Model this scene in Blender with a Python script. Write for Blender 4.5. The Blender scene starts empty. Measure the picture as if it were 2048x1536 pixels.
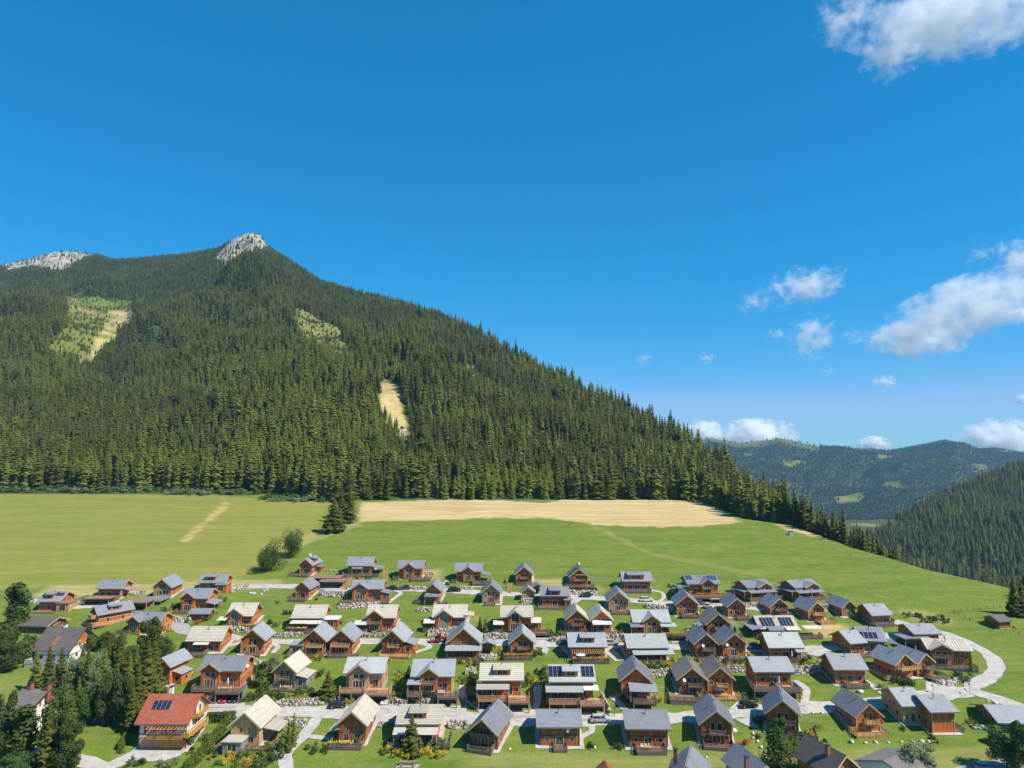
import bpy, math, random
import numpy as np
from mathutils import Vector, Matrix, Euler
R = math.radians
SC = bpy.context.scene
COL = SC.collection
rnd = random.Random(11)

# ---------------------------------------------------------------- camera, sky, sun, exposure
F = 1400.0                                  # focal length in pixels of the 2048 px wide frame
CAMZ = 70.0
PITCH = math.atan((890 - 768) / F)
cam_d = bpy.data.cameras.new('camera'); cam = bpy.data.objects.new('camera', cam_d); COL.objects.link(cam)
cam_d.sensor_width = 36; cam_d.lens = 36 * F / 2048; cam_d.clip_start = 1; cam_d.clip_end = 60000
cam.location = (0, 0, CAMZ); cam.rotation_euler = (R(90) + PITCH, 0, 0)
SC.camera = cam

SUN_AZ, SUN_EL = 76.0, 50.0                # azimuth: degrees from the view direction towards the right (108 = slightly behind the camera)
SUN_AZ = 115.0
world = bpy.data.worlds.new('World'); SC.world = world; world.use_nodes = True
wn = world.node_tree; wn.nodes.clear()
sky = wn.nodes.new('ShaderNodeTexSky'); sky.sky_type = 'NISHITA'; sky.sun_disc = False
sky.sun_elevation = R(SUN_EL); sky.sun_rotation = R(SUN_AZ)
sky.altitude = 1200; sky.air_density = 1.0; sky.dust_density = 0.0; sky.ozone_density = 6.0
hs = wn.nodes.new('ShaderNodeHueSaturation'); hs.inputs['Saturation'].default_value = 1.3; hs.inputs['Hue'].default_value = 0.49
hs.inputs['Value'].default_value = 0.95
bg = wn.nodes.new('ShaderNodeBackground'); bg.inputs['Strength'].default_value = 0.105
wo = wn.nodes.new('ShaderNodeOutputWorld')
wn.links.new(sky.outputs[0], hs.inputs['Color']); gm = wn.nodes.new('ShaderNodeMix'); gm.data_type = 'RGBA'; gm.blend_type = 'MULTIPLY'; gm.inputs[0].default_value = 1; gm.inputs[7].default_value = (.62, 1.12, 1.42, 1)
wn.links.new(hs.outputs[0], gm.inputs[6]); 
sx = wn.nodes.new('ShaderNodeSeparateColor'); cx_ = wn.nodes.new('ShaderNodeCombineColor'); wn.links.new(gm.outputs[2], sx.inputs[0])
for _i, (_a, _p) in enumerate(((1.1, 4.4), (.625, .63), (.775, .69))):      # tone of the photograph's sky
    _q = wn.nodes.new('ShaderNodeMath'); _q.operation = 'POWER'; _q.inputs[1].default_value = _p; _m = wn.nodes.new('ShaderNodeMath'); _m.operation = 'MULTIPLY'; _m.inputs[1].default_value = _a * .129 ** (_p - 1)
    if _i == 0: _c = wn.nodes.new('ShaderNodeMath'); _c.operation = 'MINIMUM'; _c.inputs[1].default_value = 2.2; wn.links.new(_m.outputs[0], _c.inputs[0]); wn.links.new(_c.outputs[0], cx_.inputs[0])
    wn.links.new(sx.outputs[max(_i, 1)], _q.inputs[0]); wn.links.new(_q.outputs[0], _m.inputs[0]); (wn.links.new(_m.outputs[0], cx_.inputs[_i]) if _i else None)
wn.links.new(cx_.outputs[0], bg.inputs[0]); wn.links.new(bg.outputs[0], wo.inputs[0])
sl = bpy.data.lights.new('sun', 'SUN'); sl.energy = 5.0; sl.angle = R(0.5); sl.color = (1, .92, .8)
sun = bpy.data.objects.new('sun', sl); COL.objects.link(sun)
sd = Vector((math.sin(R(SUN_AZ)) * math.cos(R(SUN_EL)), math.cos(R(SUN_AZ)) * math.cos(R(SUN_EL)), math.sin(R(SUN_EL))))
sun.rotation_euler = sd.to_track_quat('Z', 'Y').to_euler()
SC.view_settings.view_transform = 'Standard'; SC.view_settings.look = 'None'
SC.view_settings.exposure = 0.42; SC.view_settings.gamma = 1.0; SC.view_settings.use_curve_mapping = False
HAZE = 5.5e-5
SC.render.engine = 'CYCLES'
cy = SC.cycles
cy.max_bounces = 48; cy.diffuse_bounces = 3; cy.glossy_bounces = 2; cy.transmission_bounces = 3; cy.volume_bounces = 48; cy.transparent_max_bounces = 8
cy.use_denoising = True

# ---------------------------------------------------------------- materials
MATS = {}
class NT:
    def __init__(s, name, rough=.8, spec=.3):
        m = bpy.data.materials.new(name); m.use_nodes = True; s.m = m; s.t = m.node_tree
        s.b = s.t.nodes['Principled BSDF']; s.b.inputs['Roughness'].default_value = rough
        s.b.inputs['Specular IOR Level'].default_value = spec; MATS[name] = m
    def n(s, typ, **kw):
        x = s.t.nodes.new(typ)
        for k, v in kw.items():
            if k.startswith('i_'):
                x.inputs[k[2:].replace('_', ' ')].default_value = v
            else: setattr(x, k, v)
        return x
    def l(s, a, b): s.t.links.new(a, b)
    def coord(s, kind='Object', scale=(1, 1, 1)):
        tc = s.n('ShaderNodeTexCoord'); mp = s.n('ShaderNodeMapping'); mp.inputs['Scale'].default_value = scale
        s.l(tc.outputs[kind], mp.inputs['Vector']); return mp.outputs[0]
    def noise(s, vec, scale=1, detail=4, rough=.6):
        x = s.n('ShaderNodeTexNoise', i_Scale=scale, i_Detail=detail, i_Roughness=rough); s.l(vec, x.inputs['Vector']); return x.outputs['Fac']
    def ramp(s, fac, stops):
        r = s.n('ShaderNodeValToRGB'); e = r.color_ramp.elements
        while len(e) < len(stops): e.new(.5)
        for i, (p, c) in enumerate(stops):
            e[i].position = p; e[i].color = (*c, 1) if len(c) == 3 else c
        s.l(fac, r.inputs[0]); return r.outputs[0]
    def mix(s, fac, a, b, mode='MIX'):
        x = s.n('ShaderNodeMix'); x.data_type = 'RGBA'; x.blend_type = mode
        for v, idx in ((fac, 0), (a, 6), (b, 7)):
            if isinstance(v, (int, float)): x.inputs[idx].default_value = v
            elif isinstance(v, tuple): x.inputs[idx].default_value = (*v, 1)
            else: s.l(v, x.inputs[idx])
        return x.outputs[2]
    def bump(s, h, strength=.3, dist=.05):
        b = s.n('ShaderNodeBump', i_Strength=strength, i_Distance=dist); s.l(h, b.inputs['Height']); s.l(b.outputs[0], s.b.inputs['Normal'])
    def col(s, c):
        if isinstance(c, tuple): s.b.inputs['Base Color'].default_value = (*c, 1)
        else: s.l(c, s.b.inputs['Base Color'])
    def objrand(s): return s.n('ShaderNodeObjectInfo').outputs['Random']

def mat_wood(name, a, b, c, sc=3.2):
    t = NT(name, .75, .2); v = t.coord('Object', (sc, sc, .12)); f = t.noise(v, 1, 3, .7)
    col = t.ramp(f, [(.32, a), (.5, b), (.68, c)])
    v2 = t.coord('Object', (.35, .35, .5)); f2 = t.noise(v2, 1, 3, .6)
    col = t.mix(t.ramp(f2, [(.45, (0, 0, 0)), (.75, (.55, .55, .55))]), col, tuple(x * .55 for x in a))
    w = t.n('ShaderNodeTexWave', i_Scale=1.1, i_Distortion=0.0); w.wave_type = 'BANDS'; w.bands_direction = 'DIAGONAL'
    vv = t.coord('Object', (1, 1, 0)); t.l(vv, w.inputs['Vector'])
    col = t.mix(t.ramp(w.outputs['Fac'], [(.0, (.6, .6, .6)), (.12, (0, 0, 0))]), col, tuple(x * .35 for x in a))
    t.col(col); t.bump(f, .4, .03)
mat_wood('wood_orange', (.38, .09, .014), (.58, .158, .026), (.68, .24, .055))
mat_wood('wood_red', (.34, .075, .015), (.48, .125, .02), (.58, .18, .035))
mat_wood('wood_brown', (.24, .07, .018), (.4, .135, .032), (.52, .2, .06))
mat_wood('wood_pale', (.4, .22, .08), (.55, .33, .13), (.64, .43, .2))
mat_wood('wood_weathered', (.16, .11, .07), (.26, .19, .12), (.36, .27, .18))
mat_wood('wood_new', (.42, .22, .11), (.56, .31, .17), (.66, .4, .24))
mat_wood('wood_yellow', (.45, .2, .04), (.6, .3, .06), (.68, .38, .1))
def mat_roof(name, a, b, kind='tile'):
    t = NT(name, .55, .4); v = t.coord('Object')
    br = t.n('ShaderNodeTexBrick', i_Scale=1.0); br.offset = .5
    if kind == 'tile': br.inputs['Brick Width'].default_value = .5; br.inputs['Row Height'].default_value = .4
    elif kind == 'seam': br.inputs['Brick Width'].default_value = .75; br.inputs['Row Height'].default_value = 40.; br.offset = 0
    elif kind == 'course': br.inputs['Brick Width'].default_value = 60.; br.inputs['Row Height'].default_value = .62
    br.inputs['Mortar Size'].default_value = .03; br.inputs['Mortar Smooth'].default_value = .6
    br.inputs['Color1'].default_value = (*a, 1); br.inputs['Color2'].default_value = (*b, 1)
    br.inputs['Mortar'].default_value = (*tuple(x * .68 for x in a), 1)
    t.l(v, br.inputs['Vector'])
    n = t.noise(t.coord('Object', (.35, .9, 1)), 1, 5, .65)
    c = t.mix(t.ramp(n, [(.35, (0, 0, 0)), (.7, (.5, .5, .5))]), br.outputs['Color'], tuple(x * .6 for x in a))
    rv = t.n('ShaderNodeHueSaturation'); t.l(c, rv.inputs['Color'])
    mr = t.n('ShaderNodeMapRange'); mr.inputs['To Min'].default_value = .85; mr.inputs['To Max'].default_value = 1.12
    t.l(t.objrand(), mr.inputs[0]); t.l(mr.outputs[0], rv.inputs['Value'])
    t.col(rv.outputs[0]); t.bump(br.outputs['Fac'], -.5, .05)
mat_roof('roof_slate', (.24, .25, .275), (.275, .285, .31))
mat_roof('roof_slate_seam', (.23, .24, .265), (.26, .27, .295), 'seam')
mat_roof('roof_grey', (.31, .325, .34), (.35, .365, .375))
mat_roof('roof_light', (.4, .42, .39), (.46, .475, .44))
mat_roof('roof_beige', (.5, .455, .36), (.58, .53, .42), 'course')
mat_roof('roof_beige_seam', (.5, .455, .36), (.58, .53, .42), 'seam')
mat_roof('roof_stripe', (.26, .23, .2), (.34, .3, .26), 'seam')
mat_roof('roof_brown', (.13, .105, .095), (.16, .135, .12))
mat_roof('roof_red', (.34, .085, .045), (.42, .12, .065))
mat_roof('roof_old', (.2, .175, .15), (.27, .235, .2))
def mat_plain(name, c, rough=.8, var=.15, sc=2, spec=.3, metal=0):
    t = NT(name, rough, spec); n = t.noise(t.coord('Object'), sc, 5, .65)
    t.col(t.ramp(n, [(.3, tuple(x * (1 - var) for x in c)), (.7, tuple(min(1, x * (1 + var)) for x in c))])); t.b.inputs['Metallic'].default_value = metal
mat_plain('plaster_white', (.78, .76, .72), .9, .06)
mat_plain('plaster_cream', (.72, .68, .55), .9, .06)
mat_plain('plaster_pink', (.5, .25, .17), .9, .1)
mat_plain('concrete', (.42, .4, .37), .9, .15)
mat_plain('concrete_dark', (.2, .2, .2), .9, .15)
mat_plain('trim_pale', (.5, .36, .22), .7, .15)
mat_plain('trim_white', (.75, .74, .7), .6, .05)
mat_plain('trim_dark', (.06, .055, .05), .6, .1)
mat_plain('gutter', (.3, .31, .33), .4, .1, 2, .5, .6)
mat_plain('deck_grey', (.22, .155, .115), .8, .25, 3)
mat_plain('deck_brown', (.27, .17, .12), .8, .25, 3)
mat_plain('deck_new', (.52, .27, .16), .8, .2, 3)
mat_plain('fabric_beige', (.6, .55, .44), .9, .06)
mat_plain('fabric_white', (.78, .76, .72), .9, .05)
mat_plain('fabric_red', (.5, .04, .03), .9, .05)
mat_plain('fabric_blue', (.03, .08, .2), .9, .05)
mat_plain('fabric_green', (.1, .4, .2), .9, .05)
mat_plain('fabric_dark', (.05, .06, .08), .9, .05)
mat_plain('fabric_orange', (.6, .13, .02), .9, .05)
mat_plain('gold', (.8, .5, .12), .25, .05, 1, .5, 1)
mat_plain('metal_dark', (.08, .08, .085), .4, .1, 1, .5, .5)
mat_plain('metal_light', (.55, .55, .56), .35, .1, 1, .5, .6)
mat_plain('stone_white', (.6, .57, .52), .9, .2, 1.5)
mat_plain('brick_red', (.3, .1, .06), .9, .2)
mat_plain('bark', (.11, .08, .055), .95, .3, 4)
mat_plain('bark_pale', (.3, .27, .23), .95, .3, 4)
mat_plain('skin', (.5, .3, .2), .6, .05)
def mat_glass(name, c):
    t = NT(name, .08, .7); n = t.noise(t.coord('Object'), .8, 2); t.col(t.ramp(n, [(.35, tuple(x * .5 for x in c)), (.65, c)]))
mat_glass('glass', (.035, .045, .055)); mat_glass('glass_teal', (.05, .12, .13)); mat_glass('glass_curtain', (.3, .32, .31))
t = NT('solar', .15, .6); v = t.coord('Object'); br = t.n('ShaderNodeTexBrick', i_Scale=1.0); br.offset = 0
br.inputs['Brick Width'].default_value = .5; br.inputs['Row Height'].default_value = .5; br.inputs['Mortar Size'].default_value = .02
br.inputs['Color1'].default_value = (.012, .016, .035, 1); br.inputs['Color2'].default_value = (.015, .02, .045, 1); br.inputs['Mortar'].default_value = (.08, .09, .12, 1)
t.l(v, br.inputs['Vector']); t.col(br.outputs['Color'])
t = NT('solar_blue', .15, .6); t.col((.03, .06, .2))
for nm, c in dict(car_silver=(.5, .51, .52), car_white=(.75, .75, .75), car_black=(.02, .022, .028), car_red=(.45, .01, .015), car_blue=(.03, .1, .28), car_teal=(.02, .1, .13), car_grey=(.15, .16, .17), tractor_red=(.5, .03, .02), tractor_green=(.03, .2, .06)).items():
    t = NT(nm, .25, .6); t.col(c); t.b.inputs['Coat Weight'].default_value = .6
t = NT('tyre', .9); t.col((.02, .02, .02))
t = NT('lamp_red', .4); t.col((.4, .02, .02)); t = NT('lamp_white', .2); t.col((.7, .7, .68))
# rocks of the walls: each stone a shade of its own through a colour attribute
t = NT('boulder', .9); at = t.n('ShaderNodeAttribute', attribute_name='shade')
c = t.mix(at.outputs['Fac'], (.2, .16, .12), (.52, .47, .4)); n = t.noise(t.coord('Object'), 3, 4)
t.col(t.mix(t.ramp(n, [(.4, (0, 0, 0)), (.7, (.4, .4, .4))]), c, (.25, .2, .14))); t.bump(n, .5, .1)
# gravel
t = NT('gravel', .95); n = t.noise(t.coord('Object'), .5, 6, .7); n2 = t.noise(t.coord('Object'), 6, 3, .7)
c = t.ramp(n, [(.33, (.28, .255, .22)), (.5, (.41, .385, .345)), (.68, (.51, .48, .435))]); t.col(t.mix(.3, c, t.ramp(n2, [(.4, (.35, .33, .3)), (.6, (.62, .6, .56))])))
t = NT('asphalt', .95); n = t.noise(t.coord('Object'), .6, 6, .7); t.col(t.ramp(n, [(.35, (.28, .265, .26)), (.7, (.4, .385, .37))]))
t = NT('soil', .95); n = t.noise(t.coord('Object'), .8, 6, .7); t.col(t.ramp(n, [(.35, (.13, .17, .035)), (.5, (.2, .2, .06)), (.7, (.36, .27, .15))]))
def mat_leaf(name, cols, sat=1., nscale=.05):
    t = NT(name, .7, .15)
    g = t.n('ShaderNodeNewGeometry'); mp = t.n('ShaderNodeMapping'); t.l(g.outputs['Position'], mp.inputs[0])
    n = t.noise(mp.outputs[0], nscale, 3, .6)
    n2 = t.noise(mp.outputs[0], 1.3, 3, .7)
    a = t.n('ShaderNodeMath', operation='ADD'); b = t.n('ShaderNodeMath', operation='MULTIPLY'); b.inputs[1].default_value = .45
    t.l(t.objrand(), b.inputs[0]); t.l(b.outputs[0], a.inputs[0]); m2 = t.n('ShaderNodeMath', operation='MULTIPLY'); m2.inputs[1].default_value = .55; t.l(n, m2.inputs[0]); t.l(m2.outputs[0], a.inputs[1])
    c = t.ramp(a.outputs[0], [(.2, cols[0]), (.45, cols[1]), (.72, cols[2])])
    c = t.mix(t.ramp(n2, [(.35, (0, 0, 0)), (.7, (.6, .6, .6))]), c, cols[2])
    t.col(c)
    tr = t.n('ShaderNodeBsdfTranslucent'); t.l(c, tr.inputs['Color']); mx = t.n('ShaderNodeMixShader'); mx.inputs[0].default_value = .25
    out = t.t.nodes['Material Output']; t.l(t.b.outputs[0], mx.inputs[1]); t.l(tr.outputs[0], mx.inputs[2]); t.l(mx.outputs[0], out.inputs['Surface'])
mat_leaf('needle', [(.06, .068, .014), (.09, .1, .017), (.118, .13, .021)])
mat_leaf('needle_light', [(.1, .13, .018), (.14, .172, .023), (.18, .205, .03)])
mat_leaf('needle_hazed', [(.012, .035, .032), (.02, .048, .036), (.038, .068, .036)])  # distance haze is painted in: needle colours made darker and bluer for the far range
mat_leaf('leaf_dark', [(.045, .07, .02), (.065, .1, .024), (.095, .14, .032)])
mat_leaf('leaf', [(.05, .09, .02), (.08, .14, .03), (.12, .19, .045)])
mat_leaf('leaf_pale', [(.12, .17, .07), (.17, .23, .1), (.23, .29, .13)])
mat_leaf('leaf_hedge', [(.09, .13, .02), (.12, .17, .025), (.16, .21, .035)])
mat_leaf('leaf_yellow', [(.3, .3, .03), (.5, .4, .03), (.62, .42, .03)], nscale=.8)
mat_leaf('leaf_orange', [(.4, .16, .03), (.5, .18, .05), (.45, .1, .05)], nscale=.8)
mat_leaf('blossom_mixed', [(.65, .2, .1), (.7, .45, .03), (.7, .5, .06)], nscale=2.)
mat_leaf('blossom_purple', [(.25, .08, .4), (.35, .12, .5), (.2, .2, .1)], nscale=2.)

# ---------------------------------------------------------------- objects
TAGS = {}
def tag(o, label=None, cat=None, group=None, kind=None):
    if label: o['label'] = label
    if cat: o['category'] = cat
    if group: o['group'] = group
    if kind: o['kind'] = kind
    return o
def empty(name, loc, rz=0, label=None, cat=None, group=None):
    o = bpy.data.objects.new(name, None); COL.objects.link(o); o.empty_display_size = .5
    o.location = loc; o.rotation_euler = (0, 0, rz); return tag(o, label, cat, group)
def put(name, me, parent=None, M=None):
    o = bpy.data.objects.new(name, me); COL.objects.link(o)
    if parent is not None: o.parent = parent
    if M is not None: o.matrix_local = M
    return o
class MB:
    def __init__(s): s.v = []; s.f = []; s.mi = []; s.mats = []
    def mid(s, m):
        if m not in s.mats: s.mats.append(m)
        return s.mats.index(m)
    def poly(s, vs, fs, m='trim_pale'):
        b = len(s.v); s.v += [tuple(p) for p in vs]; k = s.mid(m)
        for f in fs: s.f.append([b + i for i in f]); s.mi.append(k)
    def box(s, x0, x1, y0, y1, z0, z1, m='trim_pale', M=None):
        vs = [Vector((x, y, z)) for z in (z0, z1) for y in (y0, y1) for x in (x0, x1)]
        if M: vs = [M @ v for v in vs]
        s.poly(vs, [(0, 2, 3, 1), (4, 5, 7, 6), (0, 1, 5, 4), (2, 6, 7, 3), (0, 4, 6, 2), (1, 3, 7, 5)], m)
    def prism(s, pts, axis, a0, a1, m='trim_pale'):      # pts: 2-D outline, extruded along axis
        n = len(pts); vs = []
        for a in (a0, a1):
            for p in pts:
                vs.append((a, p[0], p[1]) if axis == 'x' else ((p[0], a, p[1]) if axis == 'y' else (p[0], p[1], a)))
        s.poly(vs, [tuple(range(n))[::-1], tuple(range(n, 2 * n))] + [(i, (i + 1) % n, n + (i + 1) % n, n + i) for i in range(n)], m)
    def bar(s, a, b, w=.1, m='trim_pale'):
        a = Vector(a); b = Vector(b); d = b - a; L = d.length
        if L < 1e-4: return
        M = Matrix.Translation(a) @ d.to_track_quat('Z', 'Y').to_matrix().to_4x4()
        s.box(-w / 2, w / 2, -w / 2, w / 2, 0, L, m, M)
    def cyl(s, x, y, z0, z1, r0, r1, n=8, m='trim_pale', M=None):
        vs = [Vector((x + r * math.cos(6.2832 * i / n), y + r * math.sin(6.2832 * i / n), z)) for r, z in ((r0, z0), (r1, z1)) for i in range(n)]
        if M: vs = [M @ v for v in vs]
        s.poly(vs, [(i, (i + 1) % n, n + (i + 1) % n, n + i) for i in range(n)] + [tuple(range(n))[::-1], tuple(range(n, 2 * n))], m)
    def lathe(s, prof, n=10, m='trim_pale', c=(0, 0)):
        b = [(c[0] + r * math.cos(6.2832 * i / n), c[1] + r * math.sin(6.2832 * i / n), z) for r, z in prof for i in range(n)]
        s.poly(b, [(k * n + i, k * n + (i + 1) % n, (k + 1) * n + (i + 1) % n, (k + 1) * n + i) for k in range(len(prof) - 1) for i in range(n)], m)
    def mesh(s, name='mesh', smooth=False):
        me = bpy.data.meshes.new(name); me.from_pydata(s.v, [], s.f)
        for m in s.mats: me.materials.append(MATS[m])
        if len(s.mats) > 1: me.polygons.foreach_set('material_index', s.mi)
        if smooth: me.polygons.foreach_set('use_smooth', [True] * len(s.f))
        me.update(); return me
    def build(s, name, parent=None, M=None, smooth=False): return put(name, s.mesh(name, smooth), parent, M)
def np_mesh(name, V, T, mat, smooth=False):
    me = bpy.data.meshes.new(name); k = T.shape[1]
    me.vertices.add(len(V)); me.vertices.foreach_set('co', np.asarray(V, np.float32).ravel())
    me.loops.add(T.size); me.loops.foreach_set('vertex_index', T.astype(np.int32).ravel())
    me.polygons.add(len(T)); me.polygons.foreach_set('loop_start', np.arange(0, T.size, k, dtype=np.int32))
    me.polygons.foreach_set('loop_total', np.full(len(T), k, dtype=np.int32))
    if smooth: me.polygons.foreach_set('use_smooth', np.ones(len(T), dtype=bool))
    me.update(calc_edges=True); me.materials.append(MATS[mat]); return me

# ---------------------------------------------------------------- terrain
cP, sP = math.cos(PITCH), math.sin(PITCH)
def s_of(y):                      # pixel row -> z/Y slope of the ray
    q = -(np.asarray(y, float) - 768) / F
    return (q * cP + sP) / (cP - q * sP)
def u_of(x, y):
    s = s_of(y); return (np.asarray(x, float) - 1024) / F * (cP + s * sP)
def pix(X, Y, Z):
    s = (Z - CAMZ) / Y; d = cP + s * sP
    return 1024 + F * (X / Y) / d, 768 - F * (s * cP - sP) / d
_rt = np.array([(-900, 700, 2200), (-600, 600, 2300), (0, 534, 2350), (40, 526, 2350), (90, 512, 2350), (130, 503, 2350), (190, 512, 2300), (230, 524, 2250), (300, 519, 2150), (350, 515, 2100), (400, 508, 2050),
    (440, 500, 2020), (465, 480, 2000), (500, 470, 2000), (522, 474, 1980), (535, 497, 1950), (560, 514, 1870), (640, 568, 1660), (700, 588, 1560), (800, 613, 1400), (880, 637, 1300),
    (960, 682, 1150), (1050, 728, 1050), (1150, 783, 930), (1250, 830, 830), (1320, 868, 760), (1400, 918, 670), (1480, 985, 540), (1540, 1028, 440), (1584, 1052, 350), (1700, 1095, 300), (1850, 1140, 270), (2048, 1185, 243), (2300, 1230, 222), (2800, 1290, 200)], float)
MY = np.array([-50, 60, 120, 150, 165, 203, 237, 260, 300, 350, 400, 440, 520]); MZ = CAMZ + np.array([-76, -72, -67, -65, -62.9, -57.6, -52.8, -49.6, -45, -40.5, -36, -32.5, -26.])
def meadow(Y):                    # smoothed profile
    return (np.interp(Y - 7, MY, MZ) + np.interp(Y, MY, MZ) * 2 + np.interp(Y + 7, MY, MZ)) / 4
for _r in _rt:                    # on the right the crest is the edge of the meadow itself
    if _r[0] >= 1584:
        _y = np.arange(150, 460, .5); _r[2] = _y[np.argmax(CAMZ + s_of(_r[1]) * _y < meadow(_y))] if (CAMZ + s_of(_r[1]) * _y < meadow(_y)).any() else _r[2]
RU = u_of(_rt[:, 0], _rt[:, 1]); RY = _rt[:, 2]; RZ = CAMZ + s_of(_rt[:, 1]) * RY
print('CREST', RY[-6:])
TU = np.concatenate([[-2, -.75, -.35, -.27, -.2, 0, .2, .27, .326], RU[-6:]]); TY = np.concatenate([[455, 452, 448, 418, 426, 430, 430, 428, 372], RY[-6:]])
_m2 = np.array([(1500, 1200, 1200), (1640, 1120, 1250), (1700, 1082, 1300), (1750, 1052, 1350), (1850, 1003, 1450), (1950, 957, 1550), (2048, 922, 1650), (2300, 850, 1800), (2800, 800, 1900)], float)
M2U = u_of(_m2[:, 0], _m2[:, 1]); M2Y = _m2[:, 2]; M2Z = CAMZ + s_of(_m2[:, 1] + 8) * M2Y
_fr = np.array([(1000, 900), (1380, 884), (1420, 872), (1450, 878), (1480, 884), (1530, 880), (1560, 874), (1590, 880), (1640, 890), (1700, 896), (1780, 900), (1850, 889), (1890, 880), (1920, 888), (1950, 899), (1990, 896), (2048, 903), (2300, 890), (2700, 880)], float)
FU = u_of(_fr[:, 0], _fr[:, 1]); FY = 4600.; FZ = CAMZ + s_of(_fr[:, 1] + 2) * FY
FLOOR = CAMZ - 265.
def wob(X, Y, L, sd=0):
    a = X / L; b = Y / L
    return (np.sin(a * 1.9 + 1.3 * np.sin(b * 1.1 + sd) + sd) + np.sin(b * 2.3 + 1.7 * np.sin(a * .9 + 2 * sd) + 2.1 * sd) + .5 * np.sin(a * 4.1 + b * 3.3 + sd) + .5 * np.sin(a * 3.1 - b * 4.7 + 3 * sd)) / 3
def sstep(a, b, x):
    t = np.clip((x - a) / (b - a), 0, 1); return t * t * (3 - 2 * t)
def H(X, Y):
    X = np.asarray(X, float); Y = np.asarray(Y, float); u = X / np.maximum(Y, 1)
    Yr = np.interp(u, RU, RY); Zr = np.interp(u, RU, RZ); Yt = np.minimum(np.interp(u, TU, TY), Yr - .5)
    zt = meadow(Yt); z0 = meadow(Y) + .25 * wob(X, Y, 9.) * sstep(100, 180, Y) + .6 * wob(X, Y, 40., 1)
    t = np.clip((Y - Yt) / (Yr - Yt), 0, 1); span = np.maximum(Yr - Yt, 0)
    bell = 4 * t * (1 - t)
    z1 = zt + (Zr - zt) * t ** 1.12 + bell * np.minimum(span, 900) * (.05 * wob(X + .3 * Y, Y * .5, 150., 2) + .02 * wob(X, Y, 45., 5))
    q = np.maximum(Y - Yr, 0); drop = .46 * (np.sqrt(q * q + 36) - 6)
    z2 = np.maximum(Zr - drop, FLOOR + 6 * wob(X, Y, 130., 3))
    z = np.where(Y < Yt, z0, np.where(Y < Yr, z1, z2))
    my = np.interp(u, M2U, M2Y); mz = np.interp(u, M2U, M2Z)
    t2 = np.clip((Y - 650) / (my - 650), 0, 1)
    zb = FLOOR + (mz - FLOOR) * t2 ** 1.1 + 4 * t2 * (1 - t2) * 26 * wob(X, Y, 120., 7)
    zb = np.where(Y > my, np.maximum(mz - .5 * (Y - my), FLOOR - 60), zb); zb = np.where(u > M2U[0] - .02, zb, FLOOR)
    z = np.where(Y > Yr, np.maximum(z, zb), z)
    t3 = np.clip((Y - 2500) / (FY - 2500), 0, 1); fz = np.interp(u, FU, FZ)
    lo = FLOOR - 60
    zf = lo + (fz - lo) * t3 ** .9 + 4 * t3 * (1 - t3) * (85 * wob(X, Y * .6, 330., 4) + 45 * wob(X, Y, 110., 6))
    zf = np.where(Y > FY, fz - .4 * (Y - FY), zf)
    z = np.where((Y > 2450) & (Y > Yr), np.maximum(z, zf), z)
    return z
def hz(X, Y): return float(H(X, Y))
def ray(x, y):
    s = float(s_of(y)); return float(u_of(x, y)), s
def at(x, y, lift=0., fwd=0.):
    """ground point seen at pixel (x, y); with lift/fwd: the point standing 'lift' above the ground 'fwd' metres in front of it"""
    u, s = ray(x, y); Ys = np.concatenate([np.arange(100, 480, 1.), np.arange(480, 5200, 4.)])
    g = CAMZ + s * Ys - (H(u * Ys, Ys - fwd) + lift); k = np.argmax(g < 0)
    a, b = Ys[max(k - 1, 0)], Ys[k]
    for _ in range(14):
        m = (a + b) / 2
        if CAMZ + s * m - (hz(u * m, m - fwd) + lift) < 0: b = m
        else: a = m
    return Vector((u * b, b, CAMZ + s * b))
def inpoly(px, py, poly):
    r = np.zeros(px.shape, bool); n = len(poly)
    for i in range(n):
        x1, y1 = poly[i]; x2, y2 = poly[(i + 1) % n]
        c = ((y1 > py) != (y2 > py)) & (px < (x2 - x1) * (py - y1) / (y2 - y1 + 1e-9) + x1); r ^= c
    return r
TANFIELD = [(722, 1005), (900, 999), (1030, 1002), (1080, 1007), (1130, 999), (1300, 996), (1395, 1001), (1430, 1018), (1484, 1045), (1400, 1052), (1330, 1055), (1200, 1050), (1100, 1037), (1000, 1036), (850, 1040), (716, 1043)]
CLEAR = {'c1': [(150, 588), (215, 592), (272, 602), (268, 645), (235, 680), (215, 700), (182, 742), (110, 722), (95, 700), (130, 645), (133, 600)],
         'c1tan': [(135, 612), (215, 622), (272, 622), (245, 665), (205, 700), (188, 742), (150, 738), (186, 690), (216, 640), (140, 625)],
         'c2': [(580, 610), (640, 636), (675, 660), (722, 714), (680, 722), (630, 708), (595, 668)],
         'c3': [(756, 764), (796, 760), (800, 800), (820, 868), (792, 876), (776, 835), (759, 800)],
         'c5': [(850, 733), (945, 728), (985, 765), (1022, 812), (1005, 812), (960, 775), (900, 750)]}
ROCKS = [[(428, 522), (440, 505), (468, 476), (500, 466), (525, 470), (536, 500), (505, 508), (480, 520), (455, 540)],
         [(-10, 532), (60, 520), (105, 500), (150, 494), (200, 512), (165, 520), (128, 546), (60, 536), (20, 545)]]
YELLOW = [(-400, 985), (380, 988), (520, 998), (660, 1005), (640, 1050), (620, 1080), (560, 1120), (500, 1150), (440, 1160), (300, 1165), (0, 1180), (-400, 1200)]
GREENBAND = [(0, 1000), (300, 995), (455, 1000), (360, 1085), (260, 1110), (0, 1140)]
def jit(px, py, X, Y):
    return px + 7 * wob(X, Y, 26., 11) + 5 * wob(X, Y, 9., 12), py + 7 * wob(X, Y, 30., 13) + 4 * wob(X, Y, 8., 14)
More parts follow.
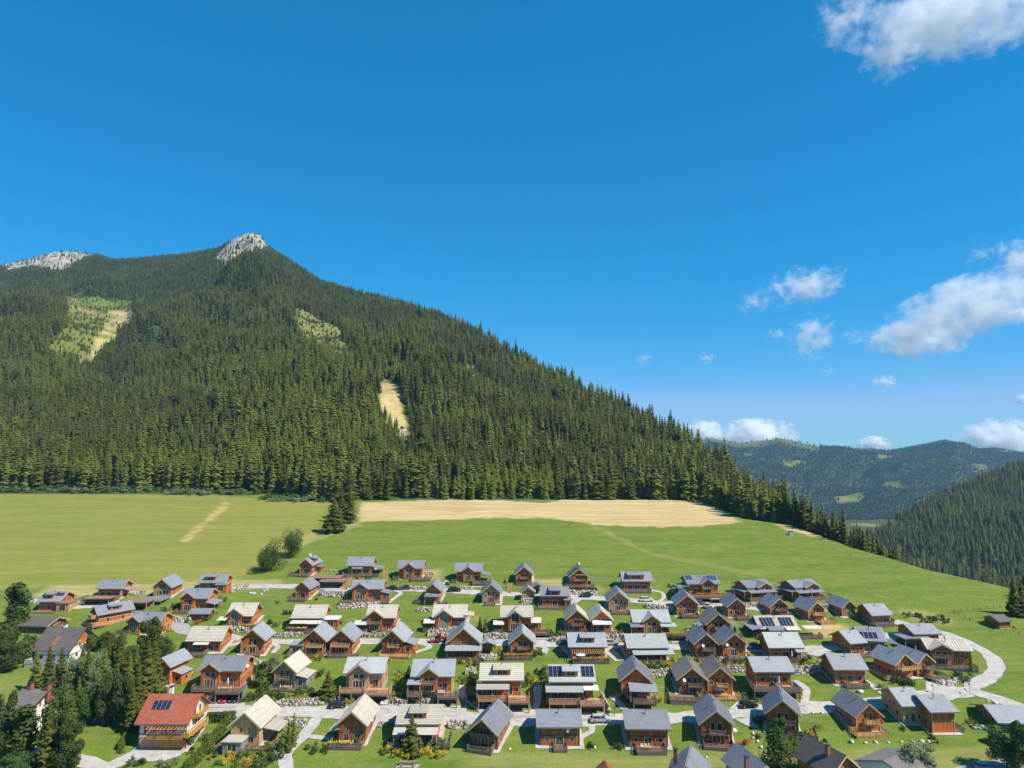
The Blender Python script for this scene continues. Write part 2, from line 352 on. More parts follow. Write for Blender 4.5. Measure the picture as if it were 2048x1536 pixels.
def build_ground():
    us = np.linspace(-1.02, 1.02, 580); core = np.abs(us) < 2
    Ys = np.concatenate([np.arange(40, 134, 6.), np.arange(134, 300, 1.0), np.arange(300, 460, 1.25), np.arange(460, 1300, 4.5), np.arange(1300, 2450, 6.5), np.arange(2450, 5400, 30.)])
    U, Yg = np.meshgrid(us, Ys); Xg = U * Yg; Z = H(Xg, Yg)
    px, py = pix(Xg, Yg, Z)
    Yr = np.interp(U, RU, RY); Yt = np.interp(U, TU, TY)
    rock = np.zeros(px.shape)
    for p in ROCKS: rock = np.maximum(rock, inpoly(px, py, p) & (Yg > 1500) & (Yg < Yr + 120))
    rr = np.random.RandomState(3)
    Z = Z + rock * (7 * wob(Xg, Yg, 30., 1) + 5 * wob(Xg, Yg, 9., 2) + rr.rand(*px.shape) * 5)
    near = Yg < Yt + 3
    rtop = rock * ((Yg > Yr - 22) & (wob(Xg, Yg, 25., 5) > -.4)); rock = rock * (1 - .8 * rtop)
    jx = px + 4 * wob(Xg, Yg, 6.); jy = py + 1.8 * wob(Xg, Yg, 5., 2) + 1.2 * wob(Xg, Yg, 2., 4)
    tan = (inpoly(jx, jy, TANFIELD) & (Yg < 445)).astype(float)
    strip = inpoly(jx, jy, [(358, 1084), (372, 1086), (462, 1008), (448, 1004)]) & near; tan = np.maximum(tan, strip * (.25 + .6 * sstep(-.2, .3, wob(Xg, Yg, 4., 3))))
    edge = inpoly(jx, jy, [(1548, 1046), (1600, 1050), (1650, 1072), (1655, 1080), (1600, 1066), (1560, 1056)]) & (Yg < 420); tan = np.maximum(tan, edge)
    for q, a in (([(1178, 1049), (1184, 1048), (1300, 1104), (1430, 1130), (1520, 1150), (1518, 1153), (1425, 1133), (1294, 1108)], .3), ([(100, 1172), (300, 1168), (420, 1160), (560, 1160), (560, 1176), (380, 1180), (262, 1190), (60, 1196)], .65), ([(1050, 1158), (1140, 1160), (1140, 1172), (1190, 1172), (1210, 1184), (1060, 1176)], .6),
                 ([(1612, 1252), (1680, 1246), (1710, 1262), (1690, 1272), (1625, 1270)], .8), ([(560, 1086), (640, 1062), (720, 1044), (722, 1052), (640, 1078), (560, 1110)], .35), ([(850, 1140), (880, 1140), (885, 1158), (855, 1165)], .5),
                 ([(1790, 1220), (1850, 1222), (1905, 1240), (1900, 1250), (1830, 1240)], .5), ([(960, 1506), (1300, 1512), (1640, 1500), (2000, 1498), (2000, 1540), (900, 1540)], .25), ([(905, 1228), (960, 1230), (960, 1245), (900, 1240)], .4)):
        tan = np.maximum(tan, (inpoly(jx, jy, q) & near) * a)
    yel = (inpoly(jx, jy, YELLOW) & near) * .8
    yel = np.where(inpoly(jx, jy, GREENBAND) & near, yel * .85, yel)
    c = np.zeros(px.shape)
    kx, ky = jit(px, py, Xg, Yg); patchy = .35 + .65 * sstep(-.25, .35, wob(Xg, Yg, 13., 21) + .5 * wob(Xg, Yg, 37., 22))
    for k, p in CLEAR.items():
        m = inpoly(kx, ky, p) & (Yg > 440) & (Yg < Yr); c = np.maximum(c, m)
        if k in ('c1tan', 'c3'): tan = np.maximum(tan, m * (.9 * patchy if k == 'c1tan' else .9))
        elif k in ('c2', 'c5'): tan = np.maximum(tan, m * .3 * patchy)
    forest = ((Yg > Yt + 2) & (c == 0) & (rock == 0)).astype(float)
    forest = np.where((c > 0) & (tan < .5), .38, forest)
    far = Yg > Yr + 60
    past = far & ((wob(Xg, Yg, 260., 9) > .62) | (wob(Xg, Yg, 140., 12) > .75)); forest = np.where(past, .1, forest)
    fzu = np.interp(U, FU, FZ); top = far & (Yg > 3600) & (Z > fzu - 35) & (px < 1640); forest = np.where(top, .55, forest); yel = np.where(top | past, .6, yel)
    yel = np.maximum(yel, c * .45)
    lush = sstep(150, 165, Yg) * (1 - sstep(230, 250, Yg))     # gardens of the village: left to the shader noise
    def soft(a, k=1):
        for _ in range(k):
            b = a.copy(); b[1:-1, 1:-1] = (a[1:-1, 1:-1] * 2 + a[:-2, 1:-1] + a[2:, 1:-1] + a[1:-1, :-2] + a[1:-1, 2:]) / 6; a = b
        return a
    vill = (Yg < 300); tan = np.where(vill, soft(tan, 5), soft(tan, 1)); yel = soft(yel, 4); forest = soft(forest, 2)
    C = np.stack([tan, yel, forest, np.clip(rock, 0, 1)], -1).reshape(-1, 4).astype(np.float32)
    ny, nx = px.shape; i = np.arange(ny * nx).reshape(ny, nx)
    T = np.stack([i[:-1, :-1], i[:-1, 1:], i[1:, 1:], i[1:, :-1]], -1).reshape(-1, 4)
    me = np_mesh('ground', np.stack([Xg, Yg, Z], -1).reshape(-1, 3), T, 'terrain', True)
    ca = me.color_attributes.new('zone', 'FLOAT_COLOR', 'POINT'); ca.data.foreach_set('color', C.ravel())
    # the a channel is read through its own attribute (alpha is not a colour input)
    ra = me.attributes.new('rock', 'FLOAT', 'POINT'); ra.data.foreach_set('value', C[:, 3].copy())
    tag(put('ground', me), 'green meadow slope rising into a forested mountainside', kind='structure')
# terrain material
t = NT('terrain', .95, .1)
g = t.n('ShaderNodeNewGeometry'); P = g.outputs['Position']
zn = t.n('ShaderNodeAttribute', attribute_name='zone'); sp = t.n('ShaderNodeSeparateColor'); t.l(zn.outputs['Color'], sp.inputs[0])
def pos(sx, sy, sz=1):
    mp = t.n('ShaderNodeMapping'); mp.inputs['Scale'].default_value = (sx, sy, sz); t.l(P, mp.inputs[0]); return mp.outputs[0]
n1 = t.noise(pos(.02, .02), 1, 5, .6); n2 = t.noise(pos(.25, .5), 1, 5, .7); n3 = t.noise(pos(.04, .35), 1, 4, .6); n4 = t.noise(pos(2, 2), 1, 3, .7)
gr = t.ramp(n1, [(.35, (.105, .18, .018)), (.5, (.14, .22, .022)), (.65, (.175, .245, .028))])
gr = t.mix(t.ramp(n2, [(.4, (0, 0, 0)), (.72, (.8, .8, .8))]), gr, (.26, .26, .065))
gr = t.mix(t.ramp(n3, [(.45, (0, 0, 0)), (.7, (.5, .5, .5))]), gr, (.085, .155, .02))
gr = t.mix(t.ramp(n4, [(.35, (0, 0, 0)), (.75, (.75, .75, .75))]), gr, (.07, .115, .02)); n6 = t.noise(pos(.09, .09), 1, 6, .75); gr = t.mix(t.ramp(n6, [(.5, (0, 0, 0)), (.72, (.5, .5, .5))]), gr, (.27, .25, .08))
n5 = t.noise(pos(.015, .6), 1, 4, .65); ye = t.ramp(n5, [(.35, (.19, .21, .033)), (.5, (.27, .255, .05)), (.66, (.4, .32, .1))]); ye = t.mix(t.ramp(n1, [(.45, (0, 0, 0)), (.65, (.7, .7, .7))]), ye, (.36, .26, .08)); ye = t.mix(t.ramp(n2, [(.35, (0, 0, 0)), (.7, (.6, .6, .6))]), ye, (.17, .22, .045))
ta = t.ramp(n5, [(.34, (.36, .27, .1)), (.5, (.52, .38, .18)), (.64, (.66, .5, .28))]); ta = t.mix(t.ramp(n2, [(.4, (0, 0, 0)), (.7, (.4, .4, .4))]), ta, (.4, .3, .12))
fo = t.ramp(n2, [(.3, (.04, .06, .02)), (.6, (.07, .09, .03)), (.75, (.13, .12, .06))])
ro = t.ramp(t.noise(pos(.045, .045, .02), 1, 7, .8), [(.36, (.12, .11, .09)), (.46, (.32, .28, .23)), (.54, (.45, .4, .34)), (.6, (.15, .17, .05))])
c = t.mix(sp.outputs[1], gr, ye); c = t.mix(sp.outputs[0], c, ta); c = t.mix(sp.outputs[2], c, fo)
rk = t.n('ShaderNodeAttribute', attribute_name='rock'); c = t.mix(rk.outputs['Fac'], c, ro); t.col(c)
t.bump(n4, .5, .25)
build_ground()
# ---------------------------------------------------------------- trees
def spruce_mesh(name, whorls, nb, seed, width=.2, mat='needle', taper=1., sub=False, base=.1):
    """unit height conifer: an inner cone and rings of tent-shaped drooping boughs"""
    r = random.Random(seed); V = []; T = []
    for k in range(whorls):
        f = (k + .3) / whorls; z = base + (1 - base) * f; rad = width * ((1 - f) ** taper) * r.uniform(.68, 1.15) + .012
        n = max(4, int(nb * (1 - .45 * f))); ph = r.random() * 6.28
        for i in range(n):
            a = ph + 6.283 * i / n + r.uniform(-.25, .25); L = rad * r.uniform(.7, 1.22); dr = L * r.uniform(.3, .6); w = 3.6 / n * L * .55 + .008
            ca, sa = math.cos(a), math.sin(a); b = len(V)
            zt = z + .035 + r.uniform(-.025, .02)
            V += [(0, 0, zt), (ca * L, sa * L, zt - dr - .02), (ca * L * .55 - sa * w, sa * L * .55 + ca * w, zt - dr * .6 - w * .7 - .015), (ca * L * .55 + sa * w, sa * L * .55 - ca * w, zt - dr * .6 - w * .7 - .015)]
            T += [(b, b + 2, b + 1), (b, b + 1, b + 3)]
            if sub:
                for q in (.45, .8):
                    b = len(V); m = L * q; w2 = w * .9; zz = zt - dr * q
                    V += [(ca * m, sa * m, zz + .004), (ca * m * 1.1 - sa * w2 * 1.5, sa * m * 1.1 + ca * w2 * 1.5, zz - w2 * 1.3), (ca * m * 1.25, sa * m * 1.25, zz - w2 * .5), (ca * m * 1.1 + sa * w2 * 1.5, sa * m * 1.1 - ca * w2 * 1.5, zz - w2 * 1.3)]
                    T += [(b, b + 1, b + 2), (b, b + 2, b + 3)]
    n = 7; b = len(V)
    for i in range(n):
        a = 6.283 * i / n; V.append((math.cos(a) * width * .5, math.sin(a) * width * .5, base + .02))
    V.append((0, 0, .93)); T += [(b + i, b + (i + 1) % n, b + n) for i in range(n)]
    V += [(.006, 0, .9), (-.006, .005, .9), (0, -.006, .9), (0, 0, 1.0)]; b = len(V) - 4; T += [(b, b + 1, b + 3), (b + 1, b + 2, b + 3), (b + 2, b, b + 3)]
    return np_mesh(name, np.array(V), np.array(T), mat)
def trunk_mesh(name, r=.012, top=.9, mat='bark', limbs=()):
    m = MB(); m.cyl(0, 0, -.03, top * .5, r, r * .6, 6, mat); m.cyl(0, 0, top * .5, top, r * .6, r * .15, 6, mat)
    for a, b, w in limbs: m.bar(a, b, w, mat)
    return m.mesh(name)
def leafy_mesh(name, n, seed, mat, leaf=.05, shape='round', lobes=9, z0=.25):
    """unit height crown: leaf-sized faces spread through overlapping lobes"""
    r = np.random.RandomState(seed)
    if shape == 'round': zc = r.uniform(z0 + .12, .88, lobes); spread = .3 * np.sqrt(np.clip(1 - ((zc - .48) / .52) ** 2, .05, 1)); an = r.rand(lobes) * 6.28; rd = np.sqrt(r.rand(lobes)) * spread; cen = np.stack([np.cos(an) * rd, np.sin(an) * rd, zc], 1); rad = r.uniform(.08, .16, lobes)
    elif shape == 'column': cen = np.stack([r.randn(lobes) * .045, r.randn(lobes) * .045, np.linspace(z0 + .05, .92, lobes)], 1); rad = .1 + .05 * np.sin(np.linspace(.4, 3.0, lobes))
    else: cen = np.stack([r.randn(lobes) * .28, r.randn(lobes) * .28, r.uniform(.25, .65, lobes)], 1); rad = r.uniform(.22, .36, lobes)     # bush
    if shape == 'thuja': cen = np.stack([r.randn(lobes) * .05, r.randn(lobes) * .05, np.linspace(.12, .9, lobes)], 1); rad = np.linspace(.3, .06, lobes)
    k = r.randint(0, lobes, n); d = r.randn(n, 3); d /= np.linalg.norm(d, axis=1)[:, None]
    p = cen[k] + d * (rad[k] * r.uniform(.6, 1.05, n))[:, None]
    nn = d + r.randn(n, 3) * .45; nn[:, 2] += .35; nn /= np.linalg.norm(nn, axis=1)[:, None]
    h = np.cross(nn, r.randn(n, 3)); h /= np.linalg.norm(h, axis=1)[:, None]; w = np.cross(nn, h)
    s = leaf * r.uniform(.6, 1.4, n)[:, None]
    V = np.stack([p - h * s - w * s * .6, p + h * s * .9 - w * s * .5, p + h * s + w * s * .7, p - h * s * .7 + w * s * .6], 1).reshape(-1, 3)
    V[:, 2] = np.clip(V[:, 2], .01, 1.02)
    return np_mesh(name, V, np.arange(4 * n).reshape(n, 4), mat)
FAR = [spruce_mesh('crown', 15, 8, 1, .19, taper=.8), spruce_mesh('crown', 16, 8, 2, .165, taper=.8), spruce_mesh('crown', 14, 8, 3, .22, taper=.75), spruce_mesh('crown', 15, 8, 4, .19, 'needle_light', .7), spruce_mesh('crown', 16, 7, 5, .15, 'needle', .75)]
NEAR = [spruce_mesh('crown', 26, 13, 11, .17, 'needle', .9, True), spruce_mesh('crown', 24, 12, 12, .2, 'needle', .85, True), spruce_mesh('crown', 26, 12, 13, .15, 'needle_light', .8, True), spruce_mesh('crown', 22, 12, 14, .26, 'needle', .7, True, .04)]
TINY = spruce_mesh('crown', 4, 5, 21, .2, 'needle_hazed')
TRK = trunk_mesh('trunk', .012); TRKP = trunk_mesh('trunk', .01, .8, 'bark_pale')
_r = random.Random(5)
LIMBS = [((0, 0, .15 + .06 * i), (math.cos(i * 2.4) * .2, math.sin(i * 2.4) * .2, .38 + .07 * i), .018) for i in range(6)]
TRKL = trunk_mesh('trunk', .022, .8, 'bark', LIMBS)
ROUND = [leafy_mesh('crown', 6500, 1, 'leaf_dark', .0165, 'round', 30, .08), leafy_mesh('crown', 6500, 2, 'leaf', .0165, 'round', 30, .1), leafy_mesh('crown', 6000, 3, 'leaf_pale', .0145, 'round', 26, .1)]
OPEN = [leafy_mesh('crown', 5200, 31 + i, 'leaf_dark', .018, 'open', 17, .12) for i in range(2)]
COLM = [leafy_mesh('crown', 1900, 4, 'leaf_dark', .022, 'column', 9, .08), leafy_mesh('crown', 1900, 5, 'leaf', .02, 'column', 9, .08)]
THUJA = leafy_mesh('crown', 5200, 6, 'leaf_dark', .014, 'thuja', 16)
BUSH = {k: [leafy_mesh('foliage', 420, 7 + i, m, .06, 'bush', 8) for i in range(2)] for k, m in dict(green='leaf', dark='leaf_dark', pale='leaf_pale', yellow='leaf_yellow', orange='leaf_orange', hedge='leaf_hedge').items()}
def tree(kind, p, h, wid=1., label='', cat='tree', group=None, v=0):
    """p: ground point; a thing with trunk and crown"""
    nm, crown, trunk = dict(spruce=('spruce_tree', NEAR[v % 4], TRK), edge=('spruce_tree', FAR[v % 5], TRK), edgep=('spruce_tree', NEAR[v % 3], TRKP), larch=('larch_tree', NEAR[2], TRK), round=('broadleaf_tree', ROUND[v % 3], TRKL),
                            open=('broadleaf_tree', OPEN[v % 2], TRKL), column=('poplar_tree', COLM[v % 2], TRKL), thuja=('thuja_tree', THUJA, TRK))[kind]
    e = empty(nm, (p[0], p[1], p[2]), rnd.uniform(0, 6.28), label, cat, group)
    for n, me in (('crown', crown), ('trunk', trunk)):
        o = put(n, me, e); o.scale = (h * wid, h * wid, h) if n == 'crown' else (h, h, h)
    return e
# forest: world positions on a jittered grid, kept where the mountain is wooded
def forest_points(x0, x1, y0, y1, step, seed):
    r = np.random.RandomState(seed); gx = np.arange(x0, x1, step); gy = np.arange(y0, y1, step); X, Y = np.meshgrid(gx, gy)
    X = (X + r.uniform(-.46, .46, X.shape) * step).ravel(); Y = (Y + r.uniform(-.46, .46, Y.shape) * step).ravel()
    u = X / Y; k = (u > -.86) & (u < .86); return X[k], Y[k], r
def scatter(name, X, Y, Z, hgt, wid, idx, meshes, label, seed):
    r = np.random.RandomState(seed); n = len(X)
    me = bpy.data.meshes.new(name); me.vertices.add(n); me.vertices.foreach_set('co', np.stack([X, Y, Z], 1).astype(np.float32).ravel())
    a = me.attributes.new('sc', 'FLOAT_VECTOR', 'POINT'); a.data.foreach_set('vector', np.stack([hgt * wid, hgt * wid, hgt], 1).astype(np.float32).ravel())
    a = me.attributes.new('rt', 'FLOAT_VECTOR', 'POINT'); a.data.foreach_set('vector', np.stack([r.uniform(-.03, .03, n), r.uniform(-.03, .03, n), r.uniform(0, 6.28, n)], 1).astype(np.float32).ravel())
    a = me.attributes.new('ix', 'INT', 'POINT'); a.data.foreach_set('value', idx.astype(np.int32))
    o = tag(put(name, me), label, kind='stuff')
    ng = bpy.data.node_groups.new(name, 'GeometryNodeTree'); ng.interface.new_socket('Geometry', in_out='INPUT', socket_type='NodeSocketGeometry'); ng.interface.new_socket('Geometry', in_out='OUTPUT', socket_type='NodeSocketGeometry')
    N = ng.nodes; gi = N.new('NodeGroupInput'); go = N.new('NodeGroupOutput'); ip = N.new('GeometryNodeInstanceOnPoints'); ip.inputs['Pick Instance'].default_value = True
    g2i = N.new('GeometryNodeGeometryToInstance')
    for m in reversed(meshes):
        ob = bpy.data.objects.new('pattern', m); oi = N.new('GeometryNodeObjectInfo'); oi.inputs['Object'].default_value = ob; oi.inputs['As Instance'].default_value = True
        ng.links.new(oi.outputs['Geometry'], g2i.inputs[0])
    def na(nm, dt):
        x = N.new('GeometryNodeInputNamedAttribute'); x.data_type = dt; x.inputs['Name'].default_value = nm; return x.outputs['Attribute']
    ng.links.new(gi.outputs[0], ip.inputs['Points'])
    # each Object Info already is one instance: join them and pick by index
    jg = N.new('GeometryNodeJoinGeometry'); N.remove(g2i)
    for x in [x for x in N if x.type == 'OBJECT_INFO']: ng.links.new(x.outputs['Geometry'], jg.inputs[0])
    ng.links.new(jg.outputs[0], ip.inputs['Instance']); ng.links.new(na('ix', 'INT'), ip.inputs['Instance Index'])
    e2r = N.new('FunctionNodeEulerToRotation'); ng.links.new(na('rt', 'FLOAT_VECTOR'), e2r.inputs[0]); ng.links.new(e2r.outputs[0], ip.inputs['Rotation'])
    ng.links.new(na('sc', 'FLOAT_VECTOR'), ip.inputs['Scale']); ng.links.new(ip.outputs[0], go.inputs[0])
    md = o.modifiers.new('scatter', 'NODES'); md.node_group = ng; return o
def build_forest():
    X, Y, r = forest_points(-2000, 480, 300, 2480, 4.95, 1)
    X2, Y2, _ = forest_points(110, 420, 190, 480, 3.5, 31); u2 = X2 / Y2; k2 = (u2 > .37) & (Y2 < np.interp(u2, RU, RY) + 60); X = np.concatenate([X, X2[k2]]); Y = np.concatenate([Y, Y2[k2]])
    u = X / Y; Yr = np.interp(u, RU, RY); Yt = np.interp(u, TU, TY)
    Z = H(X, Y); px, py = pix(X, Y, Z)
    start = np.interp(u, [-.3, -.26, .3, .42, .48, .54, .59, .75], [9, 2, 2, 2, 4, 9, 24, 40])
    k = (Y > np.minimum(Yt, Yr) + start + 1.5 * np.sin(X * .1)) & (Y < np.where(u > .36, Yr + 110, Yr + 25))
    bare = np.zeros(len(X), bool)
    kx, ky = jit(px, py, X, Y)
    for p in CLEAR.values(): bare |= inpoly(kx, ky, p)
    rocky = np.zeros(len(X), bool)
    for p in ROCKS: rocky |= inpoly(px, py, p)
    k &= ~(rocky & (Y > 1500) & (r.rand(len(X)) > .07)); k &= ~(bare & (r.rand(len(X)) > .0)); 
    k &= ~((wob(X, Y, 70., 3) > .6) & (r.rand(len(X)) < .7) & (Y > 560)); k &= r.rand(len(X)) < .93
    k &= (px > -220) & (px < 2260); k &= ~((px > 1850) & (py > 1020) & (Y < 420))
    # skyline thins out on the right flank
    k &= ~((Y > Yr - 60) & (px > 980) & (px < 1420) & (r.rand(len(X)) < .5))
    X, Y, Z, px, py, u = X[k], Y[k], Z[k], px[k], py[k], u[k]
    n = len(X); Yr = np.interp(u, RU, RY)
    hgt = r.uniform(12.5, 22, n) * (1 - .28 * sstep(900, 2200, Y)); hgt *= np.where(r.rand(n) < .12, 1.2, 1); hgt *= np.where((px > 900) & (px < 1480) & (Y > Yr - 130), r.uniform(.75, 1.45, n), 1)
    hgt *= np.interp(u, [.36, .45, .6], [1, .9, .72]); young = inpoly(px, py, [(735, 722), (800, 722), (860, 742), (800, 758), (745, 764)]) | inpoly(px, py, [(640, 860), (860, 880), (1100, 960), (1120, 1010), (800, 1000), (700, 940)]) & (wob(X, Y, 60., 8) > .1)
    hgt = np.where(young, hgt * .72, hgt)
    light = young | (wob(X, Y, 120., 5) > .15) & (r.rand(n) < .55) | (wob(X, Y, 38., 9) > .45) & (r.rand(n) < .6) | (r.rand(n) < .1)
    light |= inpoly(px, py, [(330, 640), (560, 590), (700, 720), (760, 850), (740, 960), (560, 900), (380, 800)]) & (r.rand(n) < .4); light &= ~((px > 1560) & (r.rand(n) < .8))
    hgt *= np.where(inpoly(px, py, [(740, 790), (835, 790), (845, 945), (765, 945)]), .6, 1)
    tail = (px > 1590) & (py > 1000); hgt = np.where(tail, hgt * np.interp(px, [1590, 1700, 1780, 1850], [1, .78, .55, .35]), hgt)
    idx = np.where(light, 3, r.choice([0, 1, 2, 4], n)); wid = r.uniform(.9, 1.45, n)
    # the nearest show largest: objects of their own
    vis = (px > -5) & (px < 2053) & (u < .62)
    size = hgt / Y * vis; order = np.argsort(-size); big = np.zeros(n, bool); big[order[:300]] = True
    for j in np.nonzero(big)[0]:
        x = px[j]
        side = ['far left of the meadow', 'above the mown meadow middle', 'left of the three field conifers', 'above the left end of the hay field', 'above the hay field middle', 'above the right end of the hay field', 'at the hay field point',
                'above the small concrete box', 'behind the upper crest of the slope', 'behind the lower crest of the slope', 'low behind the crest, far right'][int(np.searchsorted([200, 450, 700, 950, 1180, 1400, 1500, 1600, 1700, 1820], x))]
        kind = 'pale-trunked spruce' if j % 13 == 0 else (('tall' if hgt[j] > 19 else ('middling' if hgt[j] > 15 else 'low')) + ' light green ' + ('slim ' if wid[j] < 1.15 else 'full ') + 'larch' if idx[j] == 3 else (('tall ' if hgt[j] > 20 else 'short ') + ('slender' if wid[j] < 1.05 else ('broad' if wid[j] > 1.28 else 'regular')) + ' spruce'))
        tree('edgep' if j % 13 == 0 else 'edge', (X[j], Y[j], Z[j] - .3), hgt[j], wid[j], kind + ' at forest edge, ' + side, 'tree', 'conifers along the forest edge', int(idx[j]))
    q = ~big
    scatter('conifer_forest', X[q], Y[q], Z[q] - .4, hgt[q], wid[q], idx[q], FAR, 'dense dark green spruce forest covering the mountainside', 2)
    print('FOREST', n)
    # scrub in the clearings
    X, Y, r = forest_points(-1500, 300, 500, 1900, 5., 4); Z = H(X, Y); px, py = pix(X, Y, Z); k = np.zeros(len(X), bool)
    kx, ky = jit(px, py, X, Y)
    for nm in ('c1', 'c2', 'c5'): k |= inpoly(kx, ky, CLEAR[nm])
    k &= ~(inpoly(kx, ky, CLEAR['c1tan']) & (r.rand(len(X)) < .93)); k &= r.rand(len(X)) < .75
    X, Y, Z = X[k], Y[k], Z[k]; n = len(X)
    scatter('young_conifers', X, Y, Z - .2, r.uniform(3, 7.5, n), r.uniform(1, 1.7, n), np.full(n, 3), FAR, 'young light green conifers regrowing in the forest clearings', 3)
    # wooded valley side and the far range
    X, Y, r = forest_points(450, 2100, 700, 1900, 8.5, 6); u = X / Y; Z = H(X, Y); px, py = pix(X, Y, Z)
    my = np.interp(u, M2U, M2Y); k = (Y < my + 15) & (px > 1560) & (px < 2200) & (Y > 780) & ~((wob(X, Y, 110., 9) > .6) & (r.rand(len(X)) < .9))
    X, Y, Z = X[k], Y[k], Z[k]; n = len(X); print('HILL', n)
    scatter('hillside_forest', X, Y, Z - .4, r.uniform(14, 23, n), r.uniform(1.0, 1.5, n), r.choice([0, 1, 2, 3], n), FAR, 'forest covering the hillside on the right side of the valley', 5)
    X, Y, r = forest_points(700, 4400, 2500, 4700, 12.5, 7); u = X / Y; Z = H(X, Y); px, py = pix(X, Y, Z)
    fz = np.interp(u, FU, FZ)
    past = (wob(X, Y, 260., 9) > .62) | (wob(X, Y, 140., 12) > .75) | ((Z > fz - 35) & (px < 1640) & (Y > 3600))
    k = (px > 1400) & (px < 2150) & (Y < FY + 30) & ~(past & (r.rand(len(X)) < .92)); X, Y, Z = X[k], Y[k], Z[k]; n = len(X); print('FAR', n)
    scatter('far_forest', X, Y, Z - .5, r.uniform(13, 22, n), r.uniform(1.3, 2., n), np.zeros(n, int), [TINY], 'forest on the distant mountain range, coloured with haze blue', 8)
build_forest()
# ---------------------------------------------------------------- shared pieces of the houses
def frame_mesh(m='trim_pale', mull=1):
    b = MB(); t = .1
    b.box(-.5, .5, -.04, .06, 0, t * .8, m); b.box(-.5, .5, -.04, .06, 1 - t * .8, 1, m); b.box(-.5, -.5 + t, -.04, .06, t * .8, 1 - t * .8, m); b.box(.5 - t, .5, -.04, .06, t * .8, 1 - t * .8, m)
    for i in range(mull):
        x = -.5 + (i + 1) / (mull + 1); b.box(x - .03, x + .03, -.035, .05, t * .8, 1 - t * .8, m)
    return b.mesh('frame')
def pane_mesh(m): b = MB(); b.box(-.48, .48, -.015, .03, .05, .95, m); return b.mesh('pane')
FR = {(m, k): frame_mesh(m, k) for m in ('trim_pale', 'trim_white', 'trim_dark') for k in (0, 1, 3)}
PN = {g: pane_mesh(g) for g in ('glass', 'glass_teal', 'glass_curtain')}
_b = MB(); _b.poly([(-.5, -.07, 0), (.5, -.07, 0), (.5, -.07, 1), (-.5, -.07, 1), (-.5, .02, 0), (.5, .02, 0), (.5, .02, 1), (-.5, .02, 1)], [(0, 1, 2, 3), (4, 7, 6, 5), (0, 4, 5, 1), (1, 5, 6, 2), (2, 6, 7, 3), (3, 7, 4, 0)], 'trim_pale'); SHUT = {}
def shutter_mesh(m):
    if m not in SHUT:
        b = MB(); b.box(-.5, .5, -.06, .0, 0, 1, m)
        for i in range(5): b.box(-.4, .4, -.075, -.06, .1 + i * .17, .18 + i * .17, m)
        SHUT[m] = b.mesh('shutter')
    return SHUT[m]
def window(e, M, w, h, mull=1, fm='trim_pale', g='glass', name='window'):
    """M: frame whose x runs along the wall, -y points out, origin at the sill centre"""
    o = put(name, FR[(fm, mull)], e, M @ Matrix.Diagonal((w, 1, h, 1))); put('pane', PN[g], o); return o
_dish = MB(); _dish.lathe([(0, 0), (.22, .03), (.4, .12), (.45, .2)], 10, 'plaster_white'); _dish.bar((0, 0, 0), (0, 0, .45), .04, 'metal_light'); _dish.bar((0, 0, 0), (0, .4, -.25), .05, 'metal_light'); DISH = _dish.mesh('dish')
def slab(e, name, o, ux, uy, L, S, th, mat, M0=None):
    """roof slab: origin o (eave corner), ux along the ridge, uy up the slope"""
    ux = Vector(ux).normalized(); uy = Vector(uy).normalized(); n = ux.cross(uy)
    M = Matrix.Identity(4)
    for i, a in enumerate((ux, uy, n)):
        for k in range(3): M[k][i] = a[k]
    M.translation = Vector(o); b = MB(); b.box(0, L, 0, S, 0, th, mat)
    if 'seam' in mat or 'stripe' in mat or mat == 'roof_beige':
        if mat == 'roof_beige':
            k = int(S / .62)
            for i in range(1, k): b.box(0, L, i * .62 - .03, i * .62 + .03, th, th + .05, mat)
        else:
            k = int(L / .75)
            for i in range(1, k): b.box(i * .75 - .035, i * .75 + .035, 0, S, th, th + .06, mat)
    ob = b.build(name, e, M); return ob, M
def boards(e, pts, y0, y1, mat, name='barge_board'):
    b = MB()
    for (a, c) in pts:
        ax, az = a; cx, cz = c; d = Vector((cx - ax, 0, cz - az)); n = Vector((-d.z, 0, d.x)).normalized() * .16
        if n.z < 0: n = -n
        b.poly([(ax - n.x, y0, az - n.z), (cx - n.x, y0, cz - n.z), (cx + n.x, y0, cz + n.z), (ax + n.x, y0, az + n.z), (ax - n.x, y1, az - n.z), (cx - n.x, y1, cz - n.z), (cx + n.x, y1, cz + n.z), (ax + n.x, y1, az + n.z)],
               [(0, 1, 2, 3), (7, 6, 5, 4), (0, 4, 5, 1), (1, 5, 6, 2), (2, 6, 7, 3), (3, 7, 4, 0)], mat)
    return b.build(name, e)
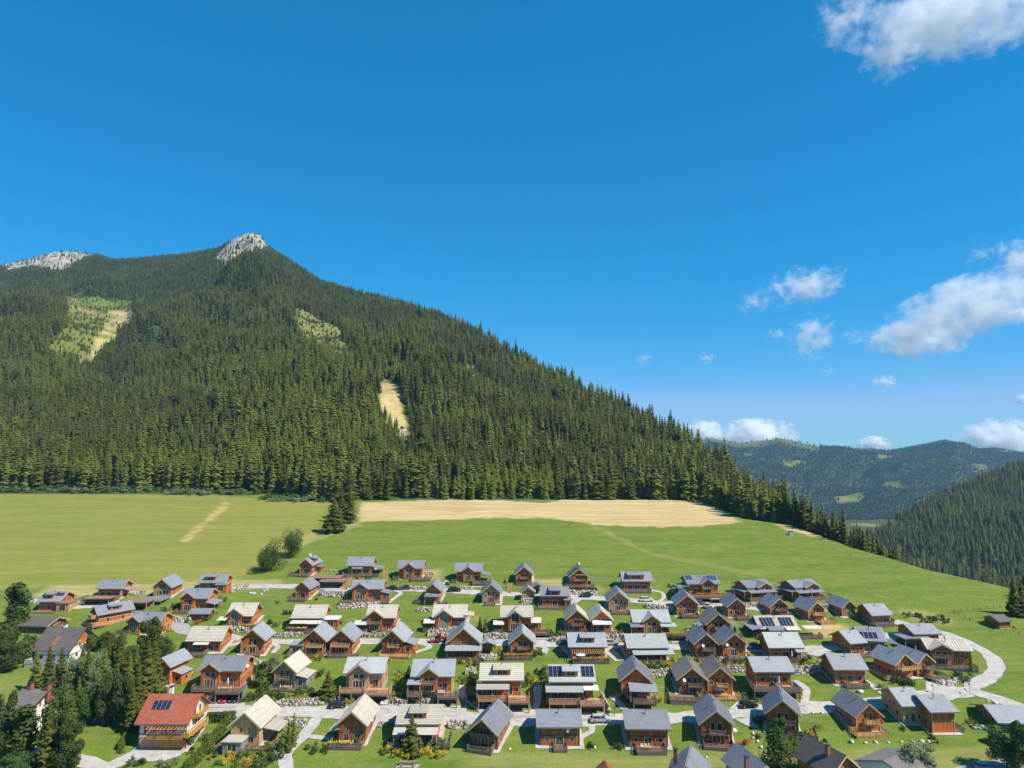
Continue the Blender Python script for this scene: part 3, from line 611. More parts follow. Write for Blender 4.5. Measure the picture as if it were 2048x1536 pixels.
def railing(e, pts, z, mat='deck_grey', h=1.0, style='slat', name='railing'):
    b = MB()
    for (x0, y0), (x1, y1) in zip(pts[:-1], pts[1:]):
        L = math.hypot(x1 - x0, y1 - y0)
        if L < .2: continue
        a = math.atan2(y1 - y0, x1 - x0); M = Matrix.Translation((x0, y0, z)) @ Matrix.Rotation(a, 4, 'Z')
        b.box(-.04, L + .04, -.05, .05, h - .07, h, mat, M); b.box(0, L, -.03, .03, .1, .18, mat, M)
        n = max(1, round(L / 1.6))
        for i in range(n + 1): b.box(L * i / n - .05, L * i / n + .05, -.055, .055, -.1, h - .07, mat, M)
        if style == 'slat':
            k = max(2, int(L / .24))
            for i in range(k): x = L * (i + .5) / k; b.box(x - .075, x + .075, -.015, .015, .18, h - .07, mat, M)
        elif style == 'board':
            for i in range(4): b.box(0, L, -.02, .02, .2 + i * .185, .2 + i * .185 + .15, mat, M)
        elif style == 'open':
            for i in range(2): b.box(0, L, -.015, .015, .38 + i * .27, .42 + i * .27, mat, M)
            k = max(2, int(L / .5))
            for i in range(k): x = L * (i + .5) / k; b.box(x - .02, x + .02, -.012, .012, .18, h - .07, mat, M)
    return b.build(name, e)
HOUSES = []
def gz(e_xy, yaw, lx, ly):                 # ground height at a local point
    c, s = math.cos(yaw), math.sin(yaw); return hz(e_xy[0] + lx * c - ly * s, e_xy[1] + lx * s + ly * c)
def house(kind, xl, xr, yb, ye, yr, yaw, D, roof, wall, label, name='chalet', cat='chalet', **k):
    yaw_d = yaw; yaw = R(yaw); car = k.get('car')
    xc = (xl + xr) / 2
    p = at(xc, yb, k.get('lift', 2.75 if car else 0), k.get('fwd', 4.2 if car else 0))
    u = p.x / p.y; ppm = F / p.y
    W = (xr - xl) / ppm / max(.35, math.cos(yaw) + u * math.sin(yaw)); W = max(4, min(15, W))
    Hh = (yb - ye) / ppm * 1.0; Hh = max(2.3, min(6.2, Hh))
    span = D if kind in 'EC' else W
    if 'pitch' in k: rise = span / 2 * math.tan(R(k['pitch']))
    elif kind == 'G': rise = (ye - yr) / ppm
    else:
        # ridge lies D/2 farther back
        yr_d = D / 2; s = float(s_of(yr)); rise = (CAMZ + s * (p.y + yr_d)) - p.z - Hh
    rise = max(span * .17, min(span * .42, rise))
    e = empty(name, p, yaw, label, cat, k.get('group', 'wooden chalets of the village' if cat == 'chalet' else None))
    hx = (p.x, p.y); HOUSES.append((p.x, p.y, W, D, yaw, k.get('short'), p.z))
    gl = lambda x, y: gz(hx, yaw, x, y) - p.z
    low = min(gl(-W / 2, 0), gl(W / 2, 0), gl(-W / 2, D), gl(W / 2, D))
    h2 = W / 2
    tilt = 'trim_pale' if wall in ('wood_orange', 'wood_new', 'wood_pale', 'wood_red') else 'trim_dark'
    tilt = k.get('trim', tilt)
    # foundation
    b = MB(); b.box(-h2 - .02, h2 + .02, -.02, D + .02, min(low, 0) - .8, .12, k.get('base', 'concrete')); b.build('foundation', e)
    if not car and k.get('skirt', cat in ('chalet', 'house')):
        b = MB(); mg = .9; xs = np.linspace(-h2 - mg, h2 + mg, 6); ys = np.linspace(-mg * 1.2, D + mg, 6); vs = [(x + .2 * math.sin(7 * x + 3 * y), y + .2 * math.sin(5 * x), gl(x, y) + .1) for y in ys for x in xs]
        b.poly(vs, [(j * 6 + i, j * 6 + i + 1, (j + 1) * 6 + i + 1, (j + 1) * 6 + i) for j in range(5) for i in range(5)], 'gravel'); b.build('gravel_skirt', e)
    # walls: lower storey and gables
    low_wall = k.get('wall2')
    if low_wall:
        b = MB(); b.box(-h2 - .03, h2 + .03, -.03, D + .03, .1, min(2.5, Hh * .55), low_wall); b.build('lower_wall', e)
    b = MB()
    if kind in 'EC': b.prism([(0, .12), (D, .12), (D, Hh), (D / 2, Hh + rise), (0, Hh)], 'x', -h2, h2, wall)
    else: b.prism([(-h2, .12), (h2, .12), (h2, Hh), (0, Hh + rise), (-h2, Hh)], 'y', 0, D, wall)
    b.build('wall', e)
    b = MB(); zf = Hh * .5 + .1
    for (x0, x1, y0, y1) in ((-h2 - .04, h2 + .04, -.05, -.005), (h2 + .005, h2 + .05, 0, D), (-h2 - .05, -h2 - .005, 0, D)): b.box(x0, x1, y0, y1, zf, zf + .16, tilt)
    for sx in (-1, 1): b.box(sx * (h2 + .02) - .08, sx * (h2 + .02) + .08, -.06, .06, .12, Hh - .05, tilt)
    b.build('trim_board', e)
    # main roof
    th = .2; ov = k.get('ov', .75); go = k.get('go', .8); sl = math.hypot(span / 2, rise); cx, sx_ = (span / 2) / sl, rise / sl
    if kind in 'EC':
        L = W + 2 * go
        f, Mf = slab(e, 'roof', (-h2 - go, -ov, Hh - ov * sx_ / cx), (1, 0, 0), (0, cx, sx_), L, sl + ov / cx, th, roof)
        if not k.get('halfroof'): slab(e, 'roof', (h2 + go, D + ov, Hh - ov * sx_ / cx), (-1, 0, 0), (0, -cx, sx_), L, sl + ov / cx, th, roof)
        zt = th * .5
        for s in (-1, 1):
            b = MB(); X0 = s * (h2 + go); pts = [(-ov, Hh - ov * sx_ / cx), (D / 2, Hh + rise), (D + ov, Hh - ov * sx_ / cx)]
            for q in (0, 1):
                (a0, z0), (a1, z1) = pts[q], pts[q + 1]
                b.prism([(a0, z0 - .12), (a1, z1 - .12), (a1, z1 + .2), (a0, z0 + .2)], 'x', X0 - .04, X0 + .04, k.get('barge', 'trim_pale'))
            b.build('barge_board', e)
        b = MB(); b.box(-h2 - go, h2 + go, -ov - .12, -ov, Hh - ov * sx_ / cx - .06, Hh - ov * sx_ / cx + .1, 'gutter'); b.build('gutter', e)
        slopeM = Mf; SL = sl + ov / cx; LL = L
    else:
        L = D + 2 * go; g0 = k.get('gf', go)
        L = D + go + g0
        f1, M1 = slab(e, 'roof', (h2 + ov, -g0, Hh - ov * sx_ / cx), (0, 1, 0), (-cx, 0, sx_), L, sl + ov / cx, th, roof)
        f2, M2_ = slab(e, 'roof', (-h2 - ov, D + go, Hh - ov * sx_ / cx), (0, -1, 0), (cx, 0, sx_), L, sl + ov / cx, th, roof)
        for y in (-g0, D + go):
            zz = Hh - ov * sx_ / cx
            boards(e, [((-h2 - ov, zz + .05), (0, Hh + rise + .05)), ((0, Hh + rise + .05), (h2 + ov, zz + .05))], y - .04, y + .04, k.get('barge', 'trim_pale'))
        slopeM = M1; SL = sl + ov / cx; LL = L
    Fm = lambda x, z, y=0: Matrix.Translation((x, y, z))
    Rm = lambda y, z: Matrix.Translation((h2 + .0, y, z)) @ Matrix.Rotation(R(90), 4, 'Z')
    Lm = lambda y, z: Matrix.Translation((-h2, y, z)) @ Matrix.Rotation(R(-90), 4, 'Z')
    fm = k.get('fr', 'trim_pale'); gls = k.get('glass', 'glass')
    # front windows
    fr = k.get('front', 'G1' if kind == 'G' else ('C1' if kind == 'C' else 'E1'))
    up = Hh * .5 + .35; hu = min(1.9, max(1.1, Hh + rise * .45 - up - .3))
    if fr == 'G1':
        for s in (-1, 1): window(e, Fm(s * W * .12, up), W * .15, hu, 0, fm, gls, 'window')
        window(e, Fm(0, .25), W * .3, 2.0, 1, fm, gls, 'door')
        for s in (-1, 1): window(e, Fm(s * W * .34, .95), W * .15, 1.1, 0, fm, gls)
    elif fr == 'G2':
        for s in (-1, 1): window(e, Fm(s * W * .14, up + .2), W * .13, hu * .8, 0, fm, gls)
        for s in (-1, 1): window(e, Fm(s * W * .32, up), W * .1, .8, 0, fm, gls)
        window(e, Fm(0, .25), W * .42, 2.05, 3, fm, gls, 'door')
    elif fr == 'GG':
        window(e, Fm(0, .3), W * .8, Hh * .55, 3, fm, gls, 'door'); window(e, Fm(0, .4 + Hh * .56), W * .55, max(.8, rise * .8), 3, fm, gls)
    elif fr == 'G3':
        for s in (-1, 1): window(e, Fm(s * W * .16, up + .1), W * .12, 1.3, 0, fm, gls)
        window(e, Fm(-W * .22, .25), W * .2, 2.0, 1, fm, gls, 'door'); window(e, Fm(W * .2, .9), W * .26, 1.2, 1, fm, gls)
    elif fr == 'E1':
        window(e, Fm(0, .25), W * .22, 2.0, 1, fm, gls, 'door')
        for s in (-1, 1): window(e, Fm(s * W * .32, 1.0), W * .14, 1.05, 0, fm, gls)
    elif fr == 'E2':
        window(e, Fm(-W * .25, .25), W * .28, 2.0, 3, fm, gls, 'door'); window(e, Fm(W * .2, .25), W * .2, 2.0, 1, fm, gls, 'door'); window(e, Fm(W * .4, 1.), W * .1, 1, 0, fm, gls)
    elif fr == 'E3':
        for s in (-1, 0, 1): window(e, Fm(s * W * .27, .3), W * .2, 2.0, 1, fm, gls, 'door')
    elif fr == 'C1':
        a, c = k.get('cg', (.1, .55)); rest = (c + 1) / 2 if c < .75 else a / 2; window(e, Fm((rest - .5) * W, .25), W * .16, 2.0, 1, fm, gls, 'door')
        if c < .7: window(e, Fm((c + .08 - .5) * W, .9), W * .09, 1.0, 0, fm, gls)
        if a > .2: window(e, Fm((a / 2 - .5) * W, .9), W * .1, 1.1, 0, fm, gls)
    # side windows
    sw = k.get('side', 2); pairs = []
    if u < .12 or yaw_d < -5: pairs.append(Rm)
    if u > -.1 or yaw_d > 5: pairs.append(Lm)
    for Mx in pairs:
        for i in range(sw): window(e, Mx(D * (i + .6) / (sw + .2), .95), 1.0, 1.15, 0, fm, gls)
        if kind in 'EC':
            for s in (-1, 1): window(e, Mx(D / 2 + s * .75, Hh * .5 + .55), .8, 1.3, 0, fm, gls)
    # cross gable
    if kind == 'C':
        a, c = k.get('cg', (.1, .55)); x0, x1 = (a - .5) * W, (c - .5) * W; xm = (x0 + x1) / 2; wv = x1 - x0; pj = k.get('proj', 1.0)
        cr = min(rise * .9, wv * .36); ez = Hh + .1 + (rise * .9 - cr) * .5
        b = MB(); b.prism([(x0, .1), (x1, .1), (x1, ez), (xm, ez + cr), (x0, ez)], 'y', -pj, D * .42, wall); b.build('gable_wall', e)
        o2 = .5; s2 = math.hypot(wv / 2, cr); c2, z2 = wv / 2 / s2, cr / s2; ln = pj + .7 + D * .45
        slab(e, 'gable_roof', (x1 + o2, -pj - .7, ez - o2 * z2 / c2), (0, 1, 0), (-c2, 0, z2), ln, s2 + o2 / c2, .18, roof)
        slab(e, 'gable_roof', (x0 - o2, -pj - .7 + ln, ez - o2 * z2 / c2), (0, -1, 0), (c2, 0, z2), ln, s2 + o2 / c2, .18, roof)
        zz = ez - o2 * z2 / c2
        boards(e, [((x0 - o2, zz + .05), (xm, ez + cr + .05)), ((xm, ez + cr + .05), (x1 + o2, zz + .05))], -pj - .76, -pj - .68, k.get('barge', 'trim_pale'))
        cgf = k.get('cgf', 'two')
        if cgf == 'tall': window(e, Fm(xm, .3, -pj), wv * .75, Hh * .48, 3, fm, gls, 'door'); window(e, Fm(xm, .3 + Hh * .55, -pj), wv * .62, ez + cr * .35 - Hh * .55, 1, fm, gls)
        else:
            window(e, Fm(xm, .3, -pj), wv * .7, 2.0, 3, fm, gls, 'door')
            for s in (-1, 1): window(e, Fm(xm + s * wv * .16, Hh * .5 + .6, -pj), wv * .28, 1.2 if cgf == 'two' else 1.7, 0, fm, gls)
        if k.get('cbal'):
            b = MB(); b.box(x0 + .2, x1 - .2, -pj - 1.2, -pj - .01, Hh * .5 + .15, Hh * .5 + .3, 'deck_grey'); bb = b.build('balcony', e)
            railing(bb, [(x0 + .2, -pj - .03), (x0 + .2, -pj - 1.2), (x1 - .2, -pj - 1.2), (x1 - .2, -pj - .03)], Hh * .5 + .3, k.get('rail', 'deck_grey'), .9)
    else: pj = 0
    # dormer
    for dm in k.get('dm', []):
        a, c = dm[:2]; w = (c - a) * LL; wx = (a + c) / 2 * LL; base = SL * (dm[2] if len(dm) > 2 else .28); top = SL * .92
        # slope-local frame -> build in slope coordinates turned upright
        ob = bpy.data.objects.new('dormer', None); 
        b = MB(); ang = math.atan2(sx_, cx); hgt = (top - base) * math.sin(ang) * .85
        Md = slopeM @ Matrix.Translation((wx, base, th)) @ Matrix.Rotation(-ang, 4, 'X')
        dep = (top - base) * math.cos(ang)
        b.box(-w / 2, w / 2, 0, dep * .95, -.3, hgt, wall); do = b.build('dormer', e, Md)
        r2 = math.atan2((top - base) * math.sin(ang) + .1 - hgt, dep); 
        slab(do, 'dormer_roof', (-w / 2 - .35, -.5, hgt - .5 * math.tan(r2) + .02), (1, 0, 0), (0, math.cos(r2), math.sin(r2)), w + .7, (dep + .5) / math.cos(r2), .14, roof)
        window(do, Matrix.Translation((0, 0, hgt * .18)), w * .7, hgt * .66, 1, fm, gls)
    # solar panels laid on the main visible slope, in slope coordinates
    for sp in k.get('sp', []):
        fx, fy, nx, ny, pw, ph = sp[:6]; Ms = M2_ if (len(sp) > 7 and sp[7] == 'L') else slopeM
        for i in range(nx):
            for j in range(ny):
                b = MB(); b.box(-pw / 2 + .03, pw / 2 - .03, -ph / 2 + .03, ph / 2 - .03, .06, .12, sp[6] if len(sp) > 6 else 'solar')
                for q in (-1, 1): b.box(q * (pw / 2 - .02) - .025, q * (pw / 2 - .02) + .025, -ph / 2, ph / 2, .04, .13, 'metal_light')
                b.build('solar_panel', e, Ms @ Matrix.Translation((fx * LL + (i - (nx - 1) / 2) * pw, fy * SL + (j - (ny - 1) / 2) * ph, th)))
    # chimney
    ch = k.get('ch', (.5, .35))
    if ch:
        b = MB(); X = (ch[0] - .5) * W; Y = D * ch[1] + (0); zr = Hh + rise * (1 - abs(Y - D / 2) / (D / 2)) if kind in 'EC' else Hh + rise * (1 - abs(X) / h2)
        if k.get('bigch'): b.box(X - .35, X + .35, Y - .35, Y + .35, zr - .5, Hh + rise + .9, k['bigch']); b.box(X - .45, X + .45, Y - .45, Y + .45, Hh + rise + .95, Hh + rise + 1.05, 'metal_dark')
        else: b.cyl(X, Y, zr - .3, zr + 1.1, .13, .13, 8, 'metal_light'); b.cyl(X, Y, zr + 1.1, zr + 1.3, .22, .1, 8, 'metal_dark')
        b.build('chimney', e)
    if k.get('sat'):
        sx0, sy0, sz0 = k['sat']; put('satellite_dish', DISH, e, Matrix.Translation((sx0 * h2, sy0 * D - (.35 if sy0 <= 0 else 0), sz0)) @ Matrix.Rotation(R(65), 4, 'X') @ Matrix.Rotation(R(20), 4, 'Y'))
    inx = lambda v: -h2 - .1 < v < h2 + .1
    rail = k.get('rail', 'deck_grey'); dmat = k.get('dmat', rail); rs = k.get('rs', 'slat')
    # decks: (x0, x1, y0, y1, z) with x in half-widths, y in metres (negative = in front)
    for dk in k.get('deck', []):
        x0, x1, y0, y1 = dk[0] * h2, dk[1] * h2, dk[2], dk[3]; z = dk[4] if len(dk) > 4 else .15
        b = MB(); b.box(x0, x1, y0, y1, z - .18, z, dmat); n = max(2, int((x1 - x0) / .5))
        o = b.build('deck', e)
        g = min(gl(x0, y0), gl(x1, y0))
        b = MB()
        if z - g > .3:
            for xx in np.linspace(x0 + .15, x1 - .15, max(2, int((x1 - x0) / 3) + 1)):
                for yy in (y0 + .15, (y0 + y1) / 2): b.box(xx - .08, xx + .08, yy - .08, yy + .08, gl(xx, yy) - .3, z - .18, dmat)
            b.box(x0 + .05, x1 - .05, y0 + .06, y0 + .12, max(g - .1, z - 1.1), z - .2, dmat) if not car and z - g < 1.4 else b.box(x0, x1, y0 + .02, y0 + .14, z - .45, z - .18, dmat)
            b.build('deck_support', o)
        pts = []
        path = [(x0 + .05, y1 if y1 <= 0 or not inx(x0) else 0), (x0 + .05, y0 + .05), (x1 - .05, y0 + .05), (x1 - .05, y1)]
        if len(dk) > 5 and dk[5] == 'b': path = [path[0], path[1], path[2], path[3], path[0]]
        if not (len(dk) > 5 and dk[5] == 'n'): railing(o, path, z, rail, .95, rs)
    if car:
        x0, x1 = car[0] * h2, car[1] * h2; dp = min(4.2, car[2]) if len(car) > 2 else 4.2; zf = -2.1; z = .12
        yb0 = -dp
        o = MB(); o.box(x0, x1, yb0, -.03, z - .25, z, dmat); ob = o.build('deck', e)
        g = gl((x0 + x1) / 2, yb0)
        b = MB()
        b.box(x0 + .1, x1 - .1, -.9, -.7, g - .5, z - .25, 'concrete_dark')
        for xx in (x0 + .02, x1 - .27): b.box(xx, xx + .25, yb0 + 2.2, -.7, g - .5, z - .25, 'concrete_dark')
        b.build('carport_wall', e)
        b = MB()
        for xx in (x0 + .15, x1 - .15): b.box(xx - .11, xx + .11, yb0 + .1, yb0 + .32, g - .6, z - .25, dmat)
        b.box(x0, x1, yb0 + .08, yb0 + .3, z - .55, z - .25, dmat); b.build('carport_post', e)
        railing(ob, [(x0 + .05, -.1), (x0 + .05, yb0 + .05), (x1 - .05, yb0 + .05), (x1 - .05, 0 if inx(x1) else -.1)], z, rail, .95, rs)
        # drive cut level in front of the carport
        b = MB(); b.box(x0 - .3, x1 + .3, yb0 - 1.5, -.8, g - .6, g + .06, 'gravel'); b.build('carport_floor', e)
        CARPORTS[label] = (e, (x0 + x1) / 2, yb0 + 2.2, g + .06)
    # balcony
    for bl in k.get('bal', []):
        x0, x1 = bl[0] * h2, bl[1] * h2; z = bl[2] if len(bl) > 2 else Hh * .5 + .1; dp = bl[3] if len(bl) > 3 else 1.3; dp += pj if (len(bl) > 4) else 0
        b = MB(); b.box(x0, x1, -dp, -.06, z - .14, z, dmat)
        for xx in (x0 + .3, x1 - .3): b.bar((xx, -.05, z - .9), (xx, -dp + .2, z - .16), .1, dmat)
        o = b.build('balcony', e); railing(o, [(x0 + .03, -.06), (x0 + .03, -dp + .03), (x1 - .03, -dp + .03), (x1 - .03, -.06)], z, rail, .92, rs)
    # porch roofs (x0, x1, y_front, y_back, z_back, z_front, material)
    for pr in k.get('pr', []):
        x0, x1, yf, ybk, zb_, zf_ = pr[0] * h2, pr[1] * h2, pr[2], pr[3], pr[4], pr[5]; pm = pr[6] if len(pr) > 6 else roof
        d = Vector((0, ybk - yf, zb_ - zf_)); o, _ = slab(e, 'porch_roof', (x0, yf, zf_), (1, 0, 0), d, x1 - x0, d.length, .12, pm)
        b = MB(); gg = min(gl(x0, yf), 0)
        if pm.startswith('fabric'):
            for xx in (x0 + .1, x1 - .1): b.bar((xx, yf + .1, zf_ - .06), (xx, -pj, zf_ - .6), .06, 'metal_light')
        else:
            for xx in np.linspace(x0 + .25, x1 - .25, max(2, int((x1 - x0) / 3.5) + 1)): b.box(xx - .08, xx + .08, yf + .3, yf + .46, .1, zf_ + .0, tilt)
            b.box(x0 + .05, x1 - .05, yf + .28, yf + .48, zf_ - .12, zf_ - .0, tilt)
        b.build('porch_post' if not pm.startswith('fabric') else 'awning_arm', e)
    # side lean-to (side, y0, y1, width, z_wall, z_out, walled)
    for ln_ in k.get('lean', []):
        s, y0, y1, w, zw, zo, wl = ln_[:7]; lm = ln_[7] if len(ln_) > 7 else roof; s = 1 if s == 'R' else -1
        if s > 0: d = Vector((-(w + .4), 0, zw - zo)); o, _ = slab(e, 'porch_roof', (h2 + w + .4, y0 - .3, zo), (0, 1, 0), d, y1 - y0 + .6, d.length, .13, lm)
        else: d = Vector((w + .4, 0, zw - zo)); o, _ = slab(e, 'porch_roof', (-h2 - w - .4, y1 + .3, zo), (0, -1, 0), d, y1 - y0 + .6, d.length, .13, lm)
        b = MB(); xo = s * (h2 + w); gg = min(gl(xo, y0), 0)
        if wl:
            xs = sorted((s * h2 + s * .005, xo)); b.box(xs[0], xs[1], y0, y1, min(gg, 0) - .6, zo, wl); b.build('annex_wall', e)
            window(e, Fm((xs[0] + xs[1]) / 2, .8, y0), min(1.3, w * .5), 1.3, 0, fm, gls)
            if s > 0 and pairs and pairs[0] is Rm: window(e, Matrix.Translation((xo, (y0 + y1) / 2, .9)) @ Matrix.Rotation(R(90), 4, 'Z'), 1.1, 1.1, 0, fm, gls)
        else:
            for yy in (y0 + .1, y1 - .1): b.box(xo - .08, xo + .08, yy - .08, yy + .08, gl(xo, yy) - .2, zo, tilt)
            b.build('porch_post', e)
    # pergola in front (x0, x1, depth, z)
    for pg in k.get('pg', []):
        x0, x1, dp, z = pg[0] * h2, pg[1] * h2, pg[2], pg[3]; b = MB(); pmm = pg[4] if len(pg) > 4 else 'wood_pale'
        for i in range(int((x1 - x0) / .55) + 1): xx = x0 + i * .55; b.bar((xx, -pj - .05, z + .45), (xx, -pj - dp, z), .12, pmm)
        b.box(x0 - .1, x1 + .1, -pj - dp + .25, -pj - dp + .4, z - .16, z + .0, pmm)
        for xx in (x0, x1): b.box(xx - .07, xx + .07, -pj - dp + .25, -pj - dp + .4, .1, z - .16, pmm)
        b.build('pergola', e)
    # box annex (x0, x1, y0, y1, z, wall, roofmat)
    for ax in k.get('ax', []):
        x0, x1, y0, y1, z, wl, rm = ax[0] * h2, ax[1] * h2, *ax[2:7]; b = MB(); gg = min(gl(x0, y0), gl(x1, y0), 0)
        b.box(x0, x1, y0, y1, gg - .6, z, wl); o = b.build('annex', e); b = MB(); b.box(x0 - .25, x1 + .25, y0 - .25, y1 + .25, z, z + .18, rm); b.build('annex_roof', o)
        window(o, Matrix.Translation(((x0 + x1) / 2, y0, max(.3, z - 2.3))), min(2.2, (x1 - x0) * .6), min(1.9, z * .75), 1, fm, gls)
    return e
CARPORTS = {}
S_, SS, G_, L_, B_, ST = 'roof_slate', 'roof_slate_seam', 'roof_grey', 'roof_light', 'roof_beige', 'roof_stripe'
WO, WR, WB, WP, WW, WN = 'wood_orange', 'wood_red', 'wood_brown', 'wood_pale', 'wood_weathered', 'wood_new'
h = house
# --- upper left cluster
h('E', 79, 116, 1222, 1202, 1183, 0, 8, S_, WO, 'slate-roofed chalet with dark solar panels and a flat-roofed plank annex, far left', side=2, dm=[(.3, .6)], sp=[(.2, .62, 2, 1, 1.2, 1.8), (.78, .68, 2, 1, 1.2, 1.6)], ax=[(1.0, 2.3, -1.2, 3.5, 2.6, WN, 'deck_brown')], deck=[(-1.8, 1, -2.5, 0, .15, 'n')], short='leftmost chalet with solar panels')
h('E', 197, 240, 1196, 1176, 1160, 0, 7, S_, WO, 'slate chalet above a long raised deck, between two upper-left neighbours', deck=[(-1.9, 1.0, -4, 0, .2)], dmat='deck_grey', lean=[('R', 1, 4, 2, 3, 2.3, None)])
h('G', 308, 341, 1192, 1173, 1158, 0, 8, S_, WO, 'upper-left chalet with a fully glazed gable above a dark pool terrace', front='GG', short='chalet with the glazed gable', lift=1.0, fwd=3, deck=[(-2.2, 1.1, -7, 0, -.1, 'n')], dmat='concrete_dark', rail='metal_dark')
h('G', 176, 207, 1250, 1226, 1211, -38, 9.5, S_, WO, 'turned chalet with a plank-clad terrace wall and dormer, above the white house', bal=[(-.2, 1, 2.6, 2.2)], deck=[(-1.6, 1, -2.5, 0, .4), (1, 1.9, -2.5, 9, .4)], rs='board', rail=WN, dm=[(.35, .65)], short='turned chalet above the white house')
h('C', 256, 318, 1268, 1244, 1224, -8, 7, S_, WO, 'slate cross-gabled chalet half hidden by the tall leafy tree', cg=(.0, .42), cgf='two', glass='glass_teal', deck=[(-1.9, -1, -1, 3, .1)], short='chalet behind the tall leafy tree')
h('C', 365, 412, 1222, 1196, 1177, 0, 8, S_, WO, 'cross-gabled slate chalet with a hipped slate porch on its right', cg=(.0, .55), lean=[('R', -1, 5, 3, 3, 2.2, None)], deck=[(-1.3, 1.6, -3, -1, .1)], short='chalet with the hipped slate porch')
h('E', 401, 446, 1181, 1164, 1149, 0, 7, S_, WO, 'slate chalet with a low orange annex beside the pale stone wall', dm=[(.25, .6)], ax=[(.55, 1.5, -2.5, 2, 2.4, WO, S_)], deck=[(-1, .5, -2.5, 0, .2)])
# --- top row
h('G', 599, 624, 1149, 1129, 1114, -6, 8.5, S_, WO, 'topmost left chalet by the two meadow trees, with a round dark deck', dm=[(.35, .65)], deck=[(-2.2, .9, -3.5, 0, .2)], lean=[('R', 3, 7, 2.5, 2.6, 2.2, WO)], sat=(.3, .3, 7), short='topmost left chalet by the two meadow trees')
h('E', 697, 742, 1150, 1130, 1114, 0, 7, S_, WO, 'topmost chalet with a slate awning and side porch above the hillside stairs', pr=[(-.65, .3, -2, 0, 3.1, 2.6)], lean=[('R', 0, 5, 4, 3, 2.2, None)], deck=[(-1.4, 1.8, -3, 0, .2)], front='E3', short='topmost chalet above the hillside stairs')
h('G', 591, 618, 1198, 1176, 1160, -5, 7.5, S_, WO, 'small slate chalet under the gravel path, red cloth by its door', deck=[(-1.5, 1, -3.5, 0, .3)], short='small chalet with a red cloth by its door')
h('C', 706, 761, 1200, 1177, 1160, 0, 8, S_, WO, 'slate chalet with an arched teal gable window above the white boulder wall', cg=(.0, .55), cgf='tall', glass='glass_teal', lean=[('R', -1.5, 3.5, 3, 3, 2.3, WO), ('L', 0, 3, 2, 3, 2.5, None)], deck=[(-1.7, 1.7, -4.5, -1, .1)], short='chalet with the arched teal window')
h('C', 799, 843, 1157, 1136, 1121, 0, 7, S_, WO, 'topmost cross-gabled chalet with three glazed doors and a stilted deck on its right', cg=(.2, .68), deck=[(.2, 1.9, -4.5, 0, .3), (-1.5, -1, -2, 1, .2)], cgf='two', short='topmost chalet with the stilted right deck')
h('C', 914, 960, 1163, 1142, 1127, 0, 7.5, S_, WO, 'topmost chalet with a terrace over an open garage and a side porch', cg=(.28, .7), car=(.35, 1.7, 4.5), lift=.8, fwd=4, lean=[('R', -1, 4, 3.5, 3, 2.2, None)], deck=[(-1.4, -1, -2, 2, .2)], short='topmost chalet with the garage terrace')
h('G', 1033, 1063, 1168, 1147, 1130, 0, 8, S_, WO, 'topmost gable-front chalet with one balcony, left of the golden dome', bal=[(-.6, .6)], deck=[(-1, 1.5, -2, 0, .15)], front='G3')
h('G', 1142, 1174, 1172, 1152, 1136, 0, 8, SS, WR, 'dark timber chalet topped by a small golden onion dome', bal=[(-.7, .7)], deck=[(-1.7, 1.8, -2.5, 0, .2)], lean=[('R', 0, 4, 2.5, 3, 2.3, None)], rail='deck_brown', short='chalet with the golden dome')
h('E', 1249, 1300, 1182, 1161, 1144, 0, 7.5, S_, WO, 'topmost slate chalet with a wide dormer and full-width balcony deck', dm=[(.2, .72, .15)], deck=[(-1.3, 1, -2.5, 0, .25)], front='E3', glass='glass_teal', side=1, short='topmost chalet with the wide dormer')
h('C', 1378, 1436, 1189, 1167, 1151, 3, 8, S_, WO, 'large solar-roofed chalet on a columned terrace over parked cars', cg=(.4, .82), cbal=1, cgf='two', lift=2.3, fwd=4, lean=[('L', -1, 5, 3.5, 3.1, 2.4, None)], deck=[(-1.2, 1.7, -4.5, -1, .1)], rs='open', base='plaster_cream', sp=[(.13, .72, 2, 2, 1.1, 1.2, 'solar_blue'), (.82, .68, 3, 2, 1.1, 1.3, 'solar_blue')], short='solar-roofed chalet on the columned terrace')
for a, b_, lab, sh in ((1493, 1546, 'left of two twin verandah chalets at the top right edge', 'left twin verandah chalet'), (1587, 1641, 'right of two twin verandah chalets, nearest the bare green slope', 'right twin verandah chalet')):
    h('C', a, b_, 1196, 1174, 1160, 15, 8, S_, WO, lab, cg=(.35, .95), cgf='two', proj=1.2, wall2='wood_brown', pr=[(-1.25, 1.1, -3.4, -.1, 3.1, 2.4)], lean=[('L', -1, 7, 2, 3.1, 2.4, None)], deck=[(-1.3, 1.15, -3.2, 0, .15), (1.15, 2.1, -3, 1, .1)], rail='deck_brown', short=sh)
# --- second row
h('G', 852, 879, 1206, 1180, 1164, -4, 7.5, S_, WO, 'narrow slate chalet with a slate porch between two stilted decks', pr=[(-1.1, 1.15, -2.6, -.05, 3.1, 2.5)], front='G2', deck=[(-2.6, -1, -1.5, 1.5, .3), (1, 2.3, -2.5, 1.5, .2)], short='narrow chalet between two decks')
h('G', 966, 999, 1208, 1184, 1167, 0, 8, S_, WN, 'narrow slate chalet standing alone beside the road, small front porch deck', deck=[(-.7, .5, -2.2, 0, .2)], front='G2', rail='deck_brown', short='narrow chalet alone beside the road')
h('E', 1086, 1134, 1213, 1191, 1174, 0, 8, S_, WR, 'slate chalet with a tall centre dormer and orange gabled annex on its right', dm=[(.32, .68, .08)], ax=[(.75, 1.25, -2.5, 2.5, 2.5, WO, S_)], deck=[(-1.4, 1.3, -3.4, 0, .15)], rail='deck_brown', short='chalet with the tall centre dormer')
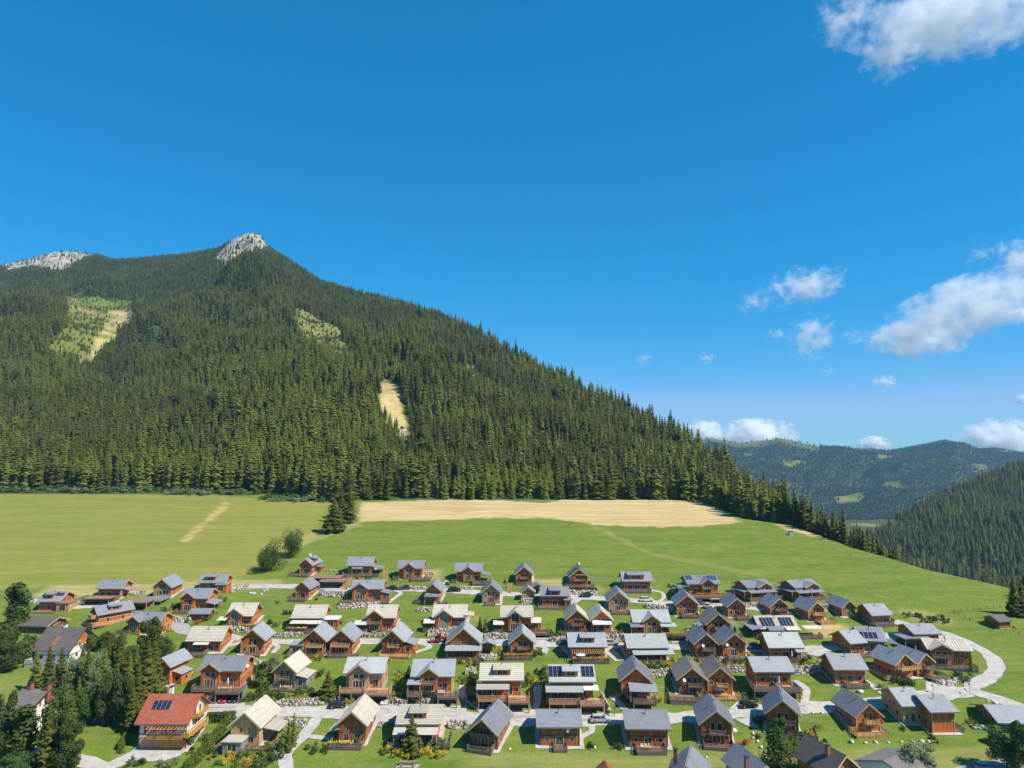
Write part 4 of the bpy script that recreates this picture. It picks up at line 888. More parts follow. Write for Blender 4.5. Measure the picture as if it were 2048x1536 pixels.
h('G', 1219, 1256, 1225, 1200, 1181, -2, 8, S_, WN, 'pale gable-front chalet above the mown slope right of the two twin gables', front='G2', deck=[(-.8, 1.05, -2.4, 0, .2)], rail='deck_brown', short='pale chalet above the mown slope')
h('G', 1356, 1394, 1231, 1208, 1192, -5, 8.5, S_, WO, 'gable chalet with a shed-dormered left roof, standing below the columned terrace', front='G2', deck=[(-.7, 1, -3, 0, .2)], short='gable chalet below the columned terrace')
h('G', 1458, 1490, 1235, 1212, 1197, -4, 8, S_, WO, 'small orange gable chalet with people on its rounded deck', deck=[(-.2, 1.2, -2.8, 0, .2)], short='small chalet with the rounded deck')
h('G', 1542, 1575, 1230, 1212, 1197, 1, 7.5, S_, WO, 'slate chalet under the left twin verandah house, one upper balcony', bal=[(-.5, .9)], deck=[(-.2, 1.2, -2.5, 0, .2)], side=1)
h('G', 1616, 1650, 1241, 1219, 1204, 9, 7.5, S_, WO, 'slate chalet with a pale front terrace beside the tan earth patch', bal=[(-.5, .9)], deck=[(-.3, 1.8, -3.5, 0, .1)], rail='wood_pale', short='chalet beside the tan earth patch')
h('G', 1684, 1711, 1233, 1213, 1199, 7, 7.5, S_, WO, 'bright orange-gabled chalet right of the tan earth patch', front='G2', deck=[(.1, 1.3, -2, 0, .2)])
h('E', 1745, 1781, 1249, 1229, 1208, 6, 8, G_, WO, 'pale-sided chalet at the upper right end with a wraparound rounded deck', deck=[(-1.3, .9, -2.6, 0, .5)], lean=[('R', 1, 5, 2.5, 3.6, 3.0, None)], front='E2', short='upper right end chalet')
# --- beige row
h('C', 458, 502, 1253, 1230, 1206, 0, 8, B_, WR, 'leftmost beige-roofed chalet with flower-lined decks', cg=(.0, .6), cgf='tall', glass='glass_teal', pr=[(-1.75, -1.0, -3.2, 0, 2.9, 2.5, 'fabric_beige')], deck=[(-1.75, -1, -3.4, 0, .2), (.3, 2.2, -3.4, 0, .2)], sat=(1.05, .2, 4.2), short='leftmost beige flowered chalet')
h('E', 588, 644, 1259, 1234, 1210, 0, 8, B_, WR, 'beige-roofed chalet with two awnings and a flat-topped orange annex', pr=[(-1.1, .02, -3, 0, 2.9, 2.4, 'fabric_beige'), (.04, 1.05, -3, 0, 2.9, 2.3, 'fabric_beige')], ax=[(1.0, 2.0, .8, 5, 2.7, WR, 'plaster_white')], deck=[(-1.3, 2.1, -3.3, 0, .15)], front='E3', short='beige chalet with two awnings')
h('C', 737, 787, 1261, 1234, 1210, 0, 8, B_, WR, 'beige-roofed chalet with a glass-railed gable balcony and long deck to the right', cg=(-.02, .55), cbal=1, pr=[(-2.0, -1.0, -3.2, 0, 2.9, 2.4, 'fabric_beige')], deck=[(-2, -1, -3.2, 0, .1), (.2, 2.6, -4, .5, .2)], rail='deck_brown', short='beige chalet with the gable balcony')
h('C', 870, 928, 1258, 1233, 1210, 0, 8, B_, WR, 'beige-roofed chalet with tall white-curtained gable windows and yellow flowers', cg=(.05, .58), cgf='tall', glass='glass_curtain', pr=[(-1.7, -.95, -3.2, 0, 2.9, 2.4, 'fabric_beige')], deck=[(-1.7, -1, -3, 0, .1), (.2, 2.1, -3.5, 0, .1)], lean=[('R', -.5, 4, 2.5, 4.2, 4.0, None)], short='beige chalet with white-curtained windows')
h('C', 1006, 1061, 1261, 1233, 1212, 0, 8, B_, WR, 'beige-roofed chalet with a red flowered terrace over a dark garage', cg=(.2, .68), cgf='tall', pr=[(-1.65, -.9, -3.2, 0, 2.9, 2.4, 'fabric_beige'), (1.0, 1.7, -2.6, 0, 3.0, 2.8, 'fabric_beige')], car=(1.0, 2.3, 5), lift=.9, fwd=4, deck=[(-1.6, -1, -3, 0, .1), (.2, 1.0, -3.5, 0, .1)], ax=[(1.0, 1.7, .5, 5, 2.5, WR, 'fabric_beige')], rail='deck_brown', short='beige chalet with the red flowered terrace')
h('G', 1136, 1172, 1265, 1237, 1217, 0, 8.5, B_, WB, 'dark brown twin gable with a flowered balcony, left of its beige twin', bal=[(-.65, .65)], deck=[(-1.8, 1, -2.4, 0, .1)], front='G1', short='dark brown twin gable')
h('G', 1184, 1222, 1264, 1239, 1217, 0, 8.5, B_, WO, 'beige-roofed twin gable with a white awning and deck to the right', pr=[(-.95, .95, -2.4, 0, 3.3, 2.7, 'fabric_white')], deck=[(-.6, 2.0, -3, 0, .1)], front='G1', short='beige twin gable with the white awning')
h('C', 1271, 1336, 1267, 1243, 1220, 0, 8, L_, WO, 'light grey cross-gabled chalet with side porches and a flowered garage terrace', cg=(.25, .72), cgf='two', pr=[(-1.35, -.5, -3, 0, 3.0, 2.5, S_), (.45, 1.4, -3, 0, 3.0, 2.6, L_)], car=(1.0, 2.0, 5), lift=.9, fwd=4, deck=[(-1.2, -.5, -3, 0, .1), (.45, 1.0, -3.2, 0, .1)], short='light grey cross-gabled chalet')
h('G', 1416, 1458, 1271, 1247, 1228, -2, 8.5, ST, WB, 'brown chalet with a striped roof, side porches and one balcony', bal=[(-.4, .8)], lean=[('L', .5, 5, 3, 3, 2.3, None, S_), ('R', .5, 5, 3, 3, 2.4, None)], deck=[(-1, 2.0, -2.5, 0, .1)], front='G1', short='striped-roof chalet with side porches')
h('E', 1522, 1592, 1272, 1255, 1232, 2, 7.5, B_, WB, 'beige-roofed chalet nearly covered by two big black solar arrays', sp=[(.27, .52, 4, 2, 1.0, 1.7), (.74, .52, 4, 2, 1.0, 1.7)], lean=[('L', -2, 5, 3, 3, 2.3, None, S_)], pr=[(-.7, .2, -2.8, 0, 2.7, 2.2, S_), (.3, 1.1, -2.8, 0, 2.7, 2.3, 'fabric_beige'), (1.4, 2.4, -2.0, 1, 2.6, 2.4, 'fabric_beige')], deck=[(-1.3, 2.3, -2.8, 0, .1)], short='chalet with two big solar arrays')
# --- third row
h('E', 378, 439, 1304, 1280, 1253, 0, 8, B_, WR, 'beige-roofed chalet with a dark stilted deck, nearest the conifer grove', pr=[(-.55, .4, -2.2, 0, 3.0, 2.5, 'fabric_beige')], deck=[(-1.4, .3, -4, 0, .2)], front='E2', short='beige chalet with the dark stilted deck')
h('G', 483, 526, 1309, 1279, 1258, 2, 7.5, G_, WO, 'tall grey-roofed orange chalet with white flower boxes on its right wall', deck=[(-.4, .8, -1.8, 0, .2)], front='G1', short='tall grey-roofed orange chalet')
h('G', 606, 650, 1309, 1280, 1259, -3, 8, G_, WO, 'left of two twin chalets with pergolas, glass sunroom on its left', bal=[(-.4, .6)], pg=[(-.5, 1.0, 2.6, 2.6)], ax=[(-2.2, -1, -.5, 3.5, 2.5, 'glass_curtain', G_)], deck=[(-2.2, 1, -2.8, 0, .1)], short='left pergola twin chalet')
h('G', 661, 704, 1308, 1280, 1260, -3, 8, G_, WR, 'right of two twin chalets with pergolas, wide deck to the right', bal=[(-.5, .7)], pg=[(-.8, .9, 2.6, 2.6)], deck=[(-1, 1.8, -2.8, 0, .1)], short='right pergola twin chalet')
h('G', 764, 805, 1308, 1280, 1261, -6, 8.5, G_, WB, 'brown grey-roofed chalet with a low side roof and long front deck', bal=[(-.4, .7)], lean=[('R', 0, 5, 3, 3.6, 2.6, WO)], deck=[(-1.1, 1.9, -3, 0, .1)], rail='wood_pale', rs='open', short='brown chalet with the low side roof')
h('G', 898, 956, 1316, 1284, 1259, 0, 8, G_, WB, 'grey-roofed brown chalet with a wide wraparound porch and garden pavilion', front='G3', pr=[(-1.2, 1.25, -2.8, -.05, 3.4, 2.6)], deck=[(-1, 1.2, -2.8, 0, .1)], short='chalet with the wraparound porch')
h('G', 1023, 1066, 1312, 1285, 1262, 0, 8, G_, WR, 'grey-roofed red-brown chalet with yellow-flowered front deck and a balcony', bal=[(-.5, .65)], deck=[(-1.7, .9, -3, 0, .2)], short='red-brown chalet with the yellow-flowered deck')
h('E', 1143, 1208, 1318, 1292, 1266, 0, 8, G_, WR, 'light grey-roofed chalet with a full-width pergola over flowered terrace', dm=[(.34, .68)], pg=[(-.95, .95, 3.2, 2.4)], deck=[(-.95, 1.2, -3.4, 0, .1)], front='E3', short='chalet with the full-width pergola')
h('E', 1260, 1332, 1321, 1294, 1268, 2, 8, L_, WR, 'pale grey-roofed dark chalet above the yellow flower bed', pr=[(-.9, 1.35, -3, 0, 2.9, 2.3)], deck=[(-.9, 1.3, -3.2, 0, .1)], front='E3', short='dark chalet above the yellow flower bed')
h('G', 1392, 1432, 1316, 1286, 1269, 0, 8.5, SS, WB, 'left of two joined seam-roofed chalets, white balcony rail', bal=[(-.4, .8)], deck=[(-1, 1, -2.8, 0, .1)], sat=(-.3, 0, 3.4), short='left joined seam-roofed chalet')
h('G', 1448, 1490, 1314, 1286, 1269, -1, 8, SS, WO, 'right of two joined seam-roofed chalets, two tall upper windows', deck=[(-.8, 1.2, -2.8, 0, .1)], sat=(-.7, 0, 3.4), front='G2', short='right joined seam-roofed chalet')
h('E', 1542, 1602, 1318, 1293, 1265, 1, 8, L_, WR, 'pale grey-roofed red chalet with a closed parasol, left wall in shade', pr=[(.5, 1.15, -2.6, 0, 2.8, 2.4)], deck=[(-.6, 1.1, -2.6, 0, .1)], short='pale-roofed red chalet with a parasol')
h('E', 1703, 1728, 1310, 1285, 1261, 12, 8, G_, WO, 'chalet showing a broad grey shaded gable and narrow orange front', deck=[(-.5, 1.6, -2.4, 0, .1)], short='chalet with the broad grey gable')
h('E', 1727, 1764, 1303, 1280, 1254, -10, 7.5, SS, WW, 'weathered chalet with four tilted solar collectors on its roof', sp=[(.4, .4, 4, 1, 1.2, 2.2)], lean=[('R', 0, 5, 3.5, 2.6, 2.2, None)], short='weathered chalet with four solar collectors')
h('E', 1830, 1878, 1291, 1267, 1248, 3, 8, G_, WO, 'grey-roofed chalet behind a small plank shed and carport at the road bend', ax=[(-1.0, -.1, -3.2, -.2, 2.5, WW, G_)], lean=[('L', -2, 3, 4, 2.6, 2.4, None, S_), ('R', 1, 5, 2.5, 2.8, 2.3, None)], short='chalet behind the plank shed')
h('C', 1869, 1932, 1331, 1300, 1279, -10, 7.5, 'roof_beige_seam', WB, 'shadowed chalet with a tan cross-gabled roof inside the road bend', cg=(.0, .52), cbal=1, deck=[(-1.1, 1.1, -3.4, -.5, .1)], wall2='wood_brown', short='tan-roofed chalet inside the road bend')
# --- fourth row
h('G', 318, 332, 1370, 1331, 1307, -12, 7, G_, WO, 'small orange cabin with a stair, beside the dark grove', W=1, lean=[('R', 1, 5, 2.5, 3.2, 2.6, WO)], ch=None, short='small orange cabin beside the grove')
h('C', 404, 479, 1374, 1341, 1312, 0, 8.5, SS, WO, 'seam-roofed chalet on a boulder wall over a carport with a red car', cg=(.02, .5), cgf='two', glass='glass_teal', car=(.05, 1.3, 5.5), deck=[(-1.3, .0, -2.4, 0, .1)], sat=(1.1, .4, 4), short='chalet over the carport with a red car')
h('G', 548, 590, 1375, 1342, 1320, -6, 8, B_, WP, 'beige-roofed chalet with glass sunroom on the right, above dark shrubs', front='G2', bal=[(-.5, .5)], lean=[('R', -.5, 5, 3.2, 3.3, 2.6, 'glass_curtain')], deck=[(-1.1, 1.7, -2.6, 0, .1)], rs='open', short='beige chalet with the glass sunroom')
h('C', 694, 762, 1377, 1345, 1315, 0, 8.5, L_, WN, 'light grey-roofed new timber chalet on a raised terrace over two pale cars', cg=(.1, .65), cgf='two', car=(.2, 1.6, 5.5), rail='deck_new', deck=[(-1.3, .1, -2.4, -1, .1)], barge='wood_new', bal=[], lean=[], sat=(1.1, .2, 4.5), short='new timber chalet over two pale cars')
h('C', 829, 901, 1383, 1351, 1319, 0, 8.5, G_, WO, 'grey-roofed chalet with gable balcony and furnished terrace over an empty carport', cg=(.18, .64), cbal=1, pr=[(-1.3, -.55, -3, 0, 3.0, 2.5, G_)], car=(.35, 1.4, 5.5), deck=[(-1.3, -.5, -2.8, 0, .1)], rail='deck_brown', short='chalet with the furnished terrace')
h('E', 966, 1040, 1392, 1359, 1327, 0, 8.5, B_, WO, 'beige-roofed chalet with a recessed dormer and pink wooden terrace', dm=[(.34, .7)], pr=[(-1.3, .42, -3, 0, 3.0, 2.4)], car=(.35, 1.45, 5.5), deck=[(-1.2, .3, -2.8, 0, .1)], rail='deck_new', front='E2', short='beige chalet with the pink terrace')
h('E', 1106, 1184, 1397, 1362, 1330, 0, 8.5, L_, WB, 'chalet with black solar panels on roof and porch, bright new deck', dm=[(.32, .62)], sp=[(.14, .58, 3, 2, 1.0, 1.7), (.84, .58, 3, 2, 1.0, 1.7)], pr=[(-1.35, .5, -3.2, 0, 3.1, 2.4, L_), (.52, 1.25, -2.6, 0, 3.0, 2.7, 'fabric_white')], car=(.3, 1.5, 5.5), rail='deck_new', deck=[(-1.2, .25, -3, 0, .1)], front='E3', short='chalet with solar panels on roof and porch')
h('G', 1246, 1298, 1393, 1360, 1338, -5, 8.5, SS, WR, 'tall grey seam-roofed chalet with a roofed terrace above a garage', front='G3', lift=1.9, fwd=5, pr=[(-.55, 1.45, -4.6, -.05, 3.2, 2.6, G_)], car=(-.3, 1.35, 5), rail='deck_brown', short='chalet with the roofed garage terrace')
h('G', 1360, 1409, 1388, 1358, 1338, -5, 8.5, ST, WB, 'left striped-roof twin chalet with a long deck on tall stilts', bal=[(-.3, .7)], lift=.8, fwd=3, deck=[(-1.9, .3, -5, 2, .0), (.3, 1, -2.5, 0, .0)], sat=(-.6, 0, 3.4), short='striped-roof chalet on tall stilts')
h('G', 1418, 1463, 1390, 1356, 1333, -4, 8.5, ST, WO, 'right striped-roof twin chalet with a dark parasol over its deck', bal=[(-.3, .6)], deck=[(-.8, 1.5, -3.2, 0, .1)], front='G2', rail='wood_pale', rs='open', short='striped-roof chalet with a dark parasol')
h('E', 1514, 1581, 1371, 1342, 1314, 0, 8, G_, WR, 'grey-roofed chalet with a huge stepped deck over a stone garage', car=(-.1, 1.15, 5.5), deck=[(-1.4, -.1, -3.4, 0, .1)], rs='board', short='chalet with the huge stepped deck')
h('E', 1674, 1729, 1369, 1338, 1308, -1, 8.5, G_, WO, 'grey-roofed bright orange chalet alone on the right lawn', deck=[(-.6, 1, -2.6, 0, .2), (-1.8, -1, 2, 5, .2)], short='orange chalet alone on the right lawn')
h('G', 1787, 1829, 1357, 1326, 1305, 14, 7.5, G_, WO, 'left of two staggered chalets with a white balcony over white doors', bal=[(-.9, .9, 2.7, 2)], deck=[(-2.0, -1, 0, 8, .1)], rail='wood_pale', short='left staggered chalet')
h('G', 1832, 1868, 1353, 1323, 1301, 14, 7.5, G_, WO, 'right of two staggered chalets with a rounded brown deck', bal=[(-.2, .9)], deck=[(-.3, 1.9, -3, 1, .2)], short='right staggered chalet')
# --- front row
h('G', 462, 517, 1494, 1452, 1426, -4, 9.5, B_, WP, 'beige-roofed weathered chalet beside the long hedge, with front sunroom', front='G3', ax=[(-1.1, .25, -3.4, -.05, 2.3, 'glass_curtain', B_)], lean=[('R', 2, 7, 3.4, 3.3, 2.7, None, B_)], deck=[(-1.8, -1, -2.5, 0, .1), (.25, 2.3, -1.6, 2, .1)], short='chalet beside the long hedge')
h('G', 678, 729, 1487, 1448, 1423, -3, 9.5, B_, WB, 'beige-roofed brown chalet with a flowered front deck in the front row', front='G3', lean=[('L', 0, 4, 1.8, 3.0, 2.4, None)], deck=[(-1.5, 1, -3, 0, .3)], sat=(1.1, .5, 3.4), short='brown chalet with the flowered front deck')
h('E', 800, 874, 1484, 1447, 1410, 0, 9, B_, WO, 'old beige-roofed chalet behind a pine and yellow shrubs in the front row', dm=[(.3, .65)], pr=[(-1.25, 1.05, -3, 0, 3.4, 2.6)], deck=[(-1.5, -.4, -3.2, 0, .2), (1, 1.7, -3, 4, .2)], front='E3', short='old beige chalet behind the pine')
h('G', 944, 994, 1497, 1459, 1434, -16, 9.5, SS, WB, 'dark gable-front chalet with deep overhang and bright orange right wall', front='G1', gf=2.2, bal=[(-.9, .9, 2.7, 1.6)], deck=[(-1.1, .8, -2.4, 0, .3)], side=3, short='dark chalet with the deep overhang')
h('E', 1082, 1157, 1493, 1454, 1420, 0, 9, S_, WB, 'front-row slate chalet with a tiny central porch deck', deck=[(-.35, .35, -2.6, 0, .2)], sat=(.4, 0, 3.5), glass='glass_teal', short='front-row chalet with the tiny porch')
h('E', 1260, 1333, 1495, 1457, 1420, -2, 9, S_, WB, 'front-row slate chalet with white chairs and a red parasol on its deck', deck=[(-.7, .85, -3.2, 0, .3)], sat=(1.1, .0, 4), short='front-row chalet with the red parasol')
h('G', 1407, 1460, 1489, 1447, 1425, -8, 9, SS, WB, 'front-row grey seam-roofed chalet with wide balcony and boarded deck', bal=[(-.5, .6)], deck=[(-.95, 1.05, -2.6, 0, .2)], side=1, sat=(1.2, -.05, 3.6), short='front-row seam-roofed chalet')
h('G', 1543, 1590, 1468, 1427, 1404, -16, 8, SS, WB, 'grey chalet with corner balcony behind the big dark thuja tree', bal=[(-.6, .8)], deck=[(.3, 2.2, -2, 3, .1)], short='chalet behind the big thuja')
h('G', 1713, 1761, 1463, 1430, 1401, 4, 9, SS, WO, 'bright orange chalet with long side terrace and roof dormer, front right', bal=[(-.4, .7)], deck=[(-1.6, 1.15, -2.8, 0, .1), (-1.6, -1, 0, 9, .1)], rail='wood_pale', barge='wood_new', short='orange chalet with the long side terrace')
h('E', 1808, 1846, 1447, 1411, 1376, 2, 9, G_, WP, 'pale plank chalet joined to the back of its bright orange-fronted twin', front='E1', short='pale plank rear twin')
h('E', 1866, 1910, 1466, 1424, 1391, 2, 9, G_, WO, 'windowless bright orange-fronted chalet with pale gable at the front right', front='none', deck=[(1.0, 1.9, 0, 3, .2)], short='windowless orange-fronted chalet')
# --- older houses
h('E', 66, 139, 1326, 1299, 1255, -4, 11, 'roof_brown', 'plaster_white', 'large white house with a wide brown roof behind the grove', 'house', 'house', group=None, bigch='plaster_white', ch=(.45, .5), fr='trim_pale', barge='trim_dark', deck=[(-1.1, 1.15, -3, 0, .6)], rail='concrete', rs='board', dm=[], short='large white house with the brown roof')
h('E', 28, 96, 1266, 1259, 1246, -6, 8, 'roof_brown', WB, 'long low brown-roofed barn at the left edge', 'barn', 'barn', ch=None, short='low brown-roofed barn')
h('E', 0, 52, 1474, 1428, 1379, -10, 11, 'roof_old', 'plaster_white', 'old white farmhouse with two chimneys and orange shutters, bottom left', 'house', 'house', ch=None, barge='trim_dark', fr='trim_pale', short='old white farmhouse')
RED = h('E', 279, 369, 1498, 1446, 1389, 0, 10.5, 'roof_red', 'plaster_cream', 'red-tiled house with a flowered wooden balcony above two yellow garage doors', 'house', 'house', wall2='plaster_pink', front='none', base='plaster_pink', ch=(.3, .72), bigch='plaster_white', sp=[(.35, .62, 4, 1, 1.0, 2.2)], barge='wood_red', side=0, short='red-tiled house')
h('G', 1347, 1400, 1604, 1562, 1516, -20, 8, S_, WB, 'dark slate roof with a brick chimney cut off by the bottom edge', ch=(.1, .5), bigch='brick_red', lift=0)
h('G', 1500, 1560, 1604, 1560, 1510, 12, 9, SS, WB, 'seam-metal roof with a tall brick chimney below the big thuja', ch=(.05, .2), bigch='brick_red')
h('G', 1655, 1725, 1592, 1543, 1494, 22, 8.5, 'roof_brown', WB, 'steep brown-roofed chalet cut off by the bottom edge', ch=(.3, .3), bigch='brick_red')
h('E', 1800, 1915, 1590, 1556, 1530, 32, 11, 'roof_old', 'plaster_white', 'long flat grey roof behind the pale leafy tree at the bottom edge', 'shed', 'shed', ch=None, pitch=3, ov=.3, go=.3, barge='gutter', front='none', side=0)
h('E', 2010, 2100, 1466, 1452, 1428, -6, 10, G_, WW, 'low grey-roofed building cut off by the right edge', 'shed', 'shed', ch=None, pitch=8)
h('G', 1208, 1226, 1590, 1572, 1550, 0, 5, 'roof_red', 'plaster_pink', 'tip of a small pink gable at the bottom edge', 'shed', 'shed', ch=None, go=.1, ov=.3)
h('E', 1995, 2024, 1257, 1247, 1236, 14, 5, 'roof_brown', 'wood_brown', 'tiny wooden hay hut on the green slope at the right', 'hut', 'hut', ch=None, front='none', side=0, pitch=24, ov=.5, go=.5, short='hay hut')
h('G', 1046, 1066, 1197, 1184, 1175, 0, 3.5, S_, WN, 'tiny hip-roofed garden hut on a white boulder mound', 'hut', 'hut', ch=None, front='none', side=0, lift=.8, fwd=1, ov=.6, go=.6, short='garden hut')
h('E', 382, 414, 1241, 1233, 1224, 0, 4.5, S_, WB, 'open firewood shed with a slate roof below the hipped porch', 'shed', 'shed', ch=None, front='none', side=0)
# ---------------------------------------------------------------- details of particular houses
e = RED; c, s = 1, 0
hw = HOUSES[[i for i, q in enumerate(HOUSES) if q[5] == 'red-tiled house'][0]]; W = hw[2]; h2 = W / 2; g0 = 0
for x in (.12, .62):
    b = MB(); b.box(-1.3, 1.3, -.02, .03, 0, 2.1, 'wood_yellow')
    for i in range(4): b.box(-1.25, 1.25, -.04, -.02, .1 + i * .5, .5 + i * .5, 'wood_yellow')
    b.build('garage_door', e, Matrix.Translation((x * h2, -.05, .15)))
b = MB(); b.box(-.5 * h2, h2 + 1.3, -1.7, -.06, 2.6, 2.78, 'wood_yellow'); b.box(h2 + .05, h2 + 1.3, -1.7, 8, 2.6, 2.78, 'wood_yellow'); o = b.build('balcony', e)
railing(o, [(-.5 * h2, -.06), (-.5 * h2, -1.7), (h2 + 1.3, -1.7), (h2 + 1.3, 8)], 2.78, 'wood_yellow', 1.0, 'board')
b = MB()
for i in range(12): x = -.5 * h2 + i * .75; b.bar((x, -.1, 5.0), (x - .25, -1.9, 4.7), .12, 'wood_yellow')
b.box(-.5 * h2, h2 + .6, -1.7, -1.55, 4.55, 4.7, 'wood_yellow')
for i in range(5): x = -.45 * h2 + i * 2.1; b.box(x - .07, x + .07, -1.68, -1.55, 2.8, 4.55, 'wood_yellow')
b.build('pergola', e)
for x in (-.7, -.3, .1, .5): window(e, Matrix.Translation((x * h2, -.01, 3.1)), 1.1, 1.5, 1, 'trim_pale')
b = MB(); b.box(h2 + .02, h2 + 1.3, 2.5, 8, 5.3, 5.42, 'wood_yellow'); o = b.build('balcony', e); railing(o, [(h2 + .05, 2.5), (h2 + 1.3, 2.5), (h2 + 1.3, 8), (h2 + .05, 8)], 5.42, 'wood_yellow', .9, 'board')
for y in (4., 6.5): window(e, Matrix.Translation((h2, y, 5.5)) @ Matrix.Rotation(R(90), 4, 'Z'), 1, 1.6, 0, 'trim_pale')
b = MB(); b.box(-.55, .0, 0, .08, 0, 2, 'wood_yellow'); b.build('door', e, Matrix.Translation((-.35 * h2, -.06, .15)))
# orange shutters of the farmhouse, skylight frame of the white house
for hh in HOUSES:
    if hh[5] == 'old white farmhouse':
        fe = [o for o in COL.objects if o.get('label', '').startswith('old white farmhouse')][0]
        for y, z in ((3.2, 5.3), (6.2, 5.3)):
            for d in (-.75, .75): put('shutter', shutter_mesh('fabric_orange'), fe, Matrix.Translation((hh[2] / 2 + .02, y + d, z)) @ Matrix.Rotation(R(90), 4, 'Z') @ Matrix.Diagonal((.55, 1, 1.3, 1)))
        for x in (-.3, .6):
            b = MB(); b.box(x * 5 - .5, x * 5 + .5, 5, 6, 6, 9.6, 'brick_red'); b.box(x * 5 - .6, x * 5 + .6, 4.9, 6.1, 9.66, 9.78, 'metal_dark'); b.build('chimney', fe)
WH = [o for o in COL.objects if o.get('label', '').startswith('large white house')][0]; q = [q for q in HOUSES if q[5] == 'large white house with the brown roof'][0]; W2 = q[2] / 2; zw = [v.co.z for ch in WH.children if ch.name.startswith('wall') for v in ch.data.vertices]; ze = sorted(set(round(z, 2) for z in zw))[1]; zr = max(zw)
b = MB(); b.prism([(.9, ze + .15), (10.1, ze + .15), (5.5, zr - .25)], 'x', W2 + .01, W2 + .08, 'wood_orange'); b.build('gable_cladding', WH)
for y in (4, 7): window(WH, Matrix.Translation((W2 + .09, y, ze - .4)) @ Matrix.Rotation(R(90), 4, 'Z'), .9, 1.5, 0, 'trim_white')
for x in (-.1, .06): b = MB(); b.bar((x * W2, -.9, ze - .1), (x * W2, 3.0, ze + (zr - ze) * 3. / 5.5 + .3), .14, 'wood_orange'); b.build('roof_beam', WH)
# golden onion dome: a thing standing on the roof ridge of its chalet
GH = [o for o in COL.objects if o.get('label', '').startswith('dark timber chalet topped')][0]
b = MB(); b.lathe([(.6, 0), (.62, .1), (.35, .3), (.75, .75), (.85, 1.05), (.6, 1.5), (.2, 2.0), (.07, 2.6), (.06, 3.2)], 14, 'gold'); b.box(-.3, .3, -.04, .04, 2.9, 2.98, 'gold')
gh = [q for q in HOUSES if q[5] == 'chalet with the golden dome'][0]
zt = max((GH.matrix_basis.translation.z + v.co.z) for ch in GH.children if ch.name.startswith('wall') for v in ch.data.vertices)
o = b.build('onion_dome', None, Matrix.Translation((gh[0], gh[1] + .6, zt + .15)), True); tag(o, 'small golden onion dome on the ridge of a dark timber chalet', 'onion dome')
# ---------------------------------------------------------------- roads and paths, draped on the ground
def drape(pts, w, z=.09, step=1.2):
    P = [at(*p) for p in pts]; Q = []
    # smooth the line (Catmull-Rom) and resample
    P2 = [P[0] * 2 - P[1]] + P + [P[-1] * 2 - P[-2]]
    for i in range(1, len(P2) - 2):
        n = max(2, int((P2[i + 1] - P2[i]).length / step))
        for j in range(n):
            t = j / n; a, b_, c_, d = P2[i - 1], P2[i], P2[i + 1], P2[i + 2]
            Q.append(.5 * ((2 * b_) + (c_ - a) * t + (2 * a - 5 * b_ + 4 * c_ - d) * t * t + (3 * b_ - a - 3 * c_ + d) * t ** 3))
    Q.append(P[-1]); V = []; T = []; m = 5
    ws = w if isinstance(w, (list, tuple)) else None
    for i, q in enumerate(Q):
        a = Q[max(i - 1, 0)]; b_ = Q[min(i + 1, len(Q) - 1)]; d = Vector((b_.x - a.x, b_.y - a.y)); d = d.normalized() if d.length > 1e-5 else Vector((1, 0)); nx, ny = -d.y, d.x
        ww = w * (1 + .1 * math.sin(i * .55) + .08 * math.sin(i * 1.7 + len(Q)))
        for k in range(m):
            o = (k / (m - 1) - .5) * ww; X = q.x + nx * o; Y = q.y + ny * o; V.append((X, Y, hz(X, Y) + z))
    for i in range(len(Q) - 1):
        for k in range(m - 1): T.append((i * m + k, i * m + k + 1, (i + 1) * m + k + 1, (i + 1) * m + k))
    return np.array(V), np.array(T)
def road(pts, w, name='road', mat='gravel', label=None, z=.09):
    V, T = drape(pts, w, z); me = np_mesh(name, V, T, mat); return tag(put(name, me), label, kind='structure')
def patch(poly, name='path', mat='gravel', label=None, z=.07, step=.55):
    P = [at(*p) for p in poly]; x0 = min(p.x for p in P); x1 = max(p.x for p in P); y0 = min(p.y for p in P); y1 = max(p.y for p in P)
    gx = np.arange(x0, x1 + step, step * .5); gy = np.arange(y0, y1 + step, step * .5); X, Y = np.meshgrid(gx, gy); ok = inpoly(X, Y, [(p.x, p.y) for p in P]); Z = H(X, Y) + z
    i = np.arange(X.size).reshape(X.shape); T = np.stack([i[:-1, :-1], i[:-1, 1:], i[1:, 1:], i[1:, :-1]], -1).reshape(-1, 4); keep = ok.ravel()[T].all(1); T = T[keep]
    used, inv = np.unique(T, return_inverse=True); V = np.stack([X, Y, Z], -1).reshape(-1, 3)[used]
    return tag(put(name, np_mesh(name, V, inv.reshape(T.shape), mat)), label, kind='structure')
road([(396, 1411), (440, 1420), (520, 1424), (600, 1423), (670, 1425), (760, 1431), (850, 1434), (950, 1437), (1050, 1440), (1150, 1440), (1250, 1439), (1350, 1436), (1440, 1429), (1530, 1421), (1610, 1416), (1680, 1413), (1750, 1407), (1810, 1400), (1870, 1392), (1935, 1384)], 5.0)
road([(2060, 1424), (2020, 1407), (1985, 1395), (1950, 1384), (1945, 1372), (1968, 1361), (1988, 1346), (1992, 1330), (1981, 1313), (1960, 1298), (1935, 1287), (1890, 1278), (1840, 1271), (1790, 1271), (1740, 1281), (1690, 1293), (1640, 1298), (1560, 1299), (1480, 1298), (1400, 1296), (1300, 1293), (1200, 1291), (1120, 1289), (1020, 1286), (920, 1284), (830, 1283), (740, 1283), (650, 1283), (560, 1284), (500, 1281), (450, 1272)], 3.9, z=.1)
